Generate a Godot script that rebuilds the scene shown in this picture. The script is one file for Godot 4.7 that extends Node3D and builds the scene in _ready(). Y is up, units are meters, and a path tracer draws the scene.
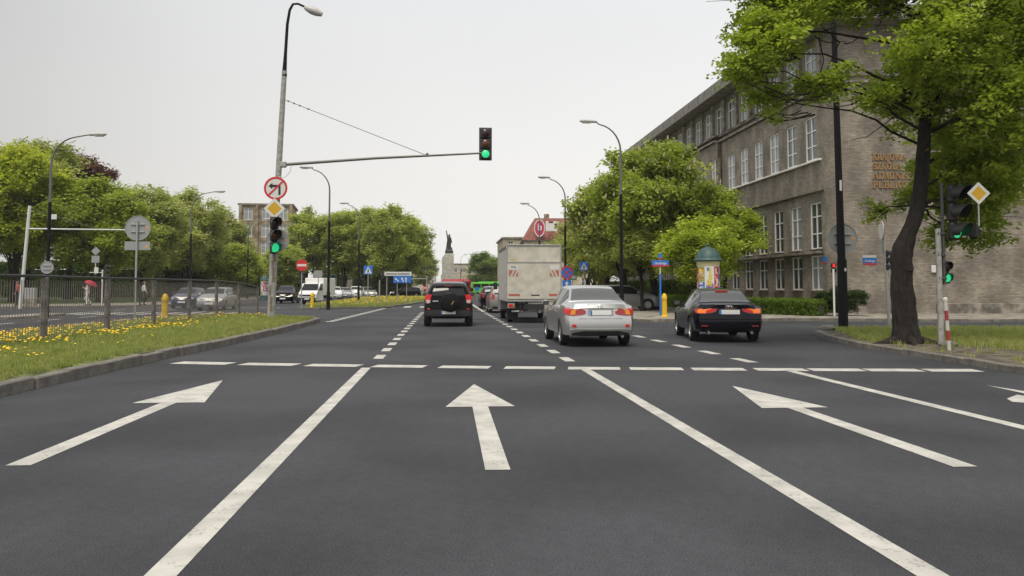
extends Node3D

# A boulevard junction under an overcast spring sky. x is right, y up; the street runs towards -z.
# Most places below are given as (x, forward distance); at() turns them into points.

class Build:
	var v := PackedVector3Array()
	var n := PackedVector3Array()
	var t := PackedVector2Array()
	var c := PackedColorArray()
	var i := PackedInt32Array()
	var tint := Color.WHITE

	func vert(p: Vector3, nn: Vector3, uv := Vector2.ZERO) -> int:
		v.append(p); n.append(nn); t.append(uv); c.append(tint)
		return v.size() - 1

	func tri(a: Vector3, b: Vector3, d: Vector3, ua := Vector2.ZERO, ub := Vector2.ZERO, ud := Vector2.ZERO) -> void:
		var nn := (b - a).cross(d - a).normalized()
		var k := vert(a, nn, ua)
		vert(b, nn, ub); vert(d, nn, ud)
		i.append_array([k, k + 2, k + 1])

	func quad(a: Vector3, b: Vector3, d: Vector3, e: Vector3, uv := Rect2(0, 0, 1, 1)) -> void:
		var nn := (d - a).cross(e - b).normalized()
		var p := uv.position
		var q := uv.end
		var k := vert(a, nn, Vector2(p.x, q.y))
		vert(b, nn, q); vert(d, nn, Vector2(q.x, p.y)); vert(e, nn, p)
		i.append_array([k, k + 2, k + 1, k, k + 3, k + 2])

	func box(m: Vector3, s: Vector3, bs := Basis.IDENTITY, bevel := 0.0) -> void:
		var h := s * 0.5
		if bevel <= 0.0:
			for ax in 3:
				for sg in [-1.0, 1.0]:
					var nrm := Vector3.ZERO; nrm[ax] = sg
					var u := Vector3.ZERO; u[(ax + 1) % 3] = 1.0
					var w := Vector3.ZERO; w[(ax + 2) % 3] = sg
					var q := []
					for k in [[-1, -1], [1, -1], [1, 1], [-1, 1]]:
						q.append(m + bs * ((nrm + u * k[0] + w * k[1]) * h))
					quad(q[0], q[1], q[2], q[3])
			return
		var b := minf(bevel, minf(h.x, minf(h.y, h.z)) * 0.9)
		var hi := h - Vector3.ONE * b
		for ax in 3:
			for sg in [-1.0, 1.0]:
				var q := []
				for k in [[-1, -1], [1, -1], [1, 1], [-1, 1]]:
					var p := Vector3.ZERO
					p[ax] = sg * h[ax]; p[(ax + 1) % 3] = k[0] * hi[(ax + 1) % 3]; p[(ax + 2) % 3] = k[1] * sg * hi[(ax + 2) % 3]
					q.append(m + bs * p)
				quad(q[0], q[1], q[2], q[3])
			var a1 := (ax + 1) % 3
			var a2 := (ax + 2) % 3
			for s1 in [-1.0, 1.0]:
				for s2 in [-1.0, 1.0]:
					var q := []
					for k in [[-1, 0], [1, 0], [1, 1], [-1, 1]]:
						var p := Vector3.ZERO
						p[ax] = k[0] * hi[ax]
						p[a1] = s1 * (h[a1] if k[1] == 0 else hi[a1])
						p[a2] = s2 * (hi[a2] if k[1] == 0 else h[a2])
						q.append(m + bs * p)
					if s1 * s2 > 0: quad(q[0], q[1], q[2], q[3])
					else: quad(q[3], q[2], q[1], q[0])
		for sx in [-1.0, 1.0]:
			for sy in [-1.0, 1.0]:
				for sz in [-1.0, 1.0]:
					var p1 := m + bs * Vector3(sx * h.x, sy * hi.y, sz * hi.z)
					var p2 := m + bs * Vector3(sx * hi.x, sy * h.y, sz * hi.z)
					var p3 := m + bs * Vector3(sx * hi.x, sy * hi.y, sz * h.z)
					if sx * sy * sz > 0: tri(p1, p2, p3)
					else: tri(p1, p3, p2)

	# a mesh of shared points: corner normals are averaged over faces that meet at less than the crease angle
	static func shade(V: PackedVector3Array, F: Array, crease: float) -> Array:
		var fn := PackedVector3Array()
		var around := []
		around.resize(V.size())
		for k in F.size():
			var f: PackedInt32Array = F[k]
			var nn := (V[f[1]] - V[f[0]]).cross(V[f[2]] - V[f[0]])
			if f.size() > 3: nn = (V[f[2]] - V[f[0]]).cross(V[f[3]] - V[f[1]])
			fn.append(nn)
			for q in f:
				if around[q] == null: around[q] = PackedInt32Array()
				around[q].append(k)
		var lim := cos(deg_to_rad(crease))
		var out := []
		for k in F.size():
			var f: PackedInt32Array = F[k]
			var mine := fn[k].normalized()
			var ns := PackedVector3Array()
			for q in f:
				var sum := Vector3.ZERO
				for o in around[q]:
					if fn[o].normalized().dot(mine) > lim: sum += fn[o]
				ns.append(sum.normalized() if sum.length_squared() > 1e-20 else mine)
			out.append(ns)
		return out

	func face(V: PackedVector3Array, f: PackedInt32Array, ns: PackedVector3Array, uv := PackedVector2Array()) -> void:
		var k := v.size()
		for q in f.size():
			vert(V[f[q]], ns[q], uv[f[q]] if uv.size() else Vector2.ZERO)
		i.append_array([k, k + 2, k + 1])
		if f.size() > 3: i.append_array([k, k + 3, k + 2])

	func add(V: PackedVector3Array, F: Array, crease := 40.0, uv := PackedVector2Array(), closed := true) -> void:
		if closed:
			var m := Vector3.ZERO
			for p in V: m += p
			m /= maxi(1, V.size())
			var vol := 0.0
			for f in F:
				for k in range(1, f.size() - 1):
					vol += (V[f[0]] - m).dot((V[f[k]] - m).cross(V[f[k + 1]] - m))
			if vol < 0:
				for f in F: f.reverse()
		var N := shade(V, F, crease)
		for k in F.size(): face(V, F[k], N[k], uv)

	func grid(rows: Array, wrap := false, crease := 40.0, caps := false, uvs := Vector2.ZERO, closed := true) -> void:
		var V := PackedVector3Array()
		var U := PackedVector2Array()
		var F := []
		var m: int = rows[0].size()
		for r in rows.size():
			V.append_array(rows[r])
			if uvs != Vector2.ZERO:
				for k in m: U.append(Vector2(float(k) / m * uvs.x, float(r) / rows.size() * uvs.y))
		for r in rows.size() - 1:
			for k in (m if wrap else m - 1):
				var k2 := (k + 1) % m
				F.append(PackedInt32Array([r * m + k, r * m + k2, (r + 1) * m + k2, (r + 1) * m + k]))
		if caps:
			for e in [0, rows.size() - 1]:
				var mid := Vector3.ZERO
				for p in rows[e]: mid += p
				V.append(mid / m)
				if U.size(): U.append(Vector2.ZERO)
				for k in m:
					var k2 := (k + 1) % m
					if e == 0: F.append(PackedInt32Array([k2, k, V.size() - 1]))
					else: F.append(PackedInt32Array([e * m + k, e * m + k2, V.size() - 1]))
		add(V, F, crease, U, closed)

	func tube(pts: Array, radii: Array, seg := 8, caps := true, crease := 50.0, uvs := Vector2.ZERO) -> void:
		var rows := []
		var up := Vector3.UP if absf((pts[1] - pts[0]).normalized().y) < 0.9 else Vector3.RIGHT
		for k in pts.size():
			var d: Vector3 = (pts[mini(k + 1, pts.size() - 1)] - pts[maxi(k - 1, 0)]).normalized()
			var x := up.cross(d).normalized()
			var y := d.cross(x).normalized()
			up = y
			var ring := PackedVector3Array()
			var r: float = radii[k] if radii.size() > k else radii[-1]
			for q in seg:
				var a := TAU * q / seg
				ring.append(pts[k] + (x * cos(a) + y * sin(a)) * r)
			rows.append(ring)
		grid(rows, true, crease, caps, uvs)

	func rod(a: Vector3, b: Vector3, r0: float, r1 := -1.0, seg := 8) -> void:
		tube([a, b], [r0, r1 if r1 >= 0 else r0], seg)

	# a profile of (radius, height) turned about the y axis of xf
	func lathe(prof: Array, seg := 16, xf := Transform3D.IDENTITY, crease := 35.0, caps := true) -> void:
		var rows := []
		for p in prof:
			var ring := PackedVector3Array()
			for q in seg:
				var a := TAU * q / seg
				ring.append(xf * Vector3(cos(a) * p[0], p[1], sin(a) * p[0]))
			rows.append(ring)
		grid(rows, true, crease, caps)

	# a flat outline pushed out from z = z0 to z = z1 of xf
	func prism(poly: PackedVector2Array, z0: float, z1: float, xf := Transform3D.IDENTITY) -> void:
		if Geometry2D.is_polygon_clockwise(poly): poly.reverse()   # Geometry2D counts with y down
		var ar := 0.0
		for k in poly.size():
			ar += poly[k].cross(poly[(k + 1) % poly.size()])
		if ar < 0: poly.reverse()
		var ids := Geometry2D.triangulate_polygon(poly)
		var s := 0
		while s < ids.size():
			var a := poly[ids[s]]
			var b := poly[ids[s + 1]]
			var d := poly[ids[s + 2]]
			if (b - a).cross(d - a) < 0:
				var w := b; b = d; d = w
			tri(xf * Vector3(a.x, a.y, z1), xf * Vector3(b.x, b.y, z1), xf * Vector3(d.x, d.y, z1))
			tri(xf * Vector3(a.x, a.y, z0), xf * Vector3(d.x, d.y, z0), xf * Vector3(b.x, b.y, z0))
			s += 3
		for k in poly.size():
			var a := poly[k]
			var b := poly[(k + 1) % poly.size()]
			quad(xf * Vector3(a.x, a.y, z0), xf * Vector3(b.x, b.y, z0), xf * Vector3(b.x, b.y, z1), xf * Vector3(a.x, a.y, z1))

	func mesh() -> ArrayMesh:
		var a := []
		a.resize(Mesh.ARRAY_MAX)
		a[Mesh.ARRAY_VERTEX] = v; a[Mesh.ARRAY_NORMAL] = n; a[Mesh.ARRAY_TEX_UV] = t; a[Mesh.ARRAY_COLOR] = c; a[Mesh.ARRAY_INDEX] = i
		var m := ArrayMesh.new()
		m.add_surface_from_arrays(Mesh.PRIMITIVE_TRIANGLES, a)
		return m

var rng := RandomNumberGenerator.new()
var M := {}
var taken := {}

func at(x: float, z: float, y := 0.0) -> Vector3:
	return Vector3(x, y, -z)

func rnd(a: float, b: float) -> float:
	return rng.randf_range(a, b)

func numbered(called: String) -> String:
	taken[called] = taken.get(called, 0) + 1
	return called if taken[called] == 1 else "%s_%03d" % [called, taken[called] - 1]

func thing(called: String, label: String, category: String, where := Vector3.ZERO, turn := 0.0, group := "") -> Node3D:
	var o := Node3D.new()
	o.name = numbered(called)
	add_child(o, true)
	o.position = where
	o.rotation.y = turn
	tag(o, label, category, group)
	return o

func tag(o: Node, label: String, category: String, group := "") -> void:
	o.set_meta("label", label)
	o.set_meta("category", category)
	if group: o.set_meta("group", group)

func put(called: String, m: Mesh, mat: Material, parent: Node) -> MeshInstance3D:
	var o := MeshInstance3D.new()
	o.name = numbered(called) if parent == self else called
	o.mesh = m
	o.material_override = mat
	parent.add_child(o, true)
	if parent != self:                                   # repeats among brothers take a three-digit number
		var same := 0
		for s in parent.get_children():
			if s != o and (s.name == called or s.name.begins_with(called + "_") and s.name.trim_prefix(called + "_").is_valid_int()): same += 1
		if same: o.name = "%s_%03d" % [called, same]
	return o

func part(called: String, b: Build, mat: Material, parent: Node) -> MeshInstance3D:
	return put(called, b.mesh(), mat, parent)

func structure(called: String, b: Build, mat: Material) -> MeshInstance3D:
	var o := part(called, b, mat, self)
	o.set_meta("kind", "structure")
	return o

func copy(o: Node3D, called: String, label: String, where: Vector3, turn := 0.0) -> Node3D:
	var d: Node3D = o.duplicate()
	d.name = numbered(called)
	add_child(d, true)
	d.position = where
	d.rotation.y = turn
	d.set_meta("label", label)
	return d

func lin(r: float, g: float, b: float, a := 1.0) -> Color:
	return Color(r, g, b, a).linear_to_srgb()

func paint(r: float, g: float, b: float, rough := 0.6, metal := 0.0) -> StandardMaterial3D:
	var m := StandardMaterial3D.new()
	m.albedo_color = lin(r, g, b)
	m.roughness = rough
	m.metallic = metal
	return m

func noise(freq: float, seed_ := 1, octaves := 4) -> FastNoiseLite:
	var f := FastNoiseLite.new()
	f.noise_type = FastNoiseLite.TYPE_SIMPLEX_SMOOTH
	f.frequency = freq
	f.seed = seed_
	f.fractal_octaves = octaves
	return f

func bytes(freq: float, size: int, seed_: int, octaves := 4) -> PackedByteArray:
	var im := noise(freq, seed_, octaves).get_seamless_image(size, size)
	im.convert(Image.FORMAT_L8)
	return im.get_data()

func grey_tex(size: int, f: Callable) -> ImageTexture:       # f(k) -> 0..255 for pixel k
	var d := PackedByteArray()
	d.resize(size * size)
	for k in size * size: d[k] = clampi(int(f.call(k)), 0, 255)
	return ImageTexture.create_from_image(Image.create_from_data(size, size, false, Image.FORMAT_L8, d))

# a surface whose colour wanders between two linear colours, with fine grain, wider blotches and relief
func ground_mat(c0: Color, c1: Color, scale: float, rough: float, relief: float, seed_: int, blotch := 0.25, wide := 11.0, grain := 0.09, fine := 0.9, coarse := 0.5) -> StandardMaterial3D:
	var m := StandardMaterial3D.new()
	var size := 512
	var a := bytes(0.11, size, seed_, 3)
	var b := bytes(0.012, size, seed_ + 1, 4)
	var d := PackedByteArray()
	d.resize(size * size * 3)
	var s0 := c0.linear_to_srgb()
	var s1 := c1.linear_to_srgb()
	var rr := RandomNumberGenerator.new()
	rr.seed = seed_
	for k in size * size:
		var f := clampf(0.5 + (a[k] / 255.0 - 0.5) * fine + (b[k] / 255.0 - 0.5) * coarse + (rr.randf() - 0.5) * grain * 4.0, 0, 1)
		var col := s0.lerp(s1, f)
		d[k * 3] = int(col.r * 255); d[k * 3 + 1] = int(col.g * 255); d[k * 3 + 2] = int(col.b * 255)
	m.albedo_texture = ImageTexture.create_from_image(Image.create_from_data(size, size, false, Image.FORMAT_RGB8, d))
	m.uv1_triplanar = true
	m.uv1_world_triplanar = true
	m.uv1_scale = Vector3.ONE / scale
	m.roughness = rough
	if relief > 0.0:
		m.heightmap_enabled = true
		m.heightmap_texture = m.albedo_texture
		m.heightmap_scale = relief
	if blotch > 0.0:
		var w := bytes(0.02, 256, seed_ + 5, 5)
		m.detail_enabled = true
		m.detail_blend_mode = BaseMaterial3D.BLEND_MODE_MUL
		m.detail_albedo = grey_tex(256, func(k): return 255.0 * (1.0 - blotch * clampf((w[k] / 255.0 - 0.3) * 2.0, 0, 1)))
		m.detail_uv_layer = BaseMaterial3D.DETAIL_UV_2
		m.uv2_triplanar = true
		m.uv2_world_triplanar = true
		m.uv2_scale = Vector3.ONE / wide
	return m

# road paint with pits where the tarmac shows through, thickest in patches
func worn_paint() -> ImageTexture:
	var size := 512
	var a := bytes(0.09, size, 601, 3)
	var b := bytes(0.014, size, 603, 3)
	var d := PackedByteArray()
	d.resize(size * size * 3)
	var s0 := Color(0.43, 0.42, 0.38).linear_to_srgb()
	var s1 := Color(0.59, 0.58, 0.53).linear_to_srgb()
	var tar := Color(0.10, 0.10, 0.10).linear_to_srgb()
	var rr := RandomNumberGenerator.new()
	rr.seed = 605
	for k in size * size:
		var f := clampf(0.5 + (b[k] / 255.0 - 0.5) * 0.5 + (rr.randf() - 0.5) * 0.3, 0, 1)
		var col := s0.lerp(s1, f)
		var bare := (a[k] / 255.0 - 0.5) + (0.5 - b[k] / 255.0) * 0.55
		col = col.lerp(tar, smoothstep(0.28, 0.36, bare) * 0.4)
		d[k * 3] = int(col.r * 255); d[k * 3 + 1] = int(col.g * 255); d[k * 3 + 2] = int(col.b * 255)
	return ImageTexture.create_from_image(Image.create_from_data(size, size, false, Image.FORMAT_RGB8, d))

# brick courses: colour and relief, laid by world position
func brick_mat(c0: Color, c1: Color, mortar: Color, seed_: int, bw := 0.26, bh := 0.076) -> StandardMaterial3D:
	var nx := 16
	var ny := 32
	var size := 512
	var rr := RandomNumberGenerator.new()
	rr.seed = seed_
	var tone := PackedFloat32Array()
	for k in nx * ny: tone.append(rr.randf())
	var w := bytes(0.02, size, seed_, 4)
	var d := PackedByteArray()
	d.resize(size * size * 3)
	var hgt := PackedByteArray()
	hgt.resize(size * size)
	var s0 := c0.linear_to_srgb()
	var s1 := c1.linear_to_srgb()
	var sm := mortar.linear_to_srgb()
	for y in size:
		var row := y * ny / size
		var fy := fmod(float(y) * ny / size, 1.0)
		for x in size:
			var fx := float(x) * nx / size + (0.5 if row % 2 else 0.0)
			var q := int(fx) % nx
			fx = fmod(fx, 1.0)
			var k := y * size + x
			var joint := fy < 0.14 or fx < 0.045
			var f := clampf(tone[row * nx + q] * 0.75 + (w[k] / 255.0 - 0.5) * 1.0 + 0.1 + (rr.randf() - 0.5) * 0.2, 0, 1)
			var col := sm if joint else s0.lerp(s1, f)
			d[k * 3] = int(col.r * 255); d[k * 3 + 1] = int(col.g * 255); d[k * 3 + 2] = int(col.b * 255)
			hgt[k] = 40 if joint else 200 + int(tone[row * nx + q] * 50)
	var m := StandardMaterial3D.new()
	m.albedo_texture = ImageTexture.create_from_image(Image.create_from_data(size, size, false, Image.FORMAT_RGB8, d))
	m.heightmap_enabled = true
	m.heightmap_texture = ImageTexture.create_from_image(Image.create_from_data(size, size, false, Image.FORMAT_L8, hgt))
	m.heightmap_scale = 1.2
	m.uv1_triplanar = true
	m.uv1_world_triplanar = true
	m.uv1_triplanar_sharpness = 8.0
	m.uv1_scale = Vector3(1.0 / (nx * bw), 1.0 / (ny * bh), 1.0 / (nx * bw))
	m.roughness = 0.9
	var wide := bytes(0.015, 256, seed_ + 9, 5)
	m.detail_enabled = true
	m.detail_blend_mode = BaseMaterial3D.BLEND_MODE_MUL
	m.detail_albedo = grey_tex(256, func(k): return 255.0 * (1.0 - 0.2 * clampf((wide[k] / 255.0 - 0.25) * 2.0, 0, 1)))
	m.detail_uv_layer = BaseMaterial3D.DETAIL_UV_2
	m.uv2_triplanar = true
	m.uv2_world_triplanar = true
	m.uv2_scale = Vector3(1 / 6.0, 1 / 9.0, 1 / 6.0)
	return m

func leaf_mat(r: float, g: float, b: float) -> StandardMaterial3D:
	var m := paint(r, g, b, 0.55)
	m.vertex_color_use_as_albedo = true
	m.backlight_enabled = true
	m.backlight = Color(0.95, 1.0, 0.7)
	m.metallic_specular = 0.35
	m.cull_mode = BaseMaterial3D.CULL_DISABLED
	return m

func glow(r: float, g: float, b: float, e: float) -> StandardMaterial3D:
	var m := paint(r * 0.5, g * 0.5, b * 0.5, 0.3)
	m.emission_enabled = true
	m.emission = lin(r, g, b)
	m.emission_energy_multiplier = e
	return m

func make_materials() -> void:
	M.asphalt = ground_mat(Color(0.035, 0.037, 0.042), Color(0.095, 0.098, 0.107), 0.9, 0.9, 0.4, 11, 0.16, 23.0, 0.13, 1.1, 0.2)
	M.asphalt.metallic_specular = 0.3
	M.marking = ground_mat(Color(0.42, 0.405, 0.35), Color(0.55, 0.535, 0.47), 0.5, 0.8, 0.2, 21, 0.10, 3.1, 0.08)
	M.marking.albedo_texture = worn_paint()
	M.marking.uv1_scale = Vector3.ONE / 1.9
	M.marking.heightmap_enabled = false
	M.kerb = ground_mat(Color(0.13, 0.118, 0.10), Color(0.27, 0.25, 0.215), 0.6, 0.9, 0.6, 31, 0.2, 2.3)
	M.pave = ground_mat(Color(0.26, 0.23, 0.19), Color(0.40, 0.37, 0.31), 1.1, 0.9, 0.3, 41, 0.3, 5.0)
	M.soil = ground_mat(Color(0.10, 0.082, 0.060), Color(0.25, 0.21, 0.16), 1.7, 0.95, 6.0, 51, 0.35, 3.0, 0.1, 1.4, 1.0)
	M.turf = ground_mat(Color(0.12, 0.15, 0.04), Color(0.23, 0.26, 0.085), 1.4, 0.95, 3.0, 61, 0.4, 4.0)
	M.park = ground_mat(Color(0.06, 0.09, 0.02), Color(0.14, 0.19, 0.05), 2.2, 0.95, 3.0, 71, 0.4, 9.0)
	M.brick = brick_mat(Color(0.245, 0.212, 0.170), Color(0.395, 0.345, 0.280), Color(0.20, 0.175, 0.145), 81)
	M.stone = ground_mat(Color(0.25, 0.22, 0.18), Color(0.36, 0.32, 0.27), 1.5, 0.9, 0.3, 91, 0.35, 4.0)
	M.sandstone = ground_mat(Color(0.24, 0.185, 0.125), Color(0.44, 0.36, 0.25), 5.0, 0.9, 0.2, 101, 0.3, 9.0, 0.03, 0.35, 0.7)
	M.plaster = ground_mat(Color(0.42, 0.37, 0.27), Color(0.55, 0.50, 0.38), 3.0, 0.9, 0.1, 111, 0.25, 7.0)
	M.pale = ground_mat(Color(0.50, 0.46, 0.38), Color(0.62, 0.58, 0.48), 3.0, 0.9, 0.1, 113, 0.2, 7.0)
	M.granite = ground_mat(Color(0.38, 0.37, 0.32), Color(0.46, 0.45, 0.39), 4.0, 0.8, 0.0, 117, 0.15, 6.0, 0.02, 0.4, 0.4)
	M.roof_red = ground_mat(Color(0.22, 0.07, 0.05), Color(0.33, 0.13, 0.10), 1.5, 0.8, 0.5, 121, 0.3, 5.0)
	M.bark = ground_mat(Color(0.010, 0.008, 0.007), Color(0.060, 0.047, 0.038), 0.5, 0.95, 5.0, 131, 0.3, 1.3, 0.09, 1.6, 0.5)
	M.bark.uv1_scale = Vector3(2.6, 0.7, 2.6)
	M.fascia = ground_mat(Color(0.22, 0.205, 0.185), Color(0.30, 0.285, 0.26), 1.5, 0.8, 0.1, 141, 0.2, 4.0)
	M.white_frame = paint(0.80, 0.80, 0.77, 0.45)
	M.window = paint(0.045, 0.052, 0.06, 0.06)
	M.window.metallic_specular = 1.0
	M.curtain = paint(0.26, 0.28, 0.30, 0.1)
	M.black_pole = paint(0.010, 0.010, 0.012, 0.6); M.black_pole.metallic_specular = 0.25
	M.grey_pole = ground_mat(Color(0.30, 0.29, 0.27), Color(0.44, 0.43, 0.40), 0.7, 0.6, 0.1, 151, 0.2, 1.1)
	M.rust = ground_mat(Color(0.16, 0.085, 0.05), Color(0.36, 0.32, 0.27), 0.4, 0.85, 0.3, 153, 0.3, 0.7)
	M.galv = paint(0.36, 0.36, 0.35, 0.45, 0.4)
	M.pole_white = paint(0.6, 0.6, 0.57, 0.5)
	M.fence = ground_mat(Color(0.13, 0.115, 0.105), Color(0.26, 0.24, 0.22), 0.5, 0.7, 0.1, 161, 0.3, 1.0)
	M.rail = paint(0.022, 0.022, 0.025, 0.5)
	M.lamp_head = paint(0.45, 0.45, 0.42, 0.4)
	M.lamp_glass = paint(0.6, 0.58, 0.5, 0.2)
	M.sign_white = paint(0.62, 0.62, 0.59, 0.5)
	M.sign_red = paint(0.55, 0.025, 0.03, 0.4)
	M.sign_blue = paint(0.02, 0.16, 0.56, 0.4)
	M.sign_yellow = paint(0.58, 0.33, 0.01, 0.5)
	M.sign_black = paint(0.015, 0.015, 0.017, 0.5)
	M.sign_back = paint(0.30, 0.31, 0.31, 0.55, 0.2)
	M.sign_green = paint(0.03, 0.25, 0.14, 0.4)
	M.sign_orange = paint(0.8, 0.3, 0.02, 0.4)
	M.signal = paint(0.016, 0.018, 0.018, 0.5)
	M.signal_grey = paint(0.05, 0.053, 0.053, 0.55)
	M.lens_green = glow(0.03, 0.62, 0.25, 0.5)
	M.lens_off_red = paint(0.03, 0.008, 0.008, 0.15)
	M.lens_off_amber = paint(0.09, 0.03, 0.012, 0.15)
	M.lens_off_green = paint(0.008, 0.03, 0.02, 0.15)
	M.lens_red = glow(0.9, 0.03, 0.04, 0.6)
	M.bollard = paint(0.72, 0.45, 0.01, 0.45)
	M.dome = ground_mat(Color(0.035, 0.085, 0.085), Color(0.06, 0.13, 0.125), 1.0, 0.55, 0.1, 171, 0.2, 2.0)
	M.gold = paint(0.30, 0.175, 0.065, 0.6)
	# vehicles
	M.silver = paint(0.55, 0.55, 0.545, 0.27, 0.75); M.silver.clearcoat_enabled = true; M.silver.clearcoat = 0.6
	M.navy = paint(0.004, 0.0045, 0.010, 0.12); M.navy.metallic_specular = 0.38
	M.black_paint = paint(0.005, 0.005, 0.0055, 0.15); M.black_paint.metallic_specular = 0.27
	M.grey_paint = paint(0.26, 0.26, 0.26, 0.35, 0.3); M.grey_paint.clearcoat_enabled = true
	M.warm_grey = paint(0.22, 0.205, 0.185, 0.35, 0.4); M.warm_grey.clearcoat_enabled = true
	M.blue_paint = paint(0.03, 0.035, 0.10, 0.3, 0.3); M.blue_paint.clearcoat_enabled = true
	M.red_paint = paint(0.30, 0.02, 0.025, 0.4)
	M.white_paint = paint(0.72, 0.72, 0.70, 0.4)
	M.green_paint = paint(0.10, 0.48, 0.04, 0.4)
	M.dark_red = paint(0.12, 0.015, 0.02, 0.3, 0.2)
	M.car_glass = paint(0.012, 0.014, 0.015, 0.05); M.car_glass.metallic_specular = 0.45
	M.car_glass_pale = paint(0.07, 0.074, 0.07, 0.06); M.car_glass_pale.metallic_specular = 0.6
	M.plastic = paint(0.018, 0.018, 0.019, 0.7)
	M.rubber = paint(0.016, 0.016, 0.016, 0.85)
	M.alloy = paint(0.42, 0.42, 0.42, 0.35, 0.7)
	M.chrome = paint(0.6, 0.6, 0.6, 0.15, 0.9)
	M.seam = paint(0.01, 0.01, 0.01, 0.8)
	M.tail = paint(0.32, 0.008, 0.01, 0.12); M.tail.clearcoat_enabled = true
	M.tail_lit = glow(0.7, 0.012, 0.015, 0.16)
	M.tail_amber = glow(1.0, 0.22, 0.012, 0.30)
	M.amber_lens = paint(0.72, 0.24, 0.015, 0.15)
	M.tail_red = paint(0.55, 0.015, 0.015, 0.12)
	M.tail_clear = paint(0.55, 0.42, 0.40, 0.15)
	M.head_lit = glow(1.0, 0.93, 0.8, 0.45)
	M.head_clear = paint(0.5, 0.52, 0.53, 0.12, 0.3)
	M.plate = paint(0.75, 0.75, 0.72, 0.4)
	M.truck_box = ground_mat(Color(0.56, 0.53, 0.44), Color(0.61, 0.58, 0.49), 2.0, 0.5, 0.0, 181, 0.09, 2.7, 0.02)
	M.truck_side = ground_mat(Color(0.54, 0.52, 0.47), Color(0.60, 0.58, 0.53), 2.0, 0.5, 0.0, 183, 0.08, 2.7, 0.02)
	M.bronze = paint(0.022, 0.024, 0.022, 0.5, 0.4)
	M.skin = paint(0.42, 0.24, 0.17, 0.55)
	M.hair = paint(0.04, 0.025, 0.015, 0.6)
	M.cloth_white = paint(0.68, 0.66, 0.64, 0.85)
	M.cloth_dark = paint(0.03, 0.032, 0.04, 0.9)
	M.cloth_red = paint(0.45, 0.10, 0.08, 0.85)
	M.umbrella = paint(0.45, 0.015, 0.06, 0.6); M.umbrella.backlight_enabled = true; M.umbrella.backlight = Color(0.6, 0.1, 0.15)
	M.tar = paint(0.022, 0.022, 0.023, 0.7)
	M.petal = paint(1, 1, 1, 0.6); M.petal.vertex_color_use_as_albedo = true; M.petal.cull_mode = BaseMaterial3D.CULL_DISABLED
	M.blade = leaf_mat(1, 1, 1)
	M.leaf = leaf_mat(1, 1, 1)
	M.crimson = paint(0.42, 0.03, 0.09, 0.4)
	M.lamp_arm = paint(0.14, 0.14, 0.135, 0.5, 0.3)
	M.galv_dark = paint(0.16, 0.155, 0.14, 0.5, 0.3)
	M.bollard_dark = paint(0.45, 0.27, 0.01, 0.5)
	M.band = paint(0.50, 0.46, 0.22, 0.5)
	M.hedge_core = paint(0.03, 0.045, 0.012, 0.95)
	M.seam_silver = paint(0.33, 0.33, 0.32, 0.4, 0.4)
	M.black_satin = paint(0.009, 0.009, 0.0095, 0.35); M.black_satin.metallic_specular = 0.3
	M.gold_bright = paint(0.6, 0.42, 0.12, 0.4, 0.3)
	M.sign_red_worn = paint(0.42, 0.12, 0.09, 0.5)
	M.amber_off = paint(0.4, 0.13, 0.03, 0.3)
	M.band_red = paint(0.30, 0.03, 0.04, 0.6)
	M.band_white = paint(0.48, 0.47, 0.43, 0.6)

# --- shared bits -------------------------------------------------------------------------------------------------

var FLAT := Transform3D(Basis(Vector3(1, 0, 0), Vector3(0, 0, -1), Vector3(0, 1, 0)), Vector3.ZERO)   # outlines of (x, forward), pushed up

func poly(a: Array) -> PackedVector2Array:
	var p := PackedVector2Array()
	for k in range(0, a.size(), 2): p.append(Vector2(a[k], a[k + 1]))
	return p

func slab(outline: Array, y0: float, y1: float) -> Build:
	var b := Build.new()
	b.prism(poly(outline), y0, y1, FLAT)
	return b

func sheet(outline: Array, y: float) -> Build:               # one flat face looking up
	var b := Build.new()
	var p := poly(outline)
	var ids := Geometry2D.triangulate_polygon(p)
	for s in range(0, ids.size(), 3):
		var q := [p[ids[s]], p[ids[s + 1]], p[ids[s + 2]]]
		if (q[1] - q[0]).cross(q[2] - q[0]) < 0: q.reverse()
		b.tri(at(q[0].x, q[0].y, y), at(q[1].x, q[1].y, y), at(q[2].x, q[2].y, y))
	return b

func strip(a: Vector2, b: Vector2, w: float, y := 0.004) -> Build:
	var d := (b - a).normalized().orthogonal() * w * 0.5
	return sheet([a.x + d.x, a.y + d.y, b.x + d.x, b.y + d.y, b.x - d.x, b.y - d.y, a.x - d.x, a.y - d.y], y)

func key(keys: Array, z: float) -> float:                    # smooth curve through (z, value) pairs
	if z <= keys[0][0]: return keys[0][1]
	for k in keys.size() - 1:
		if z <= keys[k + 1][0]:
			var f: float = (z - keys[k][0]) / (keys[k + 1][0] - keys[k][0])
			var p0: float = keys[maxi(k - 1, 0)][1]
			var p3: float = keys[mini(k + 2, keys.size() - 1)][1]
			var lo := minf(keys[k][1], keys[k + 1][1])
			var hi := maxf(keys[k][1], keys[k + 1][1])
			return clampf(cubic_interpolate(keys[k][1], keys[k + 1][1], p0, p3, f), lo, hi)
	return keys[-1][1]

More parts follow.
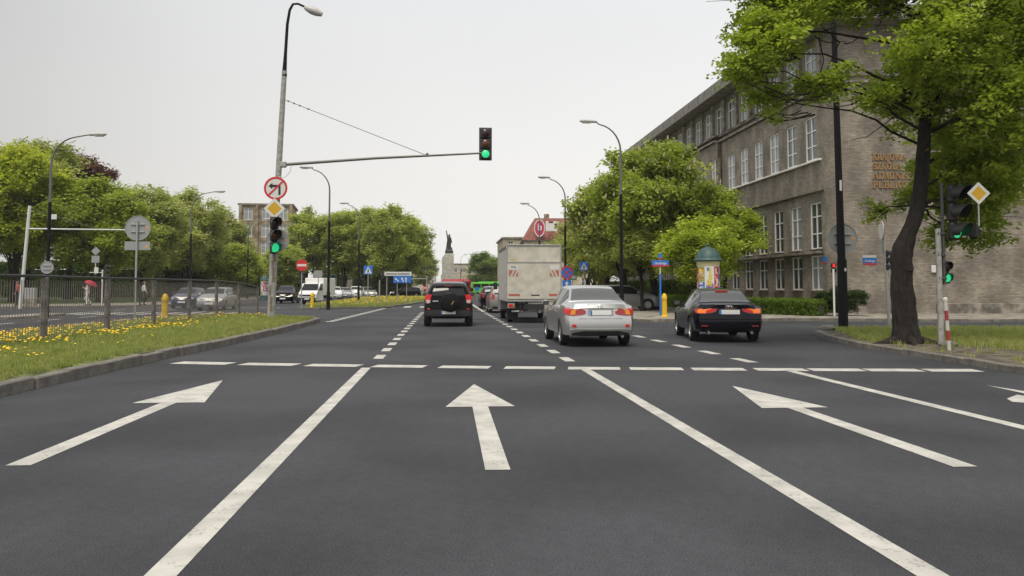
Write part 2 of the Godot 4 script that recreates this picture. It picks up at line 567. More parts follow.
func lettering(text: String, height: float, depth: float, mat: Material, parent: Node, where: Vector3, turn := Basis.IDENTITY, called := "letters", font := "Droid Sans", width := 0.0, weight := 700) -> MeshInstance3D:
	var t := TextMesh.new()
	var f := SystemFont.new()
	f.font_names = PackedStringArray([font])
	f.font_weight = weight
	t.font = f
	t.text = text
	t.font_size = 32
	t.pixel_size = 0.01
	t.depth = 0.05
	t.curve_step = 1.0
	var cap := 0.24
	var o := put(called, t, mat, parent)
	var s := height / cap
	var sx := s if width <= 0.0 else width / t.get_aabb().size.x
	o.transform = Transform3D(turn.scaled_local(Vector3(sx, s, depth / 0.05)), where)
	return o

func face_to(b: Build, p: Array, nrm: Vector3) -> void:
	if (p[2] - p[0]).cross(p[3] - p[1]).dot(nrm) < 0: p.reverse()
	b.quad(p[0], p[1], p[2], p[3])

# a wall of width w and height h with rectangular openings, whose reveals go depth inwards
func pierced(b: Build, o: Vector3, u: Vector3, nrm: Vector3, w: float, h: float, holes: Array, depth: float) -> void:
	var us := [0.0, w]
	var vs := [0.0, h]
	for r in holes:
		for q in [r.position.x, r.end.x]:
			if not us.has(q): us.append(q)
		for q in [r.position.y, r.end.y]:
			if not vs.has(q): vs.append(q)
	us.sort(); vs.sort()
	for a in us.size() - 1:
		for c in vs.size() - 1:
			var m := Vector2((us[a] + us[a + 1]) * 0.5, (vs[c] + vs[c + 1]) * 0.5)
			var open := false
			for r in holes:
				if r.has_point(m): open = true; break
			if not open:
				face_to(b, [o + u * us[a] + Vector3.UP * vs[c], o + u * us[a + 1] + Vector3.UP * vs[c], o + u * us[a + 1] + Vector3.UP * vs[c + 1], o + u * us[a] + Vector3.UP * vs[c + 1]], nrm)
	for r in holes:
		var q := [o + u * r.position.x + Vector3.UP * r.position.y, o + u * r.end.x + Vector3.UP * r.position.y, o + u * r.end.x + Vector3.UP * r.end.y, o + u * r.position.x + Vector3.UP * r.end.y]
		var ns := [Vector3.UP, -u, Vector3.DOWN, u]
		for k in 4:
			face_to(b, [q[k], q[(k + 1) % 4], q[(k + 1) % 4] - nrm * depth, q[k] - nrm * depth], ns[k])

# a window frame in the xy plane, its face at z = 0, its outline centred on the origin
func frame_mesh(w: float, h: float, ups: Array, acrosses: Array, bar := 0.07) -> ArrayMesh:
	var b := Build.new()
	for s in [-1, 1]:
		b.box(Vector3(s * (w - bar) * 0.5, 0, -0.035), Vector3(bar, h, 0.07))
		b.box(Vector3(0, s * (h - bar) * 0.5, -0.035), Vector3(w - 2 * bar, bar, 0.066))
	for x in ups: b.box(Vector3(x * w, 0, -0.037), Vector3(bar * 0.9, h - 2 * bar, 0.06))
	for y in acrosses: b.box(Vector3(0, y * h, -0.039), Vector3(w - 2 * bar, bar * 0.8, 0.05))
	return b.mesh()

func pane_mesh(w: float, h: float) -> ArrayMesh:
	var b := Build.new()
	b.box(Vector3(0, 0, -0.06), Vector3(w - 0.06, h - 0.06, 0.012))
	return b.mesh()

func scatter(called: String, m: Mesh, mat: Material, parent: Node, places: Array, colors: Array) -> MultiMeshInstance3D:
	var mm := MultiMesh.new()
	mm.transform_format = MultiMesh.TRANSFORM_3D
	mm.use_colors = true
	mm.mesh = m
	mm.instance_count = places.size()
	for k in places.size():
		mm.set_instance_transform(k, places[k])
		mm.set_instance_color(k, colors[k])
	var o := MultiMeshInstance3D.new()
	o.name = numbered(called) if parent == self else called
	o.multimesh = mm
	o.material_override = mat
	parent.add_child(o, true)
	o.set_meta("kind", "stuff")
	return o

# kerb stones laid along a line of (x, forward) points; each stone is a mesh of its own
func kerb(parent: Node, line: Array, top: float, length := 1.0, w := 0.16, h := 0.2) -> void:
	var shapes := []
	for k in 3:
		var b := Build.new()
		b.box(Vector3(0, -h * 0.5, 0), Vector3(w, h, length - 0.012), Basis.IDENTITY, 0.018)
		shapes.append(b.mesh())
	var p := poly(line)
	var run := 0.0
	for k in p.size() - 1:
		var d := p[k + 1] - p[k]
		var len := d.length()
		while run + length * 0.5 < len + length * 0.5 and run < len:
			var m := p[k] + d.normalized() * (run + length * 0.5)
			if m.y > 3.0:
				var o := put("kerb_stone", shapes[rng.randi() % 3], M.kerb, parent)
				o.position = at(m.x + rnd(-0.008, 0.008), m.y, top + rnd(-0.012, 0.008))
				o.rotation = Vector3(rnd(-0.008, 0.008), atan2(-d.x, d.y) + rnd(-0.006, 0.006), rnd(-0.012, 0.012))
			run += length
		run -= len

# --- setting -------------------------------------------------------------------------------------------------------

func make_camera_and_sky() -> void:
	var cam := Camera3D.new()
	cam.name = "camera"
	add_child(cam)
	cam.position = Vector3(0, 1.45, 0)
	cam.rotation = Vector3(deg_to_rad(3.5), -atan(65.0 / 870.0), 0)
	cam.near = 0.1
	cam.far = 3000.0
	cam.projection = Camera3D.PROJECTION_FRUSTUM
	cam.size = 576.0 / 870.0 * 0.1
	cam.frustum_offset = Vector2(0, -(288.0 - 233.8) / 870.0 * 0.1)
	cam.current = true
	var env := Environment.new()
	env.background_mode = Environment.BG_SKY
	env.tonemap_mode = Environment.TONE_MAPPER_LINEAR
	env.tonemap_exposure = 1.75
	# an even overcast: a little brighter and warmer low over the street ahead, greyer to the upper left
	var w := 512
	var h := 256
	var a := bytes(0.012, 512, 301, 4)
	var im := Image.create(w, h, false, Image.FORMAT_RGBF)
	for y in h:
		var el := (0.5 - (y + 0.5) / h) * PI
		for x in w:
			var az := wrapf((x + 0.5) / w * TAU, -PI, PI)    # 0 straight ahead, right positive
			var up := clampf(sin(el), 0.0, 1.0)
			var cl := a[(y * 2) * 512 + x] / 255.0 - 0.5
			var bank := exp(-pow((az + 0.75) / 0.47, 2.0)) * (1.0 - 0.5 * smoothstep(0.2, 0.6, up))   # a greyer bank of cloud to the left
			var c := Color(0.645, 0.635, 0.61).lerp(Color(0.60, 0.607, 0.622), smoothstep(0.0, 0.42, up))
			c = c * 0.83 * (1.0 - 0.44 * bank + 0.09 * cl * smoothstep(0.02, 0.3, up))
			if el < 0: c = Color(0.2, 0.2, 0.19)
			im.set_pixel(x, y, c)
	var sky := Sky.new()
	var pm := PanoramaSkyMaterial.new()
	pm.panorama = ImageTexture.create_from_image(im)
	sky.sky_material = pm
	env.sky = sky
	env.background_energy_multiplier = 1.0
	env.sdfgi_enabled = true
	env.ssao_enabled = true
	env.ssil_enabled = true
	env.fog_enabled = true
	env.fog_density = 0.00022
	env.fog_light_color = lin(0.80, 0.80, 0.78)
	var we := WorldEnvironment.new()
	we.name = "world_environment"
	we.environment = env
	add_child(we)
	var sun := DirectionalLight3D.new()
	sun.name = "sun"
	sun.light_energy = 0.5
	sun.light_angular_distance = 25.0
	sun.light_color = Color(1.0, 0.96, 0.9)
	sun.shadow_enabled = true
	sun.rotation_degrees = Vector3(-62, -20, 0)
	add_child(sun)

func median_right(z: float) -> float:
	return key([[-10, -5.9], [12, -5.88], [14, -5.8], [17, -5.72], [21, -5.5], [25, -5.3], [33, -5.19], [36.4, -5.26], [37.6, -5.65], [38.3, -6.5], [38.5, -7.4]], z)

func median_left(z: float) -> float:
	return key([[-10, -11.3], [36.0, -11.3], [37.6, -10.6], [38.3, -9.4], [38.5, -7.6]], z)

func median_height(x: float, z: float) -> float:
	var l := median_left(z)
	var r := median_right(z)
	if r - l < 0.4: return 0.12
	var u := clampf((x - l) / (r - l), 0, 1)
	return 0.135 + 0.24 * pow(sin(PI * u), 0.8) * clampf((38.3 - z) / 5.0, 0, 1) + 0.02 * sin(x * 2.3 + z) * sin(z * 1.7)

var blades: ArrayMesh

func make_blades() -> void:
	var b := Build.new()
	for k in 9:
		var a := rnd(0, TAU)
		var o := Vector3(rnd(-0.05, 0.05), 0, rnd(-0.05, 0.05))
		var side := Vector3(cos(a), 0, sin(a)) * 0.006
		var lean := Vector3(rnd(-0.06, 0.06), rnd(0.07, 0.15), rnd(-0.06, 0.06))
		var mid := o + lean * 0.55 - Vector3(lean.x, 0, lean.z) * 0.15
		b.quad(o - side, o + side, mid + side * 0.8, mid - side * 0.8)
		b.tri(mid - side * 0.8, mid + side * 0.8, o + lean)
	blades = b.mesh()

func grass(called: String, label: String, count: int, region: Callable, scale0: float, scale1: float) -> void:
	var ps := []
	var cs := []
	while ps.size() < count:
		var p = region.call()
		if p == null: continue
		var s := rnd(scale0, scale1)
		ps.append(Transform3D(Basis(Vector3.UP, rnd(0, TAU)).scaled(Vector3(s * 1.2, s, s * 1.2)), p))
		var f := rng.randf()
		cs.append(Color(0.27, 0.31, 0.085).lerp(Color(0.47, 0.48, 0.20), f) if f < 0.93 else Color(0.30, 0.28, 0.13))
	var o := scatter(called, blades, M.blade, self, ps, cs)
	tag(o, label, "grass")

func make_ground() -> void:
	var g := Build.new()
	g.quad(Vector3(-2500, -0.06, 800), Vector3(2500, -0.06, 800), Vector3(2500, -0.06, -2500), Vector3(-2500, -0.06, -2500))
	structure("ground", g, M.park)
	var r := Build.new()
	r.quad(Vector3(-120, 0, 60), Vector3(120, 0, 60), Vector3(120, 0, -420), Vector3(-120, 0, -420))
	var road := structure("road", r, M.asphalt)
	# the give-way line: short thick bars across all lanes
	for q in [[-5.16, 17.25, -4.07, 16.94], [-3.83, 16.87, -2.79, 16.60], [-2.57, 16.54, -1.59, 16.31], [-1.33, 16.25, -0.39, 16.05], [-0.12, 15.99, 0.78, 15.81], [1.05, 15.76, 1.94, 15.60], [2.17, 15.56, 3.08, 15.41], [3.25, 15.39, 4.17, 15.25], [4.33, 15.22, 5.24, 15.09], [5.42, 15.07, 6.29, 14.96], [6.36, 14.95, 7.26, 14.83], [7.32, 14.83, 8.24, 14.72], [8.34, 14.71, 9.22, 14.60]]:
		part("stop_line_bar", strip(Vector2(q[0], q[1]), Vector2(q[2], q[3]), 0.5), M.marking, road)
	part("lane_line", strip(Vector2(-1.44, 15.9), Vector2(-1.42, -3), 0.165), M.marking, road)
	part("lane_line", strip(Vector2(2.44, 15.35), Vector2(2.44, -3), 0.165), M.marking, road)
	part("lane_line", strip(Vector2(5.93, 14.9), Vector2(5.97, -3), 0.17), M.marking, road)
	for k in 16:
		var z := 16.95 + k * 2.08
		part("lane_dash", strip(Vector2(2.41 - k * 0.016, z), Vector2(2.40 - k * 0.016, z + 1.0), 0.2), M.marking, road)
		part("lane_dash", strip(Vector2(-1.38, z + 0.9), Vector2(-1.38, z + 1.9), 0.2), M.marking, road)
		if k < 11:
			var bx := 5.88 - k * 0.06
			part("lane_dash", strip(Vector2(bx, z - 0.5), Vector2(bx - 0.04, z + 0.5), 0.22), M.marking, road)
	part("lane_line", strip(Vector2(2.15, 51), Vector2(2.0, 130), 0.2), M.marking, road)
	for k in 8:
		part("lane_dash", strip(Vector2(-1.3, 52 + k * 8), Vector2(-1.25, 56 + k * 8), 0.14), M.marking, road)
	for k in 21:                                             # a dotted edge line from one island's nose to the next
		var p := Vector2(-4.88, 36.9).lerp(Vector2(-4.2, 59.8), k / 21.0)
		part("edge_dash", strip(p, p + Vector2(0.02, 0.6), 0.35), M.marking, road)
	for k in 5:
		part("crosswalk_stripe", strip(Vector2(-4.0 + k * 1.15, 62.0), Vector2(-4.0 + k * 1.15, 66.0), 0.5), M.marking, road)
	part("stop_line", strip(Vector2(-1.1, 54.5), Vector2(7.2, 54.2), 0.4), M.marking, road)
	for row in 3:                                            # lanes of the carriageway beyond the fence
		for k in 9:
			part("lane_dash", strip(Vector2(-14.3 - row * 3.1, 22 + k * 4.2), Vector2(-14.3 - row * 3.1, 24 + k * 4.2), 0.2), M.marking, road)
	part("stop_line", strip(Vector2(-20.4, 63.0), Vector2(-11.6, 62.0), 0.5), M.marking, road)
	for k in 9:
		part("crosswalk_stripe", strip(Vector2(-20.4 + k * 1.05, 47.2), Vector2(-20.4 + k * 1.05, 51.0), 0.5), M.marking, road)
	# straight-on arrows
	for a in [[-3.47, 13.95, 11.3, 7.45, 0.44], [0.41, 13.1, 10.66, 6.99, 0.42], [4.18, 12.6, 10.28, 6.83, 0.41], [7.95, 12.4, 10.1, 6.7, 0.22]]:
		var x: float = a[0]
		part("direction_arrow", sheet([x, a[1], x - a[4], a[2], x - 0.095, a[2], x - 0.1, a[3], x + 0.1, a[3], x + 0.095, a[2], x + a[4], a[2]], 0.004), M.marking, road)
	part("direction_arrow", sheet([7.26, 10.9, 7.66, 11.28, 7.72, 10.2, 7.41, 10.3, 7.13, 10.6], 0.004), M.marking, road)
	# the grass island on the left
	var rows := []
	var z := -8.0
	while z < 38.5:
		var row := PackedVector3Array()
		for k in 15:
			var x := lerpf(median_left(z) + 0.12, median_right(z) - 0.14, k / 14.0)
			row.append(at(x, z, median_height(x, z) - 0.005))
		rows.append(row)
		z += 0.75
	var mb := Build.new()
	mb.grid(rows, false, 60, false, Vector2.ZERO, false)
	if mb.n[0].y < 0:
		for k in mb.n.size(): mb.n[k] = -mb.n[k]
		mb.i.reverse()
	var median := structure("grass_island", mb, M.turf)
	var line := []
	z = 3.0
	while z < 38.5:
		line.append_array([median_right(z) - 0.08, z])
		z += 1.5 if z < 33 else 0.5
	kerb(median, line, 0.175, 1.0, 0.2, 0.26)
	line = []
	z = 38.4
	while z > 15.0:
		line.append_array([median_left(z) + 0.08, z])
		z -= 1.5 if z < 35 else 0.5
	kerb(median, line, 0.135)
	# the grass island beyond the crossing
	var far := slab([-9.6, 58.6, -9.3, 57.9, -8.5, 57.6, -4.6, 60.8, -4.15, 61.6, -4.0, 63, -3.2, 70, -2.43, 79.6, -1.74, 91, -1.6, 120, -3, 260, -9.0, 260, -10.6, 120, -10.2, 75], -0.05, 0.1)
	var fi := structure("far_grass_island", far, M.turf)
	kerb(fi, [-9.75, 58.4, -8.6, 57.5, -4.5, 60.7, -4.05, 61.6, -3.9, 63, -3.1, 70, -2.33, 79.6, -1.64, 91], 0.13, 1.0)
	# corner island on the right, trodden bare along its kerb
	var isl := [9.15, 3, 9.55, 12.5, 9.75, 15.4, 9.85, 18.3, 10.0, 20.5, 10.45, 23, 11.2, 25.6, 11.9, 27, 12.8, 27.7, 14.5, 27.9, 18, 27.4, 40, 25.0, 40, 3]
	var ci := structure("corner_island", slab(isl, -0.05, 0.1), M.soil)
	kerb(ci, [9.15, 3, 9.55, 12.5, 9.75, 15.4, 9.85, 18.3, 10.0, 20.5, 10.45, 23, 11.2, 25.6, 11.9, 27, 12.8, 27.7, 14.5, 27.9, 18, 27.4, 36, 25.4], 0.125, 0.8)
	# pavement on the right, in front of the school
	var rp := [7.6, 36.9, 8.1, 35.9, 9.2, 35.75, 11, 36.0, 14.2, 36.4, 16.2, 36.2, 20, 34.9, 40, 33.2, 90, 30, 90, 330, 7.2, 330, 7.4, 120]
	var pv := structure("pavement", slab(rp, -0.05, 0.12), M.pave)
	kerb(pv, [7.4, 70, 7.5, 37.2, 8.1, 35.85, 9.2, 35.7, 11, 35.95, 14.2, 36.35, 16.2, 36.15, 20, 34.85, 40, 33.15], 0.13, 1.0)
	# pavement and park on the left
	var lp := [-90, 62, -29, 63.2, -25, 64.5, -22.5, 66.5, -21.4, 70, -21.2, 330, -27, 330, -27, 76, -31, 70.5, -90, 69]
	var lv := structure("pavement", slab(lp, -0.05, 0.12), M.pave)
	kerb(lv, [-60, 62.5, -29, 63.15, -25, 64.45, -22.5, 66.4, -21.35, 70, -21.15, 84], 0.13, 1.0)
	structure("park_lawn", slab([-90, 69, -31, 70.5, -27, 76, -27, 330, -220, 330, -220, 69], -0.05, 0.13), M.park)
	structure("traffic_island", slab([-20.7, 40, -20.2, 39.6, -19.3, 40, -19.1, 43, -19.3, 46, -20.2, 46.3, -20.7, 45.5], -0.05, 0.12), M.pave)
	make_blades()
	grass("verge_grass", "bright mown grass of the island behind the left kerb", 30000, func():
		var zz := 7.0 + 31.0 * pow(rng.randf(), 1.5)
		var xx := rnd(median_left(zz) + 0.2, median_right(zz) - 0.22)
		return at(xx, zz, median_height(xx, zz) - 0.01), 0.45, 1.0)
	grass("verge_grass", "patchy grass around the leaning trunk on the right corner island", 14000, func():
		var zz := rnd(12.5, 27.6)
		var xx := rnd(9.9, 24.0)
		var edge := 10.9 + 0.7 * sin(zz * 1.1) + maxf(0.0, 20.5 - zz) * 0.45 + maxf(0.0, zz - 23.5) * 0.45
		if xx < edge + rnd(-0.7, 0.5) and rng.randf() < 0.94 or rng.randf() < 0.25 * (1.0 + sin(xx * 1.3 + zz)): return null
		if xx < 9.95 + maxf(0.0, zz - 20.0) * 0.32: return null
		if zz > 27.5 - maxf(0, xx - 14.5) * 0.11: return null
		return at(xx, zz, 0.09), 0.5, 1.3)
	grass("verge_grass", "grass of the island beyond the crossing on the left", 9000, func():
		var zz := 58.0 + 60.0 * pow(rng.randf(), 1.7)
		var xx := rnd(-10.2, -1.8)
		if not Geometry2D.is_point_in_polygon(Vector2(xx, zz), poly([-9.3, 59, -8.5, 58.1, -4.8, 61.2, -4.3, 63, -3.5, 70, -2.7, 79.6, -2.0, 91, -1.9, 118, -10.2, 118, -9.9, 75])): return null
		return at(xx, zz, 0.09), 1.0, 2.0)
	# dandelions
	var fb := Build.new()
	for k in 8:
		var a := TAU * k / 8
		fb.tri(Vector3(0, 0.012, 0), Vector3(cos(a + TAU / 8), 0, sin(a + TAU / 8)) * 0.03, Vector3(cos(a), 0, sin(a)) * 0.03)
	fb.tint = Color(0.2, 0.55, 2.0)
	fb.box(Vector3(0, -0.08, 0), Vector3(0.004, 0.16, 0.004))
	var flower := fb.mesh()
	var ps := []
	var cs := []
	var nz := noise(0.22, 5, 2)
	while ps.size() < 2000:
		var zz := 12.0 + 26.0 * pow(rng.randf(), 1.3)
		var xx := rnd(-11.0, -6.3)
		var want := 0.32 + nz.get_noise_2d(xx * 2, zz * 2) * 1.1
		if xx > -7.1: want *= 0.12
		if zz > 25: want *= 0.22
		if rng.randf() > want: continue
		var s := rnd(0.7, 1.15)
		ps.append(Transform3D(Basis(Vector3(rnd(-1, 1), 0, rnd(-1, 1)).normalized(), rnd(0, 0.6)).scaled(Vector3.ONE * s), at(xx, zz, median_height(xx, zz) + rnd(0.09, 0.17))))
		cs.append(Color(0.78, 0.48, 0.004).lerp(Color(0.85, 0.60, 0.01), rng.randf()))
	tag(scatter("dandelions", flower, M.petal, self, ps, cs), "yellow dandelions in the grass under the railing", "flowers")
	ps = []; cs = []
	while ps.size() < 1800:
		var zz := 62.0 + 55.0 * rng.randf()
		var xx := rnd(-10.0, -2.0)
		if xx > key([[62, -5.4], [70, -3.9], [80, -3.0], [91, -2.3], [118, -2.2]], zz): continue
		ps.append(Transform3D(Basis(Vector3.RIGHT, rnd(-0.4, 0.4)).scaled(Vector3.ONE * rnd(1.2, 2.0)), at(xx, zz, rnd(0.22, 0.32))))
		cs.append(Color(0.78, 0.48, 0.004).lerp(Color(0.85, 0.60, 0.01), rng.randf()))
	tag(scatter("dandelions", flower, M.petal, self, ps, cs), "yellow dandelions on the island beyond the crossing", "flowers")

# --- the school ----------------------------------------------------------------------------------------------------

func make_school() -> void:
	var s := thing("school_building", "long dark brick public school with a rounded corner and rows of white windows",  "building", at(19.45, 42))
	var o := func(x: float, z: float, y: float) -> Vector3: return Vector3(x - 19.0, y, -(z - 42.0))
	var near := 43.5
	var farz := 94.0
	var holes_low := []
	var holes_mid := []
	var holes_top := []
	var wins := []                                           # [plane x, z, y, w, h, type]
	for k in 19:
		var zc := 45.0 + 2.62 * k
		var u := zc - near - 0.725
		holes_low.append(Rect2(u, 1.28, 1.45, 1.84))
		holes_low.append(Rect2(u, 3.47, 1.45, 2.48))
		wins.append([19.18, zc, 2.2, 1.45, 1.84, 0])
		wins.append([19.18, zc, 4.71, 1.45, 2.48, 1])
		if zc < 60.2:
			holes_mid.append(Rect2(u, 8.2 - 6.5, 1.45, 2.35))
			wins.append([19.0, zc, 9.375, 1.45, 2.35, 2])
		else:
			wins.append([18.65, zc, 9.375, 1.45, 2.35, 2])
		holes_top.append(Rect2(u, 12.3 - 11.7, 1.45, 2.0))
		wins.append([19.05, zc, 13.3, 1.45, 2.0, 3])
	var n := Vector3.LEFT
	var u := Vector3(0, 0, -1)
	var b := Build.new()
	# street side, storey by storey: the two lower floors stand back a little between corner pier and far end
	pierced(b, o.call(19.18, near, 0), u, n, farz - near, 6.5, holes_low, 0.22)
	pierced(b, o.call(19.0, near, 6.5), u, n, 16.9, 5.2, holes_mid, 0.2)
	var bay := []
	for k in 19:
		var zc := 45.0 + 2.62 * k
		if zc >= 60.2: bay.append(Rect2(zc - 60.4 - 0.725, 8.2 - 6.5, 1.45, 2.35))
	pierced(b, o.call(18.65, 60.4, 6.5), u, n, farz - 60.4, 5.2, bay, 0.2)
	face_to(b, [o.call(18.65, 60.4, 6.5), o.call(19.0, 60.4, 6.5), o.call(19.0, 60.4, 11.7), o.call(18.65, 60.4, 11.7)], Vector3(0, 0, 1))
	face_to(b, [o.call(18.65, 60.4, 6.5), o.call(19.18, 60.4, 6.5), o.call(19.18, farz, 6.5), o.call(18.65, farz, 6.5)], Vector3.DOWN)
	face_to(b, [o.call(19.0, near, 6.5), o.call(19.18, near, 6.5), o.call(19.18, 60.4, 6.5), o.call(19.0, 60.4, 6.5)], Vector3.DOWN)
	face_to(b, [o.call(19.0, near, 0), o.call(19.18, near, 0), o.call(19.18, near, 6.5), o.call(19.0, near, 6.5)], Vector3(0, 0, -1))
	pierced(b, o.call(19.05, near, 11.7), u, n, farz - near, 3.4, holes_top, 0.25)
	# rounded corner and the end wall on the side street
	var prev := Vector2(19.0, near)
	for k in 9:
		var a := PI * 0.5 * k / 8.0
		var p := Vector2(20.5 - 1.5 * cos(a), near - 1.5 * sin(a))
		if k:
			var n0 := Vector3(-cos(PI * 0.5 * (k - 1) / 8.0), 0, sin(PI * 0.5 * (k - 1) / 8.0))
			var n1 := Vector3(-cos(a), 0, sin(a))
			var q := b.v.size()
			b.vert(o.call(prev.x, prev.y, 0), n0); b.vert(o.call(p.x, p.y, 0), n1); b.vert(o.call(p.x, p.y, 15.1), n1); b.vert(o.call(prev.x, prev.y, 15.1), n0)
			b.i.append_array([q, q + 2, q + 1, q, q + 3, q + 2])
		prev = p
	face_to(b, [o.call(20.5, 42, 0), o.call(70, 42, 0), o.call(70, 42, 15.1), o.call(20.5, 42, 15.1)], Vector3(0, 0, 1))
	face_to(b, [o.call(19.18, farz, 0), o.call(70, farz, 0), o.call(70, farz, 15.1), o.call(19.18, farz, 15.1)], Vector3(0, 0, -1))
	face_to(b, [o.call(70, 42, 0), o.call(70, farz, 0), o.call(70, farz, 15.1), o.call(70, 42, 15.1)], Vector3.RIGHT)
	part("wall", b, M.brick, s)
	# rooms behind the glass
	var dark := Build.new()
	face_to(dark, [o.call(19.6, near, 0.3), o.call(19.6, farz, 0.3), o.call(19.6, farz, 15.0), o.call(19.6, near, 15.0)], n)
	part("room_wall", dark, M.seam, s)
	# stone courses, piers and eaves
	var st := Build.new()
	st.box(o.call(19.05, (near + farz) * 0.5 + 0.3, 3.28), Vector3(0.42, 0.14, farz - near - 0.6))
	part("ledge", st, M.stone, s)
	for y in [11.82, 12.2]:
		var c := Build.new()
		var d := 0.16 if y < 12 else 0.12
		c.box(o.call(19.0 - d * 0.5, (near + 60.3) * 0.5, y), Vector3(d, 0.13, 60.3 - near))
		c.box(o.call(18.65 - d * 0.5 + 0.16, (farz + 60.3) * 0.5, y), Vector3(d + 0.34, 0.132, farz - 60.3))
		c.box(o.call(45.25, 42 - d * 0.5, y), Vector3(49.5, 0.13, d))
		for k in 8:
			var a0 := PI * 0.5 * k / 8.0
			var a1 := PI * 0.5 * (k + 1) / 8.0
			var r := [1.48, 1.5 + d]
			var q := []
			for a in [a0, a1]:
				for rr in r: q.append([20.5 - rr * cos(a), near - rr * sin(a)])
			for yy in [[0.065, Vector3.UP], [-0.065, Vector3.DOWN]]:
				face_to(c, [o.call(q[0][0], q[0][1], y + yy[0]), o.call(q[1][0], q[1][1], y + yy[0]), o.call(q[3][0], q[3][1], y + yy[0]), o.call(q[2][0], q[2][1], y + yy[0])], yy[1])
			face_to(c, [o.call(q[1][0], q[1][1], y - 0.065), o.call(q[3][0], q[3][1], y - 0.065), o.call(q[3][0], q[3][1], y + 0.065), o.call(q[1][0], q[1][1], y + 0.065)], Vector3(-cos(a0), 0, sin(a0)))
		part("string_course", c, M.stone, s)
	for k in 20:
		var zc := 45.0 + 2.62 * k - 1.31
		var c := Build.new()
		c.box(o.call(18.96, zc, 13.5), Vector3(0.18, 2.46, 0.44), Basis.IDENTITY, 0.02)
		part("pier", c, M.stone, s)
	var ev := Build.new()
	ev.prism(poly([17.9, farz + 0.5, 17.9, near - 0.6, 18.2, near - 1.7, 19.0, near - 2.4, 20.0, near - 2.6, 70.5, near - 2.6, 70.5, farz + 0.5]), 14.76, 15.5, Transform3D(FLAT.basis, -at(19, 42)))
	part("eaves", ev, M.fascia, s)
	var rf := Build.new()
	rf.box(o.call(45, 68, 15.7), Vector3(48, 0.4, 50))
	part("roof", rf, M.fascia, s)
	var pl := Build.new()
	pl.box(o.call(47, 41.97, 0.32), Vector3(46, 0.64, 0.1), Basis.IDENTITY, 0.02)
	part("plinth", pl, M.stone, s)
	# windows
	var types := [frame_mesh(1.45, 1.84, [0.0], [0.14]), frame_mesh(1.45, 2.48, [0.0], [0.2, -0.17]), frame_mesh(1.45, 2.35, [0.0], [0.17, -0.18]), frame_mesh(1.45, 2.0, [0.0], [0.18])]
	var panes := [pane_mesh(1.45, 1.84), pane_mesh(1.45, 2.48), pane_mesh(1.45, 2.35), pane_mesh(1.45, 2.0)]
	var sb := Build.new()
	sb.box(Vector3(0, 0, 0), Vector3(1.6, 0.06, 0.3), Basis.IDENTITY, 0.012)
	var sill := sb.mesh()
	for w in wins:
		var fr := put("window", types[w[5]], M.white_frame, s)
		fr.transform = Transform3D(Basis(Vector3.UP, -PI / 2), o.call(w[0] + 0.05, w[1], w[2]))
		put("pane", panes[w[5]], M.curtain if (w[5] >= 2 and rng.randf() < 0.7) or rng.randf() < 0.12 else M.window, fr)
		if w[5] == 2 and w[0] > 18.9: continue
		var sl := put("sill", sill, M.white_frame if w[5] == 2 else M.stone, fr)
		sl.position = Vector3(0, -w[4] * 0.5 - 0.028, 0.12)
	var cs := Build.new()
	cs.box(o.call(18.93, 52.4, 8.1), Vector3(0.2, 0.09, 17.4), Basis.IDENTITY, 0.015)
	part("sill_band", cs, M.white_frame, s)
	# bronze lettering on the end wall
	var rowsy := [["KRAJOWA", 7.75, 1.78], ["SZKOŁA", 7.28, 1.52], ["ADMINISTRACJI", 6.80, 3.3], ["PUBLICZNEJ", 6.34, 2.6]]
	for r in rowsy:
		lettering(r[0], 0.33, 0.05, M.gold, s, o.call(20.85 + r[2] * 0.5, 41.97, r[1] + 0.22), Basis.IDENTITY, "letters", "Droid Serif", r[2])
	var wb := Build.new()
	wb.box(o.call(23.9, 41.95, 2.35), Vector3(0.28, 0.36, 0.1), Basis.IDENTITY, 0.02)
	part("meter_box", wb, M.sign_white, s)
	var np := Build.new()
	np.box(Vector3.ZERO, Vector3(0.03, 0.36, 0.4), Basis.IDENTITY, 0.005)
	var plate := part("house_number_plate", np, M.sign_blue, s)
	plate.position = o.call(18.98, 43.52, 2.84)
	var rs := Build.new()
	rs.box(Vector3(-0.017, -0.135, 0), Vector3(0.012, 0.085, 0.4))
	part("red_stripe", rs, M.sign_red, plate)

# --- other buildings -----------------------------------------------------------------------------------------------

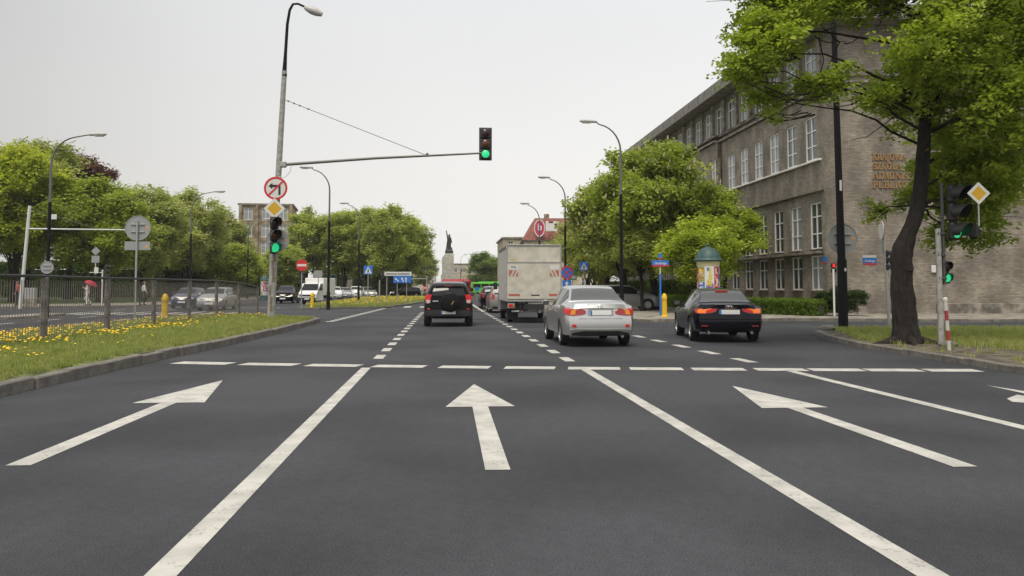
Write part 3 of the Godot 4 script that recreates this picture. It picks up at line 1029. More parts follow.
# a block with floors rows of windows on its front (+z) and left and right sides
func block(called: String, label: String, where: Vector3, turn: float, w: float, h: float, d: float, cols: int, floors: int, wall: Material, win: Vector2, base := 1.2, glass: Material = null, side_cols := 3) -> Node3D:
	var s := thing(called, label, "building", where, turn)
	var b := Build.new()
	var fm := frame_mesh(win.x, win.y, [0.0], [0.18], 0.09)
	var pm := pane_mesh(win.x, win.y)
	var sides := [[Vector3(-w / 2, 0, d / 2), Vector3.RIGHT, Vector3(0, 0, 1), w, cols], [Vector3(-w / 2, 0, -d / 2), Vector3(0, 0, 1), Vector3.LEFT, d, side_cols], [Vector3(w / 2, 0, -d / 2), Vector3(0, 0, 1), Vector3.RIGHT, d, side_cols]]
	for q in sides:
		var holes := []
		var step: float = q[3] / q[4]
		var fh := (h - base) / floors
		for c in q[4]:
			for f in floors:
				holes.append(Rect2(step * (c + 0.5) - win.x * 0.5, base + fh * f + (fh - win.y) * 0.4, win.x, win.y))
		pierced(b, q[0], q[1], q[2], q[3], h, holes, 0.25)
		for r in holes:
			var fr := put("window", fm, M.white_frame, s)
			fr.transform = Transform3D(Basis(Vector3.UP, atan2(q[2].x, q[2].z)), q[0] + q[1] * (r.position.x + r.size.x / 2) + Vector3.UP * (r.position.y + r.size.y / 2) - q[2] * 0.12)
			put("pane", pm, glass if glass else M.window, fr)
	face_to(b, [Vector3(-w / 2, 0, -d / 2), Vector3(w / 2, 0, -d / 2), Vector3(w / 2, h, -d / 2), Vector3(-w / 2, h, -d / 2)], Vector3(0, 0, -1))
	face_to(b, [Vector3(-w / 2, h - 0.03, -d / 2), Vector3(w / 2, h - 0.03, -d / 2), Vector3(w / 2, h - 0.03, d / 2), Vector3(-w / 2, h - 0.03, d / 2)], Vector3.UP)
	part("wall", b, wall, s)
	var c := Build.new()
	c.box(Vector3(0, h + 0.15, 0), Vector3(w + 0.6, 0.36, d + 0.6), Basis.IDENTITY, 0.04)
	part("cornice", c, M.stone, s)
	return s

func make_buildings() -> void:
	var t := block("stone_building", "sooty sandstone building with tall window pairs and pilasters beyond the left trees", at(-34.6, 172), 0.10, 9.6, 16.8, 12, 3, 5, M.sandstone, Vector2(1.5, 2.3), 1.0, M.curtain, 3)
	for x in [-4.6, -1.6, 1.6, 4.6]:
		var b := Build.new()
		b.box(Vector3(x, 8.4, 6.15), Vector3(0.55, 16.8, 0.3), Basis.IDENTITY, 0.03)
		part("pilaster", b, M.sandstone, t)
	block("stone_wing", "lower sandstone wing to the left of the sooty stone building", at(-46.5, 182), 0.12, 12, 13.2, 12, 4, 4, M.sandstone, Vector2(1.4, 2.0))
	# cream corner house with a red mansard, right of the street
	var c := block("corner_house", "cream house with a red mansard roof behind the lorry", at(21.4, 160), -0.05, 15, 9.4, 20, 5, 3, M.plaster, Vector2(1.2, 1.8), 0.8, null, 4)
	var rf := Build.new()
	var lo := [Vector3(-7.9, 9.6, 10.4), Vector3(7.9, 9.6, 10.4), Vector3(7.9, 9.6, -10.4), Vector3(-7.9, 9.6, -10.4)]
	var hi := [Vector3(-5.6, 13.6, 7.6), Vector3(5.6, 13.6, 7.6), Vector3(5.6, 13.6, -7.6), Vector3(-5.6, 13.6, -7.6)]
	for k in 4:
		rf.quad(lo[k], lo[(k + 1) % 4], hi[(k + 1) % 4], hi[k])
	rf.quad(hi[0], hi[1], hi[2], hi[3])
	var roof := part("roof", rf, M.roof_red, c)
	for x in [-3.2, 2.4]:
		var ch := Build.new()
		ch.box(Vector3(x, 13.9, 3), Vector3(0.9, 1.6, 0.9), Basis.IDENTITY, 0.03)
		part("chimney", ch, M.sandstone, roof)
	block("corner_wing", "pale narrow wing left of the red mansard house", at(15.8, 185), 0.0, 9, 11.2, 20, 3, 4, M.plaster, Vector2(1.1, 1.6))
	# roof signs
	var disc := thing("roof_sign", "round crimson sign with a white rim on the mansard roof", "sign", at(15.9, 149.2, 11.6))
	var db := Build.new()
	db.lathe([[0, -0.15], [0.98, -0.15], [1.0, 0.15], [0, 0.15]], 28, Transform3D(Basis(Vector3.RIGHT, PI / 2).scaled(Vector3(0.92, 1.5, 1)), Vector3.ZERO))
	part("disc", db, M.crimson, disc)
	var ring := Build.new()
	for k in 28:
		var a0 := TAU * k / 28
		var a1 := TAU * (k + 1) / 28
		var e := [Vector3(cos(a0) * 0.8, sin(a0) * 1.34, 0.17), Vector3(cos(a0) * 0.93, sin(a0) * 1.52, 0.17), Vector3(cos(a1) * 0.93, sin(a1) * 1.52, 0.17), Vector3(cos(a1) * 0.8, sin(a1) * 1.34, 0.17)]
		ring.quad(e[0], e[1], e[2], e[3])
	part("rim", ring, M.sign_white, disc)
	lettering("b", 1.1, 0.04, M.sign_white, disc, Vector3(0, 0.1, 0.18), Basis.IDENTITY, "letter")
	var post := Build.new()
	post.rod(Vector3(0, -2.6, -0.3), Vector3(0, 0, -0.2), 0.08)
	part("post", post, M.galv, disc)
	var wsign := thing("roof_sign", "broad white sign with a red mark on the mansard roof", "sign", at(18.1, 149.0, 11.9))
	var wb := Build.new()
	wb.box(Vector3.ZERO, Vector3(2.3, 1.7, 0.2), Basis.IDENTITY, 0.05)
	part("board", wb, M.sign_white, wsign)
	var rm := Build.new()
	rm.prism(poly([0.35, -0.3, 0.85, -0.3, 0.85, 0.45, 0.35, 0.45, 0.35, 0.2, 0.6, 0.2, 0.6, 0.0, 0.35, 0.0]), 0.1, 0.14)
	rm.prism(poly([-0.7, 0.6, 0.2, 0.6, 0.1, 0.85, -0.55, 0.85]), 0.1, 0.14)
	part("mark", rm, M.dark_red, wsign)
	# across the far square
	block("long_office_block", "long low cream office block behind the monument", at(27, 395), 0, 58, 11.6, 14, 16, 2, M.plaster, Vector2(2.4, 1.7), 2.2, null, 3)
	block("pale_gable_house", "pale gabled block left of the monument plinth", at(-12, 400), 0, 14, 13.5, 14, 4, 4, M.pale, Vector2(1.3, 1.7))
	block("brick_tenement", "reddish tenement behind the trees at the far right of the square", at(44, 330), 0, 11, 20.5, 12, 3, 5, M.roof_red, Vector2(1.3, 1.8))
	block("cream_tenement", "cream tenement beside the reddish one behind the lorry", at(47, 300), 0, 9, 17.5, 12, 3, 5, M.plaster, Vector2(1.2, 1.8))
	var g := thing("gatehouse", "small grey stone gatehouse beyond the direction board", "building", at(-12.6, 175), 0.1)
	var gb := Build.new()
	gb.box(Vector3(0, 2.2, 0), Vector3(5.4, 4.4, 4), Basis.IDENTITY, 0.05)
	gb.box(Vector3(0, 4.7, 0), Vector3(5.9, 0.6, 4.5), Basis.IDENTITY, 0.05)
	part("wall", gb, M.granite, g)
	var gd := Build.new()
	gd.box(Vector3(0.1, 1.25, 2.02), Vector3(1.4, 2.5, 0.08), Basis.IDENTITY, 0.02)
	part("door", gd, M.seam, g)

func make_monument() -> void:
	var m := thing("airman_monument", "dark bronze figure with a raised arm high on a pale stone plinth", "monument", at(0.25, 250))
	var b := Build.new()
	b.box(Vector3(0, 0.5, 0), Vector3(7, 1.0, 7), Basis.IDENTITY, 0.06)
	b.box(Vector3(0, 3.0, 0), Vector3(3.9, 4.0, 3.4), Basis.IDENTITY, 0.06)
	b.box(Vector3(0.05, 6.2, 0), Vector3(3.4, 2.4, 3.0), Basis.IDENTITY, 0.06)
	var rows := []
	for r in [[7.4, 1.7, 1.5], [9.7, 1.7, 1.5], [11.0, 1.25, 1.2], [11.05, 1.2, 1.1]]:
		rows.append(PackedVector3Array([Vector3(-r[1] + (0.5 if r[0] > 10 else 0.0), r[0], r[2]), Vector3(1.7, r[0], r[2]), Vector3(1.7, r[0], -r[2]), Vector3(-r[1] + (0.5 if r[0] > 10 else 0.0), r[0], -r[2])]))
	b.grid(rows, true, 20, true)
	part("plinth", b, M.granite, m)
	# the figure: striding on a rocky base, cloak behind, one arm up
	var fig := body([[[0, 0.35, 0], [0.55, 0.45, 0.1], 0.95, 0.75], [[-0.5, 0.5, 0.1], [-0.25, 1.4, 0], 0.6, 0.5], [[0.55, 0.5, 0], [0.65, 1.5, 0.1], 0.55, 0.34], [[-0.1, 1.0, 0], [0.0, 2.9, 0], 0.42, 0.52], [[0.3, 1.0, 0.1], [0.15, 2.9, 0], 0.36, 0.5], [[-0.35, 1.2, -0.2], [-0.1, 3.4, -0.1], 0.5, 0.45], [[0.05, 2.9, 0], [0.1, 4.3, 0], 0.5, 0.62], [[0.1, 4.5, 0], [0.12, 4.85, 0], 0.2, 0.17], [[0.13, 5.15, 0.02], [0.15, 5.35, 0.02], 0.29, 0.27], [[0.5, 4.3, 0], [0.75, 3.4, 0.2], 0.22, 0.17], [[0.75, 3.4, 0.2], [0.55, 2.8, 0.4], 0.17, 0.13], [[-0.3, 4.35, 0], [-0.5, 5.4, 0.05], 0.2, 0.17], [[-0.5, 5.4, 0.05], [-0.72, 6.6, 0.1], 0.17, 0.14]], 0.11, 0.16)
	var f := part("figure", fig, M.bronze, m)
	f.position = Vector3(0.25, 11.0, 0)

# --- living things -------------------------------------------------------------------------------------------------

# one skin over tapered bones [[x, y, z], [x, y, z], r0, r1], by surface nets on a grid
func body(bones: Array, cell: float, blend: float, b: Build = null, grow := 0.0) -> Build:
	if b == null: b = Build.new()
	var lo := Vector3.ONE * 1e6
	var hi := -lo
	for q in bones:
		for e in 2:
			var p := Vector3(q[e][0], q[e][1], q[e][2])
			var r: float = q[2 + e] + grow
			lo = lo.min(p - Vector3.ONE * r); hi = hi.max(p + Vector3.ONE * r)
	lo -= Vector3.ONE * (cell * 2 + blend * 0.3)
	hi += Vector3.ONE * (cell * 2 + blend * 0.3)
	var nx := int((hi.x - lo.x) / cell) + 2
	var ny := int((hi.y - lo.y) / cell) + 2
	var nz := int((hi.z - lo.z) / cell) + 2
	var f := PackedFloat32Array()
	f.resize(nx * ny * nz)
	f.fill(1000.0)
	for q in bones:
		var p0 := Vector3(q[0][0], q[0][1], q[0][2])
		var p1 := Vector3(q[1][0], q[1][1], q[1][2])
		var r0: float = q[2] + grow
		var r1: float = q[3] + grow
		var rr := maxf(r0, r1) + blend + cell * 2
		var l := ((p0.min(p1) - Vector3.ONE * rr - lo) / cell).floor()
		var h := ((p0.max(p1) + Vector3.ONE * rr - lo) / cell).ceil()
		var d := p1 - p0
		var dd := maxf(d.length_squared(), 1e-9)
		for z in range(maxi(0, int(l.z)), mini(nz, int(h.z) + 1)):
			for y in range(maxi(0, int(l.y)), mini(ny, int(h.y) + 1)):
				for x in range(maxi(0, int(l.x)), mini(nx, int(h.x) + 1)):
					var p := lo + Vector3(x, y, z) * cell
					var t := clampf((p - p0).dot(d) / dd, 0, 1)
					var s := p.distance_to(p0 + d * t) - lerpf(r0, r1, t)
					var k := (z * ny + y) * nx + x
					var e := f[k]
					var m := maxf(blend - absf(e - s), 0.0) / blend
					f[k] = minf(e, s) - m * m * blend * 0.25
	var ids := {}
	var V := PackedVector3Array()
	for z in nz - 1:
		for y in ny - 1:
			for x in nx - 1:
				var k := (z * ny + y) * nx + x
				if f[k] > 900.0: continue
				var corners := [k, k + 1, k + nx, k + nx + 1, k + nx * ny, k + nx * ny + 1, k + nx * ny + nx, k + nx * ny + nx + 1]
				var neg := 0
				for c in corners:
					if f[c] < 0: neg += 1
				if neg == 0 or neg == 8: continue
				var sum := Vector3.ZERO
				var cnt := 0
				for e in [[0, 1], [2, 3], [4, 5], [6, 7], [0, 2], [1, 3], [4, 6], [5, 7], [0, 4], [1, 5], [2, 6], [3, 7]]:
					var a := f[corners[e[0]]]
					var c := f[corners[e[1]]]
					if (a < 0) != (c < 0):
						var t := a / (a - c)
						var pa := Vector3(e[0] & 1, (e[0] >> 1) & 1, e[0] >> 2)
						var pc := Vector3(e[1] & 1, (e[1] >> 1) & 1, e[1] >> 2)
						sum += pa.lerp(pc, t); cnt += 1
				ids[k] = V.size()
				V.append(lo + (Vector3(x, y, z) + sum / cnt) * cell)
	var F := []
	var sx := 1
	var sy := nx
	var sz := nx * ny
	for k in ids:
		for e in [[sx, sy, sz], [sy, sz, sx], [sz, sx, sy]]:
			var a := f[k]
			var c := f[k + e[0]] if k + e[0] < f.size() else 1.0
			if (a < 0) == (c < 0): continue
			var q := [k, k - e[1], k - e[1] - e[2], k - e[2]]
			var ok := true
			for j in q:
				if not ids.has(j): ok = false
			if not ok: continue
			var face := PackedInt32Array([ids[q[0]], ids[q[1]], ids[q[2]], ids[q[3]]])
			if a > 0: face.reverse()
			F.append(face)
	b.add(V, F, 80.0)
	return b

func leaf_clump(n: int, spread: float, length: float, width: float, flat := 0.5, droop := 0.35) -> ArrayMesh:
	var b := Build.new()
	for k in n:
		var o := Vector3(rnd(-1, 1), rnd(-1, 1) * flat, rnd(-1, 1))
		o = o.normalized() * spread * pow(rng.randf(), 0.5)
		var a := rnd(0, TAU)
		var l := length * rnd(0.7, 1.25)
		var dir := Vector3(cos(a), rnd(-droop - 0.35, 0.35 - droop), sin(a)).normalized()
		var side := dir.cross(Vector3(rnd(-0.5, 0.5), 1, rnd(-0.5, 0.5))).normalized() * width * rnd(0.8, 1.2) * 0.5
		var up := side.cross(dir).normalized() * width * rnd(0.05, 0.25)
		var m := o + dir * l * 0.45
		b.tri(o, m + side + up, o + dir * l)
		b.tri(o, o + dir * l, m - side + up)
	return b.mesh()

var clumps := {}

# blobs are [centre, radius]; leaves gather in lumps over each blob, so that gaps stay open between them
func crown_points(blobs: Array, count: int, c0: Color, c1: Color, size: float, lumps := 13, flat := 0.75, tight := 1.0) -> Array:
	var ps := []
	var cs := []
	var total := 0.0
	for q in blobs: total += q[1] * q[1]
	for q in blobs:
		var o: Vector3 = q[0]
		var r: float = q[1]
		var here := int(count * r * r / total)
		var n := maxi(4, lumps)
		for k in n:
			var d := Vector3(rng.randfn(), rng.randfn(), rng.randfn()).normalized()
			if d.y < -0.3 and rng.randf() < 0.5: d.y = -d.y
			var lo := o + d * Vector3(1, 0.85, 1) * r * rnd(0.45, 0.98)
			var lr := r * rnd(0.2, 0.42) * tight
			var tone := rng.randf()
			for j in here / n:
				var e := Vector3(rng.randfn(), rng.randfn() * flat, rng.randfn()) * 0.55
				var p := lo + e * lr
				var s := size * rnd(0.75, 1.3)
				var bs := Basis(Vector3.UP, rnd(0, TAU)) * Basis(Vector3.RIGHT, rnd(-0.5, 0.5)) * Basis(Vector3(0, 0, 1), rnd(-0.5, 0.5))
				ps.append(Transform3D(bs.scaled(Vector3.ONE * s), p))
				var f := clampf(tone * 0.7 + rng.randf() * 0.45 - 0.08, 0, 1)
				cs.append(c0.lerp(c1, f))
	return [ps, cs]

func bough(b: Build, a: Vector3, e: Vector3, r0: float, r1: float, sag := 0.12) -> void:
	var pts := []
	var rad := []
	var d := e - a
	var n := 6
	for k in n + 1:
		var t := float(k) / n
		pts.append(a + d * t + Vector3(rnd(-0.03, 0.03), sin(t * PI) * sag + rnd(-0.02, 0.02), rnd(-0.03, 0.03)) * d.length())
		rad.append(lerpf(r0, r1, t))
	pts[0] = a
	b.tube(pts, rad, 6, true)

func tree(called: String, label: String, where: Vector3, height: float, radius: float, count: int, kind: String, c0: Color, c1: Color, group := "", opt := {}) -> Node3D:
	var t := thing(called, label, "tree", where, 0.0, group)
	var low: float = opt.get("low", 0.28)                     # where the crown begins, as a share of the height
	var tr: float = opt.get("trunk", height * 0.022)
	var lean := Vector3(rnd(-0.04, 0.04), 0, rnd(-0.04, 0.04)) * height
	var pts := []
	var rad := []
	for k in 9:
		var f := k / 8.0
		pts.append(Vector3(0, height * 0.82 * f - 0.1, 0) + lean * f + Vector3(rnd(-1, 1), 0, rnd(-1, 1)) * tr * 0.5 * minf(1, f * 4))
		rad.append(tr * (1.5 if k == 0 else lerpf(1.05, 0.16, f)))
	var b := Build.new()
	b.tube(pts, rad, 9)
	part("trunk", b, M.bark, t)
	var blobs := []
	var mid := height * (1.0 + low) * 0.5
	var hh := height * (1.0 - low) * 0.5
	var n: int = opt.get("blobs", 11)
	for k in n:
		var v := (k + 0.5) / n * 2.0 - 1.0
		var prof := sqrt(maxf(0.0, 1.0 - pow(absf(v), 2.3)))
		if opt.get("cone", false): prof = clampf(0.95 - 0.45 * (v + 1.0), 0.15, 1.0)
		var a := k * 2.4 + rnd(-0.4, 0.4)
		var br := radius * rnd(0.42, 0.58) * lerpf(0.7, 1.0, prof)
		var off := maxf(0.0, radius * prof - br * 0.75) * rnd(0.75, 1.05)
		blobs.append([Vector3(cos(a) * off, mid + v * (hh - br * 0.75), sin(a) * off) + lean * 0.8, br])
	var lb := Build.new()
	for q in blobs:
		var f := clampf((q[0].y / height - 0.22), 0.2, 0.8)
		var from: Vector3 = pts[int(f / 0.82 * 8)]
		bough(lb, from, q[0], tr * 0.42, tr * 0.08)
		for j in 2:
			bough(lb, from.lerp(q[0], 0.6), q[0] + Vector3(rnd(-1, 1), rnd(-0.4, 1), rnd(-1, 1)) * q[1] * 0.8, tr * 0.16, tr * 0.04)
	part("limbs", lb, M.bark, t)
	var cp := crown_points(blobs, int(count * 1.35), c0, c1, opt.get("size", 1.0), opt.get("lumps", 13), 0.75, opt.get("tight", 1.0))
	scatter("crown", clumps[kind], M.leaf, t, cp[0], cp[1])
	if opt.has("candles"):
		var ps := []
		var cs := []
		var cb: int = opt.candles
		for k in cb:
			var q: Array = blobs[rng.randi() % blobs.size()]
			var d := Vector3(rng.randfn(), absf(rng.randfn()) * 0.7, rng.randfn() + 0.7).normalized()
			ps.append(Transform3D(Basis(Vector3(0, 0, 1), rnd(-0.25, 0.25)).scaled(Vector3.ONE * rnd(0.5, 0.95)), q[0] + d * q[1] * rnd(0.82, 1.0)))
			cs.append(Color(0.55, 0.50, 0.36).lerp(Color(0.62, 0.52, 0.42), rng.randf()))
		scatter("blossom", clumps.candle, M.leaf, t, ps, cs)
	return t

func make_plants() -> void:
	clumps.near = leaf_clump(12, 0.23, 0.12, 0.085, 0.6, 0.5)
	clumps.mid = leaf_clump(14, 0.38, 0.20, 0.12, 0.5, 0.3)
	clumps.broad = leaf_clump(14, 0.40, 0.25, 0.145, 0.5, 0.45)
	clumps.far = leaf_clump(16, 0.55, 0.29, 0.185, 0.6, 0.3)
	clumps.hedge = leaf_clump(14, 0.14, 0.09, 0.055, 0.8, 0.0)
	clumps.needle = leaf_clump(18, 0.20, 0.17, 0.035, 0.5, -0.1)
	var cb := Build.new()
	cb.lathe([[0.0, -0.17], [0.07, -0.13], [0.06, 0.0], [0.03, 0.12], [0.0, 0.18]], 6)
	clumps.candle = cb.mesh()
	var yg0 := Color(0.316, 0.376, 0.053)
	var yg1 := Color(0.604, 0.618, 0.105)
	var g0 := Color(0.273, 0.309, 0.075)
	var g1 := Color(0.475, 0.497, 0.149)
	var w0 := Color(0.359, 0.390, 0.128)
	var w1 := Color(0.575, 0.578, 0.254)
	# the leaning tree on the right corner island
	var t := thing("leaning_tree", "dark leaning trunk with a low fork of bright leaves, on the right corner island", "tree", at(11.0, 20.2, 0.08))
	var tp := [Vector3(0.02, -0.1, 0), Vector3(0, 0.12, 0), Vector3(-0.02, 0.45, 0), Vector3(-0.08, 1.1, 0), Vector3(-0.09, 1.7, 0), Vector3(-0.07, 2.15, 0), Vector3(0.06, 2.55, 0), Vector3(0.27, 3.0, 0), Vector3(0.40, 3.5, 0), Vector3(0.52, 4.4, 0), Vector3(0.66, 6.0, 0), Vector3(0.75, 8.0, 0.1), Vector3(0.9, 10.5, 0.2)]
	var tr := [0.42, 0.34, 0.28, 0.245, 0.235, 0.235, 0.205, 0.18, 0.165, 0.15, 0.13, 0.09, 0.04]
	var rows := []
	var nz := noise(0.9, 77, 3)
	for k in range(0, 121):
		var f := k / 120.0 * (tp.size() - 1)
		var j := mini(int(f), tp.size() - 2)
		var p: Vector3 = tp[j].cubic_interpolate(tp[j + 1], tp[maxi(j - 1, 0)], tp[mini(j + 2, tp.size() - 1)], f - j)
		var r := lerpf(tr[j], tr[j + 1], f - j)
		var ring := PackedVector3Array()
		for q in 40:
			var a := TAU * q / 40
			var flare := 1.0 + 0.16 * maxf(0.0, 0.6 - p.y) * sin(a * 5 + 0.7) + nz.get_noise_3d(cos(a) * 3, p.y * 0.9, sin(a) * 3) * 0.20 + nz.get_noise_3d(cos(a) * 11, p.y * 2.2, sin(a) * 11) * 0.16
			ring.append(p + Vector3(cos(a), 0, sin(a)) * r * flare)
		rows.append(ring)
	var b := Build.new()
	b.grid(rows, true, 55, true)
	part("trunk", b, M.bark, t)
	var knob := Build.new()
	knob.tube([Vector3(-0.05, 1.75, 0.05), Vector3(-0.12, 2.2, 0.06), Vector3(-0.14, 2.42, 0.06), Vector3(-0.13, 2.5, 0.06)], [0.22, 0.20, 0.15, 0.05], 12)
	part("stump_of_limb", knob, M.bark, t)
	var blobs := []                                          # centre (x, y, forward) in the place's own metres, radius
	for q in [[7.45, 6.95, 19.4, 1.1], [8.5, 7.7, 20.4, 1.4], [8.8, 6.25, 19.6, 0.62], [6.85, 6.35, 19.0, 0.55], [7.6, 5.85, 19.9, 0.55], [9.9, 9.4, 19.8, 1.0], [9.0, 9.2, 21, 1.3], [8.6, 8.7, 20, 1.1], [9.7, 8.3, 19.6, 0.7], [10.6, 8.4, 20.4, 0.6],
			[11.3, 6.9, 19.0, 1.2], [12.6, 8.0, 20.0, 1.9], [13.3, 5.7, 19.6, 1.6], [11.4, 5.9, 19.2, 0.5], [10.1, 5.9, 19.5, 0.48], [12.9, 4.3, 20.8, 1.1], [13.2, 3.05, 21.0, 0.85], [13.5, 3.6, 21, 1.2],
			[12.2, 3.7, 21.4, 0.6], [10.85, 3.35, 21.2, 0.35], [12.9, 2.75, 21.6, 0.5], [14.6, 8.0, 20.5, 2.2], [11.4, 10.3, 20.4, 2.3], [8.2, 10.0, 20.8, 1.9], [14.2, 4.8, 22, 1.7], [11.9, 6.3, 21.5, 1.3], [12.5, 5.5, 18.8, 0.8]]:
		blobs.append([at(q[0] - 11.0, q[2] - 20.2, q[1] - 0.08), q[3]])
	for q in blobs:
		var lb := Build.new()
		var c: Vector3 = q[0]
		var y := clampf(c.y - absf(c.x - 0.5) * 0.2 - 0.2, 4.3 if c.y > 4.6 else 3.3, 9.5)
		var f := 0
		while f < tp.size() - 2 and tp[f + 1].y < y: f += 1
		var from: Vector3 = tp[f].lerp(tp[f + 1], clampf((y - tp[f].y) / (tp[f + 1].y - tp[f].y), 0, 1))
		bough(lb, from, c, 0.026 + 0.016 * q[1], 0.010, 0.08)
		for j in 6:
			bough(lb, from.lerp(c, rnd(0.55, 1.0)), c + Vector3(rnd(-1, 1), rnd(-0.9, 0.7), rnd(-1, 1)) * q[1], 0.018, 0.005, -0.1)
		part("limb", lb, M.bark, t)
	var cp := crown_points(blobs, 11500, Color(0.226, 0.298, 0.044), Color(0.480, 0.556, 0.088), 1.0, 20, 0.62, 1.05)
	scatter("crown", clumps.near, M.leaf, t, cp[0], cp[1])
	# fallen roots and worn earth bumps at its foot
	var rb := Build.new()
	for k in 5:
		var a := 0.5 + k * 1.25
		rb.tube([Vector3(cos(a) * 0.25, 0.12, sin(a) * 0.25), Vector3(cos(a) * 0.55, 0.05, sin(a) * 0.55), Vector3(cos(a + 0.2) * 0.95, -0.03, sin(a + 0.2) * 0.95)], [0.11, 0.07, 0.03], 7)
	part("roots", rb, M.bark, t)
	# chestnuts along the school
	var row := "chestnuts along the school front"
	tree("chestnut_tree", "large chestnut with pale blossom spikes, nearest the corner in front of the school", at(12.1, 50.5, 0.1), 10.2, 4.3, 3600, "broad", g0, Color(0.489, 0.564, 0.120), row, {"low": 0.2, "candles": 230, "blobs": 14, "trunk": 0.26})
	tree("chestnut_tree", "second chestnut from the corner, rising left of the largest one", at(12.4, 60.5, 0.1), 9.9, 3.9, 2600, "broad", g0, g1, row, {"low": 0.2, "candles": 160, "blobs": 12, "trunk": 0.24})
	tree("chestnut_tree", "third chestnut from the corner, behind the tall lamp over the silver saloon", at(13.2, 71.5, 0.1), 9.4, 3.7, 2200, "broad", g0, g1, row, {"low": 0.2, "candles": 110})
	tree("chestnut_tree", "fourth chestnut from the corner, behind the pedestrian crossing sign", at(14.2, 83.0, 0.1), 9.3, 3.7, 1900, "broad", g0, w1, row, {"low": 0.2})
	tree("chestnut_tree", "farthest chestnut of the row, beside the top of the lorry", at(15.8, 97.0, 0.1), 9.5, 4.0, 1700, "far", g0, w1, row, {"low": 0.2})
	tree("young_lime_tree", "low yellow-green tree leaning over the advertising column", at(13.0, 44.0, 0.1), 5.0, 2.2, 1900, "mid", yg0, Color(0.575, 0.645, 0.105), "", {"low": 0.22, "trunk": 0.14, "size": 0.8})
	tree("young_lime_tree", "bushy low tree in the shade behind the street name sign", at(10.8, 47.5, 0.1), 4.6, 1.8, 800, "mid", g0, g1, "", {"low": 0.45, "trunk": 0.12, "size": 0.8})
	tree("young_lime_tree", "branch-light tree reaching over the ground floor windows of the school", at(15.6, 48.0, 0.1), 6.2, 2.3, 1500, "mid", yg0, Color(0.517, 0.591, 0.105), "", {"low": 0.35, "trunk": 0.13, "size": 0.8})
	# park edge on the left: near broad crowns, then a long falling row
	var pk := "trees along the park edge"
	tree("park_tree", "broad yellow-green tree at the left edge of the park", at(-43.5, 77, 0.1), 13.6, 6.3, 3600, "far", yg0, yg1, pk, {"low": 0.2, "blobs": 14})
	tree("park_tree", "tall yellow-green tree behind the white gantry post", at(-37.2, 78, 0.1), 13.9, 4.8, 3200, "far", yg0, yg1, pk, {"low": 0.2, "blobs": 14})
	tree("park_tree", "darker green tree at the back, left of the purple one", at(-42.5, 92, 0.1), 17.2, 6.6, 2800, "far", g0, w1, pk, {"low": 0.2})
	tree("park_tree", "bright green tree right of the nearest left lamp", at(-30.4, 79, 0.1), 11.0, 4.6, 2900, "far", g0, Color(0.517, 0.591, 0.120), pk, {"low": 0.2})
	tree("copper_beech", "dark purple-leaved tree showing above the green crowns", at(-41.0, 98, 0.1), 16.6, 4.6, 2200, "far", Color(0.115, 0.050, 0.057), Color(0.253, 0.123, 0.132), "", {"low": 0.3})
	tree("park_tree", "grey-green tree under the purple one, blossom on it", at(-31.0, 92, 0.1), 12.1, 4.7, 2300, "far", w0, Color(0.546, 0.564, 0.269), pk, {"low": 0.2})
	tree("park_tree", "rounded green tree left of the second left lamp", at(-30.2, 104, 0.1), 12.9, 5.0, 2100, "far", w0, w1, pk, {"low": 0.2})
	tree("park_tree", "rounded green tree behind the second left lamp", at(-32.6, 114, 0.1), 12.4, 4.6, 2000, "far", g0, w1, pk, {"low": 0.2})
	tree("park_tree", "last green tree of the park row, left of the sandstone wing", at(-31.6, 124, 0.1), 12.0, 4.6, 2000, "far", g0, w1, pk, {"low": 0.15})
	tree("park_tree", "small yellow-green tree in the gap before the sandstone wing", at(-30.5, 135, 0.1), 6.8, 3.0, 900, "far", yg0, yg1, pk, {"low": 0.2})
	for q in [[-52, 84, 12.5, "dim tree behind the broad yellow-green one at the left edge"], [-38, 118, 12.4, "dim tree filling the gap behind the grey-green tree"], [-39, 134, 12, "dim tree behind the second left lamp's trees"]]:
		tree("park_tree", q[3], at(q[0], q[1], 0.1), q[2], 5.0, 1100, "far", g0, g1, pk, {"low": 0.12})
	# far side beyond the crossing: pale spring trees
	var fp := "pale trees beyond the crossing"
	for q in [[-21.8, 118, 7.0, 3.3, "pale tree right of the mast, over the no entry sign"], [-20.0, 126, 12.8, 4.0, "pale tree behind the white box van"], [-17.6, 142, 13.6, 4.6, "pale tree between the mast and the white van, farther back"], [-14.6, 126, 12.8, 4.3, "pale tree left of the second island lamp"],
			[-11.0, 124, 13.0, 4.2, "pale tree over the parked white cars"], [-8.2, 118, 12.6, 3.9, "pale tree over the direction board"], [-5.9, 132, 12.2, 4.2, "pale tree at the right end of the row, beside the monument"], [-15.5, 160, 15, 5.5, "tall pale tree behind the second row"], [-8.5, 168, 14.6, 5.5, "tall pale tree behind the right end of the row"]]:
		tree("street_tree", q[4], at(q[0], q[1], 0.1), q[2], q[3], 1900, "far", w0, Color(0.575, 0.618, 0.194), fp, {"low": 0.2})
	tree("street_tree", "small green tree left of the sooty stone building's foot", at(-26.6, 112, 0.1), 6.6, 3.0, 1300, "far", g0, Color(0.489, 0.564, 0.120), "", {"low": 0.15})
	tree("square_tree", "rounded dark green tree between the monument and the lorry", at(9.6, 225, 0.0), 10.4, 5.0, 1500, "far", Color(0.129, 0.202, 0.053), Color(0.287, 0.363, 0.090), "", {"low": 0.08, "size": 1.3})
	tree("square_tree", "second dark green tree on the square, nearer the lorry", at(14.6, 232, 0.0), 9.4, 4.4, 1200, "far", Color(0.129, 0.202, 0.053), Color(0.287, 0.363, 0.090), "", {"low": 0.08, "size": 1.3})
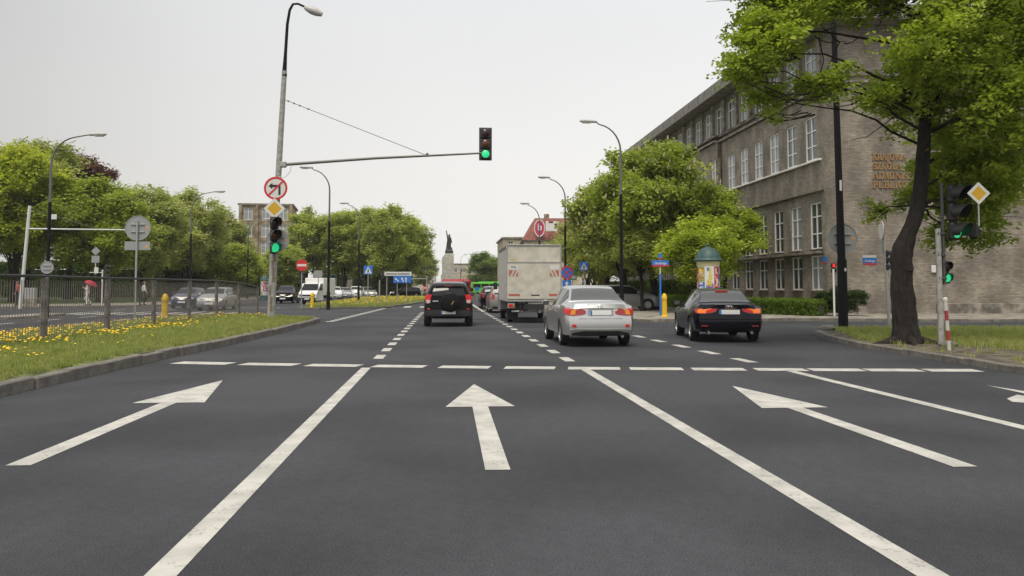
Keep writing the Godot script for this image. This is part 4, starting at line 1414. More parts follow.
	tree("square_tree", "small dark tree left of the monument plinth", at(-6.5, 262, 0.0), 12.0, 4.2, 1100, "far", g0, g1, "", {"low": 0.1, "size": 1.3})
	# hedges and bushes
	var hb := func(label: String, line: Array, w: float, h: float, per: int, c0: Color, c1: Color, size: float, kind := "hedge") -> void:
		var hd := thing("hedge", label, "hedge", at(line[0], line[1], 0.1))
		var core := Build.new()
		var ps := []
		var cs := []
		var p := poly(line)
		for k in p.size() - 1:
			var d := p[k + 1] - p[k]
			var n2 := d.normalized().orthogonal()
			var m := (p[k] + p[k + 1]) * 0.5 - p[0]
			core.box(at(m.x, m.y, h * 0.42), Vector3(w * 0.7, h * 0.84, d.length()), Basis(Vector3.UP, atan2(-d.x, d.y)), 0.1)
			for j in int(d.length() * per):
				var u := rng.randf()
				var a := rnd(-1, 1)
				var y := rng.randf()
				if rng.randf() < 0.45: y = rnd(0.93, 1.03) 
				else: a = signf(a) * rnd(0.88, 1.03)
				var q := p[k] + d * u + n2 * a * w * 0.5 - p[0]
				ps.append(Transform3D(Basis(Vector3(rnd(-1, 1), rnd(-1, 1), rnd(-1, 1)).normalized(), rnd(0, TAU)).scaled(Vector3.ONE * size * rnd(0.7, 1.3)), at(q.x, q.y, y * h)))
				cs.append(c0.lerp(c1, rng.randf()))
		part("stems", core, M.hedge_core, hd)
		scatter("foliage", clumps[kind], M.leaf, hd, ps, cs)
	hb.call("low clipped green hedge under the ground floor windows of the school", [17.2, 39.0, 15.6, 42.5, 15.3, 48, 15.3, 70], 0.8, 0.66, 330, Color(0.10, 0.17, 0.02), Color(0.20, 0.29, 0.04), 1.0)
	hb.call("long dark hedge at the back of the park lawn, behind the railing", [-95, 116, -37, 114, -31, 140, -28.5, 172], 2.4, 4.2, 60, Color(0.05, 0.09, 0.02), Color(0.11, 0.17, 0.035), 3.4)
	hb.call("dark hedge of the far side street, behind the parked white cars", [-26, 175, -7, 170], 2.4, 4.6, 60, Color(0.05, 0.09, 0.02), Color(0.13, 0.17, 0.04), 3.6)
	hb.call("dark shrubbery in the shade behind the chestnut trunks", [16.6, 53, 16.6, 92], 1.2, 1.6, 60, Color(0.05, 0.085, 0.02), Color(0.10, 0.15, 0.03), 2.0)
	var y := thing("yew_bush", "spreading dark green bush against the rounded corner of the school", "bush", at(18.4, 39.6, 0.1))
	var yb := Build.new()
	for k in 14:
		var a := TAU * k / 14
		yb.tube([Vector3.ZERO, Vector3(cos(a) * 0.5, 0.6, sin(a) * 0.35), Vector3(cos(a) * 1.05, 0.9 + 0.3 * sin(k * 2.0), sin(a) * 0.7)], [0.03, 0.02, 0.008], 5)
	part("branches", yb, M.bark, y)
	var bl := []
	for q in [[0, 0.75, 0, 0.6], [-0.55, 0.6, 0.1, 0.5], [0.55, 0.7, 0, 0.5], [0.95, 0.85, 0, 0.35], [-0.2, 1.05, 0, 0.4], [0.35, 1.0, 0.1, 0.38], [-0.85, 0.85, 0, 0.35], [0, 0.4, 0.3, 0.5]]:
		bl.append([Vector3(q[0], q[1], q[2]), q[3]])
	var yc := crown_points(bl, 1500, Color(0.035, 0.065, 0.022), Color(0.09, 0.13, 0.05), 0.8, 12, 0.6, 1.2)
	scatter("foliage", clumps.needle, M.leaf, y, yc[0], yc[1])

# --- street furniture ----------------------------------------------------------------------------------------------

func disc(parent: Node, called: String, mat: Material, r: float, z: float, thick := 0.004, y := 0.0, seg := 28, x := 0.0) -> MeshInstance3D:
	var b := Build.new()
	b.lathe([[0.0, -thick], [r, -thick], [r, 0.0], [0.0, 0.0]], seg, Transform3D(Basis(Vector3.RIGHT, PI / 2), Vector3(x, y, z)), 20)
	return part(called, b, mat, parent)

func ring(parent: Node, called: String, mat: Material, r0: float, r1: float, z: float, thick := 0.004, y := 0.0) -> void:
	var b := Build.new()
	b.lathe([[r0, -thick], [r1, -thick], [r1, 0.0], [r0, 0.0], [r0, -thick]], 28, Transform3D(Basis(Vector3.RIGHT, PI / 2), Vector3(0, y, z)), 20, false)
	part(called, b, mat, parent)

func shape(parent: Node, called: String, mat: Material, outline: Array, z: float, thick := 0.004, y := 0.0) -> MeshInstance3D:
	var b := Build.new()
	b.prism(poly(outline), z, z + thick, Transform3D(Basis.IDENTITY, Vector3(0, y, 0)))
	return part(called, b, mat, parent)

func plate(parent: Node, called: String, mat: Material, w: float, h: float, z: float, thick := 0.004, y := 0.0, x := 0.0) -> MeshInstance3D:
	var b := Build.new()
	b.box(Vector3(x, y, z + thick * 0.5), Vector3(w, h, thick), Basis.IDENTITY, minf(thick * 0.3, 0.006))
	return part(called, b, mat, parent)

func pole(parent: Node, called: String, mat: Material, h: float, r: float, r1 := -1.0, x := 0.0, z := 0.0) -> MeshInstance3D:
	var b := Build.new()
	b.tube([Vector3(x, -0.15, z), Vector3(x, h, z)], [r, r1 if r1 > 0 else r], 12, true, 60)
	return part(called, b, mat, parent)

func lamp_post(label: String, where: Vector3, h: float, dir: float, arm := 2.1, group := "street lamps") -> Node3D:
	var t := thing("street_lamp", label, "street lamp", where, 0.0, group)
	var b := Build.new()
	b.tube([Vector3(0, -0.1, 0), Vector3(0, 1.1, 0), Vector3(0, 1.15, 0), Vector3(0, h * 0.62, 0)], [0.12, 0.115, 0.09, 0.075], 12, true, 60)
	part("pole", b, M.black_pole, t)
	var a := Build.new()
	var pts := [Vector3(0, h * 0.6, 0), Vector3(0, h - 1.5, 0)]
	for k in range(1, 8):
		var f := k / 7.0 * PI * 0.45
		pts.append(Vector3(dir * 1.25 * (1.0 - cos(f)), h - 1.5 + 1.35 * sin(f), 0))
	pts.append(Vector3(dir * (arm - 0.35), h - 0.03, 0))
	a.tube(pts, [0.062, 0.05, 0.045, 0.042, 0.04, 0.038, 0.036, 0.034, 0.032, 0.03], 10, true, 60)
	part("arm", a, M.lamp_arm, t)
	var hd := Build.new()
	var rows := []
	for q in [[-0.42, 0.05, 0.05], [-0.34, 0.075, 0.07], [0.1, 0.13, 0.09], [0.36, 0.11, 0.08], [0.44, 0.05, 0.04]]:
		var rg := PackedVector3Array()
		for k in 12:
			var an := TAU * k / 12
			rg.append(Vector3(dir * (arm + q[0]), h - 0.02 + sin(an) * q[2] + 0.10 * (q[0] + 0.3) * 0.3, cos(an) * q[1]))
		rows.append(rg)
	hd.grid(rows, true, 50, true)
	var head := part("lamp_head", hd, M.lamp_head, t)
	var gl := Build.new()
	gl.box(Vector3(dir * (arm + 0.1), h - 0.09, 0), Vector3(0.42, 0.05, 0.17), Basis.IDENTITY, 0.02)
	part("lamp_glass", gl, M.lamp_glass, head)
	return t

# three (or two) lamps one over another facing +z; lit counts from the top
func lamps(label: String, where: Vector3, turn: float, lit: int, module := 0.34, visor := 0.24, n := 3, group := "", back := false) -> Node3D:
	var t := thing("traffic_light", label, "traffic light", where, turn, group)
	var w := module * 0.98
	for k in n:
		var y := ((n - 1) * 0.5 - k) * module
		var b := Build.new()
		b.box(Vector3(0, y, -module * 0.2), Vector3(w * (0.64 if visor > 0.27 else 1.0), module * 0.985, module * 0.4), Basis.IDENTITY, 0.05)
		part("housing", b, M.signal, t)
		var kind := k if n == 3 else k * 2
		var mats := [M.lens_off_red, M.lens_off_amber, M.lens_off_green]
		var mat: Material = mats[kind]
		if k == lit: mat = M.lens_green if kind == 2 else M.lens_red
		var l := Build.new()
		l.lathe([[module * 0.37, 0.002], [module * 0.34, 0.02], [module * 0.2, 0.04], [0.0, 0.05]], 20, Transform3D(Basis(Vector3.RIGHT, PI / 2), Vector3(0, y, 0)), 80)
		part("lens", l, mat, t)
		if visor > 0:
			var vb := Build.new()
			var rows := []
			for e in [[0.40, 0.0], [0.41, 1.0], [0.385, 1.0], [0.375, 0.0]]:
				var rg := PackedVector3Array()
				for q in 17:
					var a := lerpf(-0.22 * PI, 1.22 * PI, q / 16.0)
					var reach: float = visor * e[1] * lerpf(0.45, 1.0, clampf(sin(a) * 0.6 + 0.45, 0, 1))
					rg.append(Vector3(cos(a) * module * e[0], y + sin(a) * module * e[0], 0.003 + reach))
				rows.append(rg)
			vb.grid(rows, false, 40, false, Vector2.ZERO, true)
			part("visor", vb, M.signal, t)
	if back: plate(t, "backboard", M.signal_grey, w * 1.25, module * n * 1.06, -module * 0.30, 0.02)
	return t

func sign_no_left(where: Vector3) -> void:
	var t := thing("no_left_turn_sign", "round no-left-turn sign with a red rim, high on the leaning mast", "road sign", where)
	disc(t, "plate", M.sign_white, 0.43, 0.0, 0.02)
	ring(t, "red_rim", M.sign_red, 0.355, 0.432, 0.006, 0.01)
	shape(t, "arrow", M.sign_black, [0.10, -0.25, 0.18, -0.25, 0.18, 0.08, 0.13, 0.13, -0.12, 0.13, -0.12, 0.20, -0.27, 0.08, -0.12, -0.03, -0.12, 0.04, 0.10, 0.04], 0.002, 0.003)
	var b := Build.new()
	b.box(Vector3(0, 0, 0.009), Vector3(0.06, 0.76, 0.006), Basis(Vector3(0, 0, 1), -PI * 0.25))
	part("red_bar", b, M.sign_red, t)

func sign_priority(label: String, where: Vector3, turn: float, s: float, post := 0.0) -> void:
	var t := thing("priority_sign", label, "road sign", where, turn)
	var q := s * 0.7071
	shape(t, "plate", M.sign_white, [0, -q, q, 0, 0, q, -q, 0], -0.01, 0.014)
	var r := q * 0.66
	shape(t, "yellow_field", M.sign_yellow, [0, -r, r, 0, 0, r, -r, 0], 0.0045, 0.003)
	if post > 0:
		var b := Build.new()
		b.rod(Vector3(0, -post, -0.03), Vector3(0, -q * 0.5, -0.03), 0.02)
		part("bracket", b, M.galv, t)

func sign_crossing(label: String, where: Vector3, h: float, s: float) -> void:
	var t := thing("pedestrian_crossing_sign", label, "road sign", where, 0.0, "pedestrian crossing signs")
	pole(t, "post", M.galv, h, 0.035, -1, 0, -0.05)
	plate(t, "plate", M.sign_blue, s, s, -0.005, 0.015, h - s * 0.5)
	var y := h - s * 0.5
	shape(t, "white_triangle", M.sign_white, [-s * 0.42, -s * 0.38, s * 0.42, -s * 0.38, 0, s * 0.42], 0.011, 0.003, y)
	var z := 0.0145
	var b := Build.new()
	var xf := Transform3D(Basis.IDENTITY, Vector3(0, y - s * 0.1, 0))
	b.lathe([[0, 0], [s * 0.05, 0], [s * 0.05, 0.003], [0, 0.003]], 12, Transform3D(Basis(Vector3.RIGHT, PI / 2), Vector3(0.0, y + s * 0.15, z + 0.003)), 20)
	b.prism(poly([-0.06 * s, 0.17 * s, 0.06 * s, 0.17 * s, 0.07 * s, -0.02 * s, 0.15 * s, -0.22 * s, 0.08 * s, -0.22 * s, 0.0, -0.06 * s, -0.09 * s, -0.22 * s, -0.16 * s, -0.22 * s, -0.06 * s, 0.0]), z, z + 0.003, xf)
	part("walking_figure", b, M.sign_black, t)

func sign_back(label: String, where: Vector3, r: float, h: float, board := 0.0, post_z := 0.07, post := true) -> void:
	var t := thing("round_sign_back", label, "road sign", where, 0.0)
	var y := h - r
	if post: pole(t, "post", M.galv, h - 0.15, 0.035, -1, 0, post_z)
	disc(t, "plate", M.sign_back, r, 0.0, 0.02, y)
	ring(t, "rim", M.sign_back, r - 0.02, r + 0.004, 0.012, 0.016, y)
	for dy in [-0.3, 0.3]:
		plate(t, "bracket_bar", M.galv, r * 1.1, 0.045, 0.005, 0.03, y + dy * r)
	disc(t, "sticker", M.sign_orange, r * 0.09, 0.004, 0.003, y + 0.02, 12, r * 0.72)
	if board > 0:
		plate(t, "board_back", M.sign_back, board, board * 0.34, 0.0, 0.02, y - r - board * 0.22)
		disc(t, "sticker", M.sign_orange, r * 0.09, 0.022, 0.003, y - r - board * 0.25, 12, board * 0.36)

func bollard(label: String, where: Vector3, h := 0.95) -> void:
	var t := thing("yellow_bollard", label, "bollard", where, 0.0, "yellow bollards")
	var b := Build.new()
	b.lathe([[0.16, -0.1], [0.17, 0.0], [0.16, 0.05], [0.115, 0.09], [0.115, h - 0.25], [0.13, h - 0.23], [0.125, h - 0.18], [0.09, h - 0.06], [0.04, h], [0, h]], 16)
	part("body", b, M.bollard, t)
	var c := Build.new()
	c.lathe([[0.121, h - 0.33], [0.121, h - 0.29], [0.11, h - 0.29], [0.11, h - 0.33]], 16)
	part("collar", c, M.bollard_dark, t)

func poster_tex(seed_: int, base: Color, inks: Array) -> StandardMaterial3D:
	var rr := RandomNumberGenerator.new()
	rr.seed = seed_
	var im := Image.create(96, 128, false, Image.FORMAT_RGB8)
	im.fill(base.linear_to_srgb())
	for k in 16:
		var w := rr.randi_range(8, 46)
		var h := rr.randi_range(4, 30)
		var c: Color = inks[rr.randi() % inks.size()]
		im.fill_rect(Rect2i(rr.randi_range(2, 92 - w), rr.randi_range(2, 124 - h), w, h), c.linear_to_srgb())
	for k in 5:                                              # lines of small print
		var y := rr.randi_range(84, 122)
		var x := 8
		while x < 84:
			var w := rr.randi_range(2, 7)
			im.fill_rect(Rect2i(x, y, w, 2), Color(0.2, 0.2, 0.25))
			x += w + 2
	var m := StandardMaterial3D.new()
	m.albedo_texture = ImageTexture.create_from_image(im)
	m.roughness = 0.5
	return m

func bent(r: float, a0: float, a1: float, y0: float, y1: float) -> Build:
	var b := Build.new()
	var n := 10
	for k in n:
		var p := lerpf(a0, a1, float(k) / n)
		var q := lerpf(a0, a1, float(k + 1) / n)
		b.quad(Vector3(sin(p) * r, y0, cos(p) * r), Vector3(sin(q) * r, y0, cos(q) * r), Vector3(sin(q) * r, y1, cos(q) * r), Vector3(sin(p) * r, y1, cos(p) * r), Rect2(float(k) / n, 0, 1.0 / n, 1))
	return b

func advert_column(label: String, where: Vector3, turn: float, seed_: int, s := 1.0) -> void:
	var t := thing("advertising_column", label, "advertising column", where, turn, "advertising columns")
	var b := Build.new()
	b.lathe([[0.64, -0.1], [0.64, 0.12], [0.60, 0.16], [0.60, 0.45], [0.56, 0.5], [0.54, 0.55]], 28)
	part("base", b, M.dome, t)
	b = Build.new()
	b.lathe([[0.54, 0.5], [0.54, 2.42]], 32)
	part("drum", b, M.sign_white, t)
	b = Build.new()
	b.lathe([[0.55, 2.42], [0.56, 2.44], [0.56, 2.62], [0.55, 2.64]], 32)
	part("name_band", b, M.band, t)
	b = Build.new()
	b.lathe([[0.54, 2.62], [0.66, 2.66], [0.69, 2.7], [0.66, 2.76], [0.60, 2.80], [0.57, 2.95], [0.47, 3.14], [0.30, 3.28], [0.12, 3.35], [0.05, 3.37], [0.05, 3.42], [0.075, 3.46], [0.04, 3.52], [0.0, 3.53]], 32)
	part("dome", b, M.dome, t)
	var pal := [[Color(0.6, 0.58, 0.6), [Color(0.35, 0.3, 0.4), Color(0.1, 0.08, 0.1), Color(0.7, 0.65, 0.6)]], [Color(0.25, 0.36, 0.06), [Color(0.7, 0.6, 0.05), Color(0.55, 0.05, 0.05), Color(0.6, 0.3, 0.1), Color(0.3, 0.4, 0.1), Color(0.7, 0.5, 0.4)]], [Color(0.65, 0.65, 0.62), [Color(0.1, 0.15, 0.4), Color(0.5, 0.1, 0.3), Color(0.6, 0.5, 0.1)]], [Color(0.4, 0.05, 0.06), [Color(0.7, 0.6, 0.5), Color(0.3, 0.02, 0.03), Color(0.6, 0.2, 0.15)]], [Color(0.05, 0.10, 0.32), [Color(0.6, 0.65, 0.7), Color(0.1, 0.2, 0.5)]], [Color(0.7, 0.69, 0.66), [Color(0.7, 0.2, 0.02), Color(0.6, 0.5, 0.4)]]]
	var lay := [[-1.0, -0.34, 1.65, 2.38, 0], [-0.32, 0.50, 1.10, 2.38, 1], [0.53, 1.1, 1.0, 2.38, 2], [-1.0, -0.34, 1.06, 1.62, 3], [-0.32, 0.50, 0.62, 1.07, 4], [-1.0, -0.34, 0.60, 1.03, 5], [1.15, 1.9, 0.62, 2.36, 3], [-1.9, -1.05, 0.62, 2.36, 2], [0.53, 1.1, 0.6, 0.96, 0], [2.0, 3.9, 0.62, 2.36, 1]]
	for q in lay:
		part("poster", bent(0.547, q[0], q[1], q[2], q[3]), poster_tex(seed_ * 10 + q[4], pal[(q[4] + seed_) % 6][0], pal[(q[4] + seed_) % 6][1]), t)
	t.scale = Vector3.ONE * s

func make_fence() -> void:
	var f := thing("pedestrian_railing", "long grey pedestrian railing with flat posts and a black top rail along the grass island", "railing", at(-8.0, 14.75))
	var z0 := 14.75
	var step := 3.27
	var bar := Build.new()
	bar.box(Vector3(0, 0.65, 0), Vector3(0.010, 1.12, 0.012))
	var barm := bar.mesh()
	var pb := Build.new()
	pb.box(Vector3(0, 0.59, 0), Vector3(0.085, 1.36, 0.15), Basis.IDENTITY, 0.012)
	var pm := pb.mesh()
	for k in 8:
		var z := z0 + step * k
		var g := median_height(-8.0, z)
		var o := put("post", pm, M.fence, f)
		o.position = at(0, z - z0, g)
		o.rotation.z = rnd(-0.012, 0.012)
		if k == 7: break
		var g2 := median_height(-8.0, z + step)
		for j in 30:
			var u := (j + 0.75) / 30.5
			var bo := put("bar", barm, M.fence, f)
			bo.position = at(0, z - z0 + step * u, lerpf(g, g2, u))
		var r := Build.new()
		r.rod(at(0, z - z0, g + 0.07), at(0, z - z0 + step, g2 + 0.07), 0.012, -1, 6)
		part("lower_rail", r, M.fence, f)
		var tr := Build.new()
		var a := at(0, z - z0 - 0.02, g + 1.29)
		var e := at(0, z - z0 + step - 0.02, g2 + 1.29)
		tr.box((a + e) * 0.5, Vector3(0.07, 0.055, (e - a).length()), Basis.looking_at((e - a).normalized()), 0.012)
		part("top_rail", tr, M.rail, f)

func make_street() -> void:
	make_fence()
	# the leaning mast on the island nose: street lamp, signal arm and guy wire in one
	var m := thing("signal_mast", "leaning grey mast carrying a lamp on top and a long signal arm", "mast", at(-6.5, 33.0, 0.2))
	var b := Build.new()
	b.tube([Vector3(0, -0.3, 0), Vector3(0.01, 0.4, 0), Vector3(0.06, 2.6, 0)], [0.155, 0.15, 0.145], 16, true, 60)
	part("foot", b, M.grey_pole, m)
	for q in [[0.35, 0.55, 0.10], [0.95, 0.35, -0.3], [1.45, 0.5, 0.35], [1.95, 0.3, 0.1], [2.2, 0.25, 0.5]]:
		var rb := bent(0.158, q[2] - 0.3, q[2] + 0.25, q[0], q[0] + q[1])
		var o := part("rust_patch", rb, M.rust, m)
		o.position.x = q[0] * 0.02
	b = Build.new()
	b.tube([Vector3(0.06, 2.5, 0), Vector3(0.34, 9.4, 0)], [0.125, 0.095], 16, true, 60)
	part("pole", b, M.grey_pole, m)
	b = Build.new()
	b.tube([Vector3(0.34, 9.2, 0), Vector3(0.34, 9.35, 0), Vector3(0.37, 10.1, 0), Vector3(0.42, 11.2, 0), Vector3(0.50, 11.75, 0), Vector3(0.62, 11.98, 0), Vector3(0.8, 12.0, 0), Vector3(1.15, 11.85, 0)], [0.105, 0.085, 0.06, 0.055, 0.05, 0.045, 0.042, 0.04], 10, true, 60)
	part("lamp_arm", b, M.black_pole, m)
	b = Build.new()
	b.lathe([[0, -0.38], [0.09, -0.36], [0.15, -0.15], [0.16, 0.05], [0.11, 0.25], [0.05, 0.36], [0, 0.38]], 14, Transform3D(Basis(Vector3(0, 0, 1), 1.2), Vector3(1.38, 11.74, 0)))
	part("lamp_head", b, M.lamp_head, m)
	b = Build.new()
	b.tube([Vector3(0.15, 5.82, 0), Vector3(3.8, 6.12, 0), Vector3(7.85, 6.36, 0)], [0.06, 0.05, 0.035], 10, true, 60)
	part("signal_arm", b, M.galv_dark, m)
	b = Build.new()
	b.box(Vector3(0.32, 5.84, 0), Vector3(0.3, 0.22, 0.2), Basis.IDENTITY, 0.03)
	b.tube([Vector3(0.2, 5.35, 0.12), Vector3(0.45, 5.35, 0.12), Vector3(0.62, 5.55, 0.1), Vector3(0.68, 5.82, 0.06)], [0.012, 0.012, 0.012, 0.012], 6)
	part("clamp", b, M.galv, m)
	b = Build.new()
	b.rod(Vector3(0.40, 8.29, 0), Vector3(5.73, 6.24, 0), 0.013, -1, 6)
	for q in [0.02, 0.06, 0.10, 0.16]: b.box(Vector3(0.40, 8.29, 0).lerp(Vector3(5.73, 6.24, 0), q), Vector3(0.07, 0.05, 0.05))
	b.box(Vector3(5.73, 6.27, 0), Vector3(0.1, 0.14, 0.1), Basis.IDENTITY, 0.02)
	part("guy_wire", b, M.galv_dark, m)
	sign_no_left(at(-6.37, 32.78, 5.12))
	sign_priority("yellow and white priority diamond below the no-left-turn sign", at(-6.40, 32.76, 4.36), 0, 0.56)
	sign_back("dark round board behind the near left signal lamps", at(-6.28, 32.84, 2.75), 0.42, 0.84 , 0.0, 0.07, false)
	lamps("three-lamp signal under the priority diamond, lowest lamp lit green", at(-6.34, 32.60, 3.36), 0.5, 2, 0.46, 0.36)
	lamps("signal hanging at the end of the long arm over the street, lit green", at(1.45, 32.95, 6.92), 0, 2, 0.40, 0.0, 3, "", true)
	# lamps
	lamp_post("tall black street lamp seen through the railing at the left, arm to the right", at(-19.05, 43.2, 0.1), 8.75, 1.0)
	lamp_post("second street lamp at the left, in front of the park trees", at(-19.8, 69, 0.1), 8.8, 1.0)
	lamp_post("small far street lamp before the sooty stone building", at(-22.6, 101, 0.1), 9.1, 1.0)
	lamp_post("street lamp on the far island right of the mast, arm to the left", at(-7.6, 56.8, 0.0), 9.2, -1.0, 1.5)
	lamp_post("second street lamp on the far island, among the pale trees", at(-8.2, 82, 0.1), 9.2, -1.0, 1.4)
	lamp_post("street lamp behind the silver saloon, arm to the left over the lorry's lane", at(8.6, 42.5, 0.1), 9.6, -1.0, 1.6)
	lamp_post("second street lamp on the right, just right of the lorry", at(8.4, 61.5, 0.1), 9.2, -1.0, 1.5)
	lamp_post("third street lamp on the right, rising behind the lorry", at(8.3, 78, 0.1), 8.9, -1.0, 1.3)
	lamp_post("tiny far lamp right of the monument", at(3.4, 215, 0), 9.5, 1.0, 1.2)
	var big := thing("street_lamp", "thick black lamp post on the right corner island, its top lost in leaves", "street lamp", at(12.55, 27.0, 0.1), 0.0, "street lamps")
	b = Build.new()
	b.tube([Vector3(0.06, -0.1, 0), Vector3(0.06, 2.2, 0), Vector3(0.05, 2.25, 0), Vector3(-0.06, 13, 0)], [0.155, 0.15, 0.125, 0.07], 14, true, 60)
	part("pole", b, M.black_pole, big)
	b = Build.new()
	b.box(Vector3(0.1, 1.9, 0.15), Vector3(0.06, 0.1, 0.02))
	b.box(Vector3(0.02, 4.6, 0.13), Vector3(0.07, 0.34, 0.012))
	part("sticker", b, M.sign_white, big)
	b = Build.new()
	b.box(Vector3(0.14, 0.8, 0.02), Vector3(0.12, 0.6, 0.2), Basis.IDENTITY, 0.02)
	part("fuse_box", b, M.black_pole, big)
	b = Build.new()
	b.tube([Vector3(-0.06, 12.5, 0), Vector3(-0.3, 13.6, 0), Vector3(-1.2, 14.0, 0), Vector3(-2.0, 14.0, 0)], [0.06, 0.05, 0.04, 0.035], 8)
	part("arm", b, M.lamp_arm, big)
	sign_back("large round sign seen from behind on the thick black lamp post", at(12.72, 27.16, 2.50), 0.5, 1.0, 0.0, 0.3, false)
	# left side
	sign_back("round sign seen from behind with a board under it, at the railing", at(-10.7, 31.0, 0.2), 0.43, 3.72, 0.86)
	sign_back("small round sign seen from behind on the nearest left lamp", at(-19.0, 43.0, 2.12), 0.3, 0.56, 0.0, 0.05, false)
	bollard("yellow bollard behind the railing at the left", at(-10.6, 33.8, 0.25))
	bollard("yellow bollard on the near tip of the far island, below the white van", at(-8.9, 58.7, 0.1), 1.0)
	bollard("yellow bollard at the pavement corner beside the street name post", at(9.65, 38.2, 0.12), 1.05)
	var gp := thing("signal_gantry", "white post with a long white arm and a guy wire at the far left corner", "signal post", at(-28.4, 60.5, -0.2))
	b = Build.new()
	b.tube([Vector3(0, -0.1, 0), Vector3(0.42, 7.1, 0)], [0.12, 0.10], 10, true, 60)
	part("post", b, M.pole_white, gp)
	b = Build.new()
	b.rod(Vector3(0.33, 5.55, 0), Vector3(7.1, 5.5, 0), 0.055, 0.045)
	part("arm", b, M.pole_white, gp)
	b = Build.new()
	b.rod(Vector3(0.42, 6.95, 0), Vector3(4.9, 5.55, 0), 0.012, -1, 5)
	part("guy_wire", b, M.galv_dark, gp)
	b = Build.new()
	b.box(Vector3(2.05, 6.35, 0.05), Vector3(0.34, 0.34, 0.1), Basis.IDENTITY, 0.02)
	part("small_board", b, M.sign_white, gp)
	var cab := thing("utility_cabinet", "grey metal utility cabinet on the far left pavement", "cabinet", at(-29.6, 64.6, 0.12))
	b = Build.new()
	b.box(Vector3(0, 0.22, 0), Vector3(0.78, 0.44, 0.34), Basis.IDENTITY, 0.02)
	part("base", b, M.stone, cab)
	b = Build.new()
	b.box(Vector3(0, 0.85, 0), Vector3(0.8, 0.84, 0.36), Basis.IDENTITY, 0.02)
	part("body", b, M.sign_back, cab)
	for x in [-0.2, 0.2]: plate(cab, "door", M.galv, 0.375, 0.74, 0.18, 0.012, 0.85, x)
	var pp := thing("signal_post", "white signal post with square sign backs at the left crossing", "signal post", at(-24.8, 64.9, 0.1))
	pole(pp, "post", M.pole_white, 2.6, 0.06)
	b = Build.new()
	b.box(Vector3(-0.45, 2.4, 0), Vector3(0.9, 0.05, 0.05))
	b.box(Vector3(-0.5, 2.9, 0), Vector3(0.05, 1.3, 0.05))
	part("bracket", b, M.pole_white, pp)
	plate(pp, "square_board", M.sign_back, 0.55, 0.5, 0.03, 0.02, 3.35, -0.5)
	shape(pp, "diamond_board", M.sign_back, [-0.5, 3.62, -0.18, 3.94, -0.5, 4.26, -0.82, 3.94], 0.03, 0.02)
	lamps("pedestrian signal seen from behind on the left crossing post", at(-24.45, 64.8, 2.55), 2.4, -1, 0.34, 0.22, 3)
	plate(pp, "white_board", M.sign_white, 0.3, 0.42, 0.05, 0.02, 2.55, -0.42)
	# far island
	var ne := thing("no_entry_sign", "red no entry sign with a white bar on the far island", "road sign", at(-9.65, 58.9, 0.0))
	pole(ne, "post", M.galv, 2.4, 0.04, -1, 0, -0.06)
	disc(ne, "plate", M.sign_red, 0.385, 0.0, 0.02, 2.9)
	plate(ne, "white_bar", M.sign_white, 0.60, 0.15, 0.002, 0.004, 2.9)
	lamps("signal seen from behind under the no entry sign", at(-9.7, 59.2, 2.05), PI * 0.85, -1, 0.28, 0.22, 3)
	var sb := thing("rear_of_board", "small grey board seen from behind above the white van", "road sign", at(-9.0, 62, 0.1))
	pole(sb, "post", M.galv, 2.2, 0.03)
	plate(sb, "board", M.sign_back, 0.55, 0.5, 0.03, 0.02, 2.25)
	sign_crossing("blue pedestrian crossing sign on the far island", at(-5.9, 66, 0.1), 2.95, 0.66)
	var gn := thing("direction_board", "white name board over a blue lane-arrow board on thin posts, on the far island", "road sign", at(-4.15, 70.0, 0.1))
	for q in [[-1.2, 1.9, 0.055], [-0.62, 2.5, 0.035], [0.2, 1.9, 0.03], [0.95, 1.9, 0.03]]: pole(gn, "post", M.galv, q[1], q[2], -1, q[0], -0.05)
	plate(gn, "name_board", M.sign_white, 2.4, 0.32, 0.0, 0.04, 2.40, 0.13)
	lettering("Dworzec Zachodni", 0.15, 0.01, M.sign_black, gn, Vector3(0.25, 2.40, 0.047), Basis.IDENTITY, "letters", "Droid Sans", 1.8)
	plate(gn, "lane_board", M.sign_blue, 1.42, 0.54, 0.0, 0.04, 1.95, 0.6)
	var ab := Build.new()
	for q in [[0.32, 0.9], [0.78, 0.45], [1.05, 0.0]]:
		var xf := Transform3D(Basis(Vector3(0, 0, 1), q[1]), Vector3(q[0] - 0.16, 1.93, 0.042))
		ab.prism(poly([-0.04, -0.2, 0.04, -0.2, 0.04, 0.05, 0.11, 0.05, 0, 0.21, -0.11, 0.05, -0.04, 0.05]), 0, 0.004, xf)
	part("lane_arrows", ab, M.sign_white, gn)
	lamps("small dark signal on the direction board's left post", at(-5.1, 69.9, 2.4), 2.6, -1, 0.22, 0.14, 3)
	var far_post := thing("signal_gantry", "thin grey post with a short arm right of the direction board", "signal post", at(-2.2, 96, 0.1))
	pole(far_post, "post", M.galv, 2.6, 0.06)
	b = Build.new()
	b.rod(Vector3(0, 2.25, 0), Vector3(-1.7, 2.25, 0), 0.035)
	part("arm", b, M.galv, far_post)
	var ne2 := thing("no_entry_sign", "tiny far no entry sign left of the black four-by-four", "road sign", at(-2.5, 104, 0.1))
	pole(ne2, "post", M.galv, 1.2, 0.03)
	disc(ne2, "plate", M.sign_red, 0.3, 0.05, 0.02, 1.25)
	plate(ne2, "white_bar", M.sign_white, 0.46, 0.12, 0.052, 0.004, 1.25)
	advert_column("distant advertising column with a green dome behind the left cars", at(-20.3, 99, 0.12), 0.2, 2, 0.78)
	advert_column("small advertising column behind the first parked white car", at(-17.0, 132, 0.12), 0.0, 4, 1.0)
	advert_column("farthest advertising column among the pale trees", at(-16.6, 150, 0.12), 0.3, 5, 1.0)
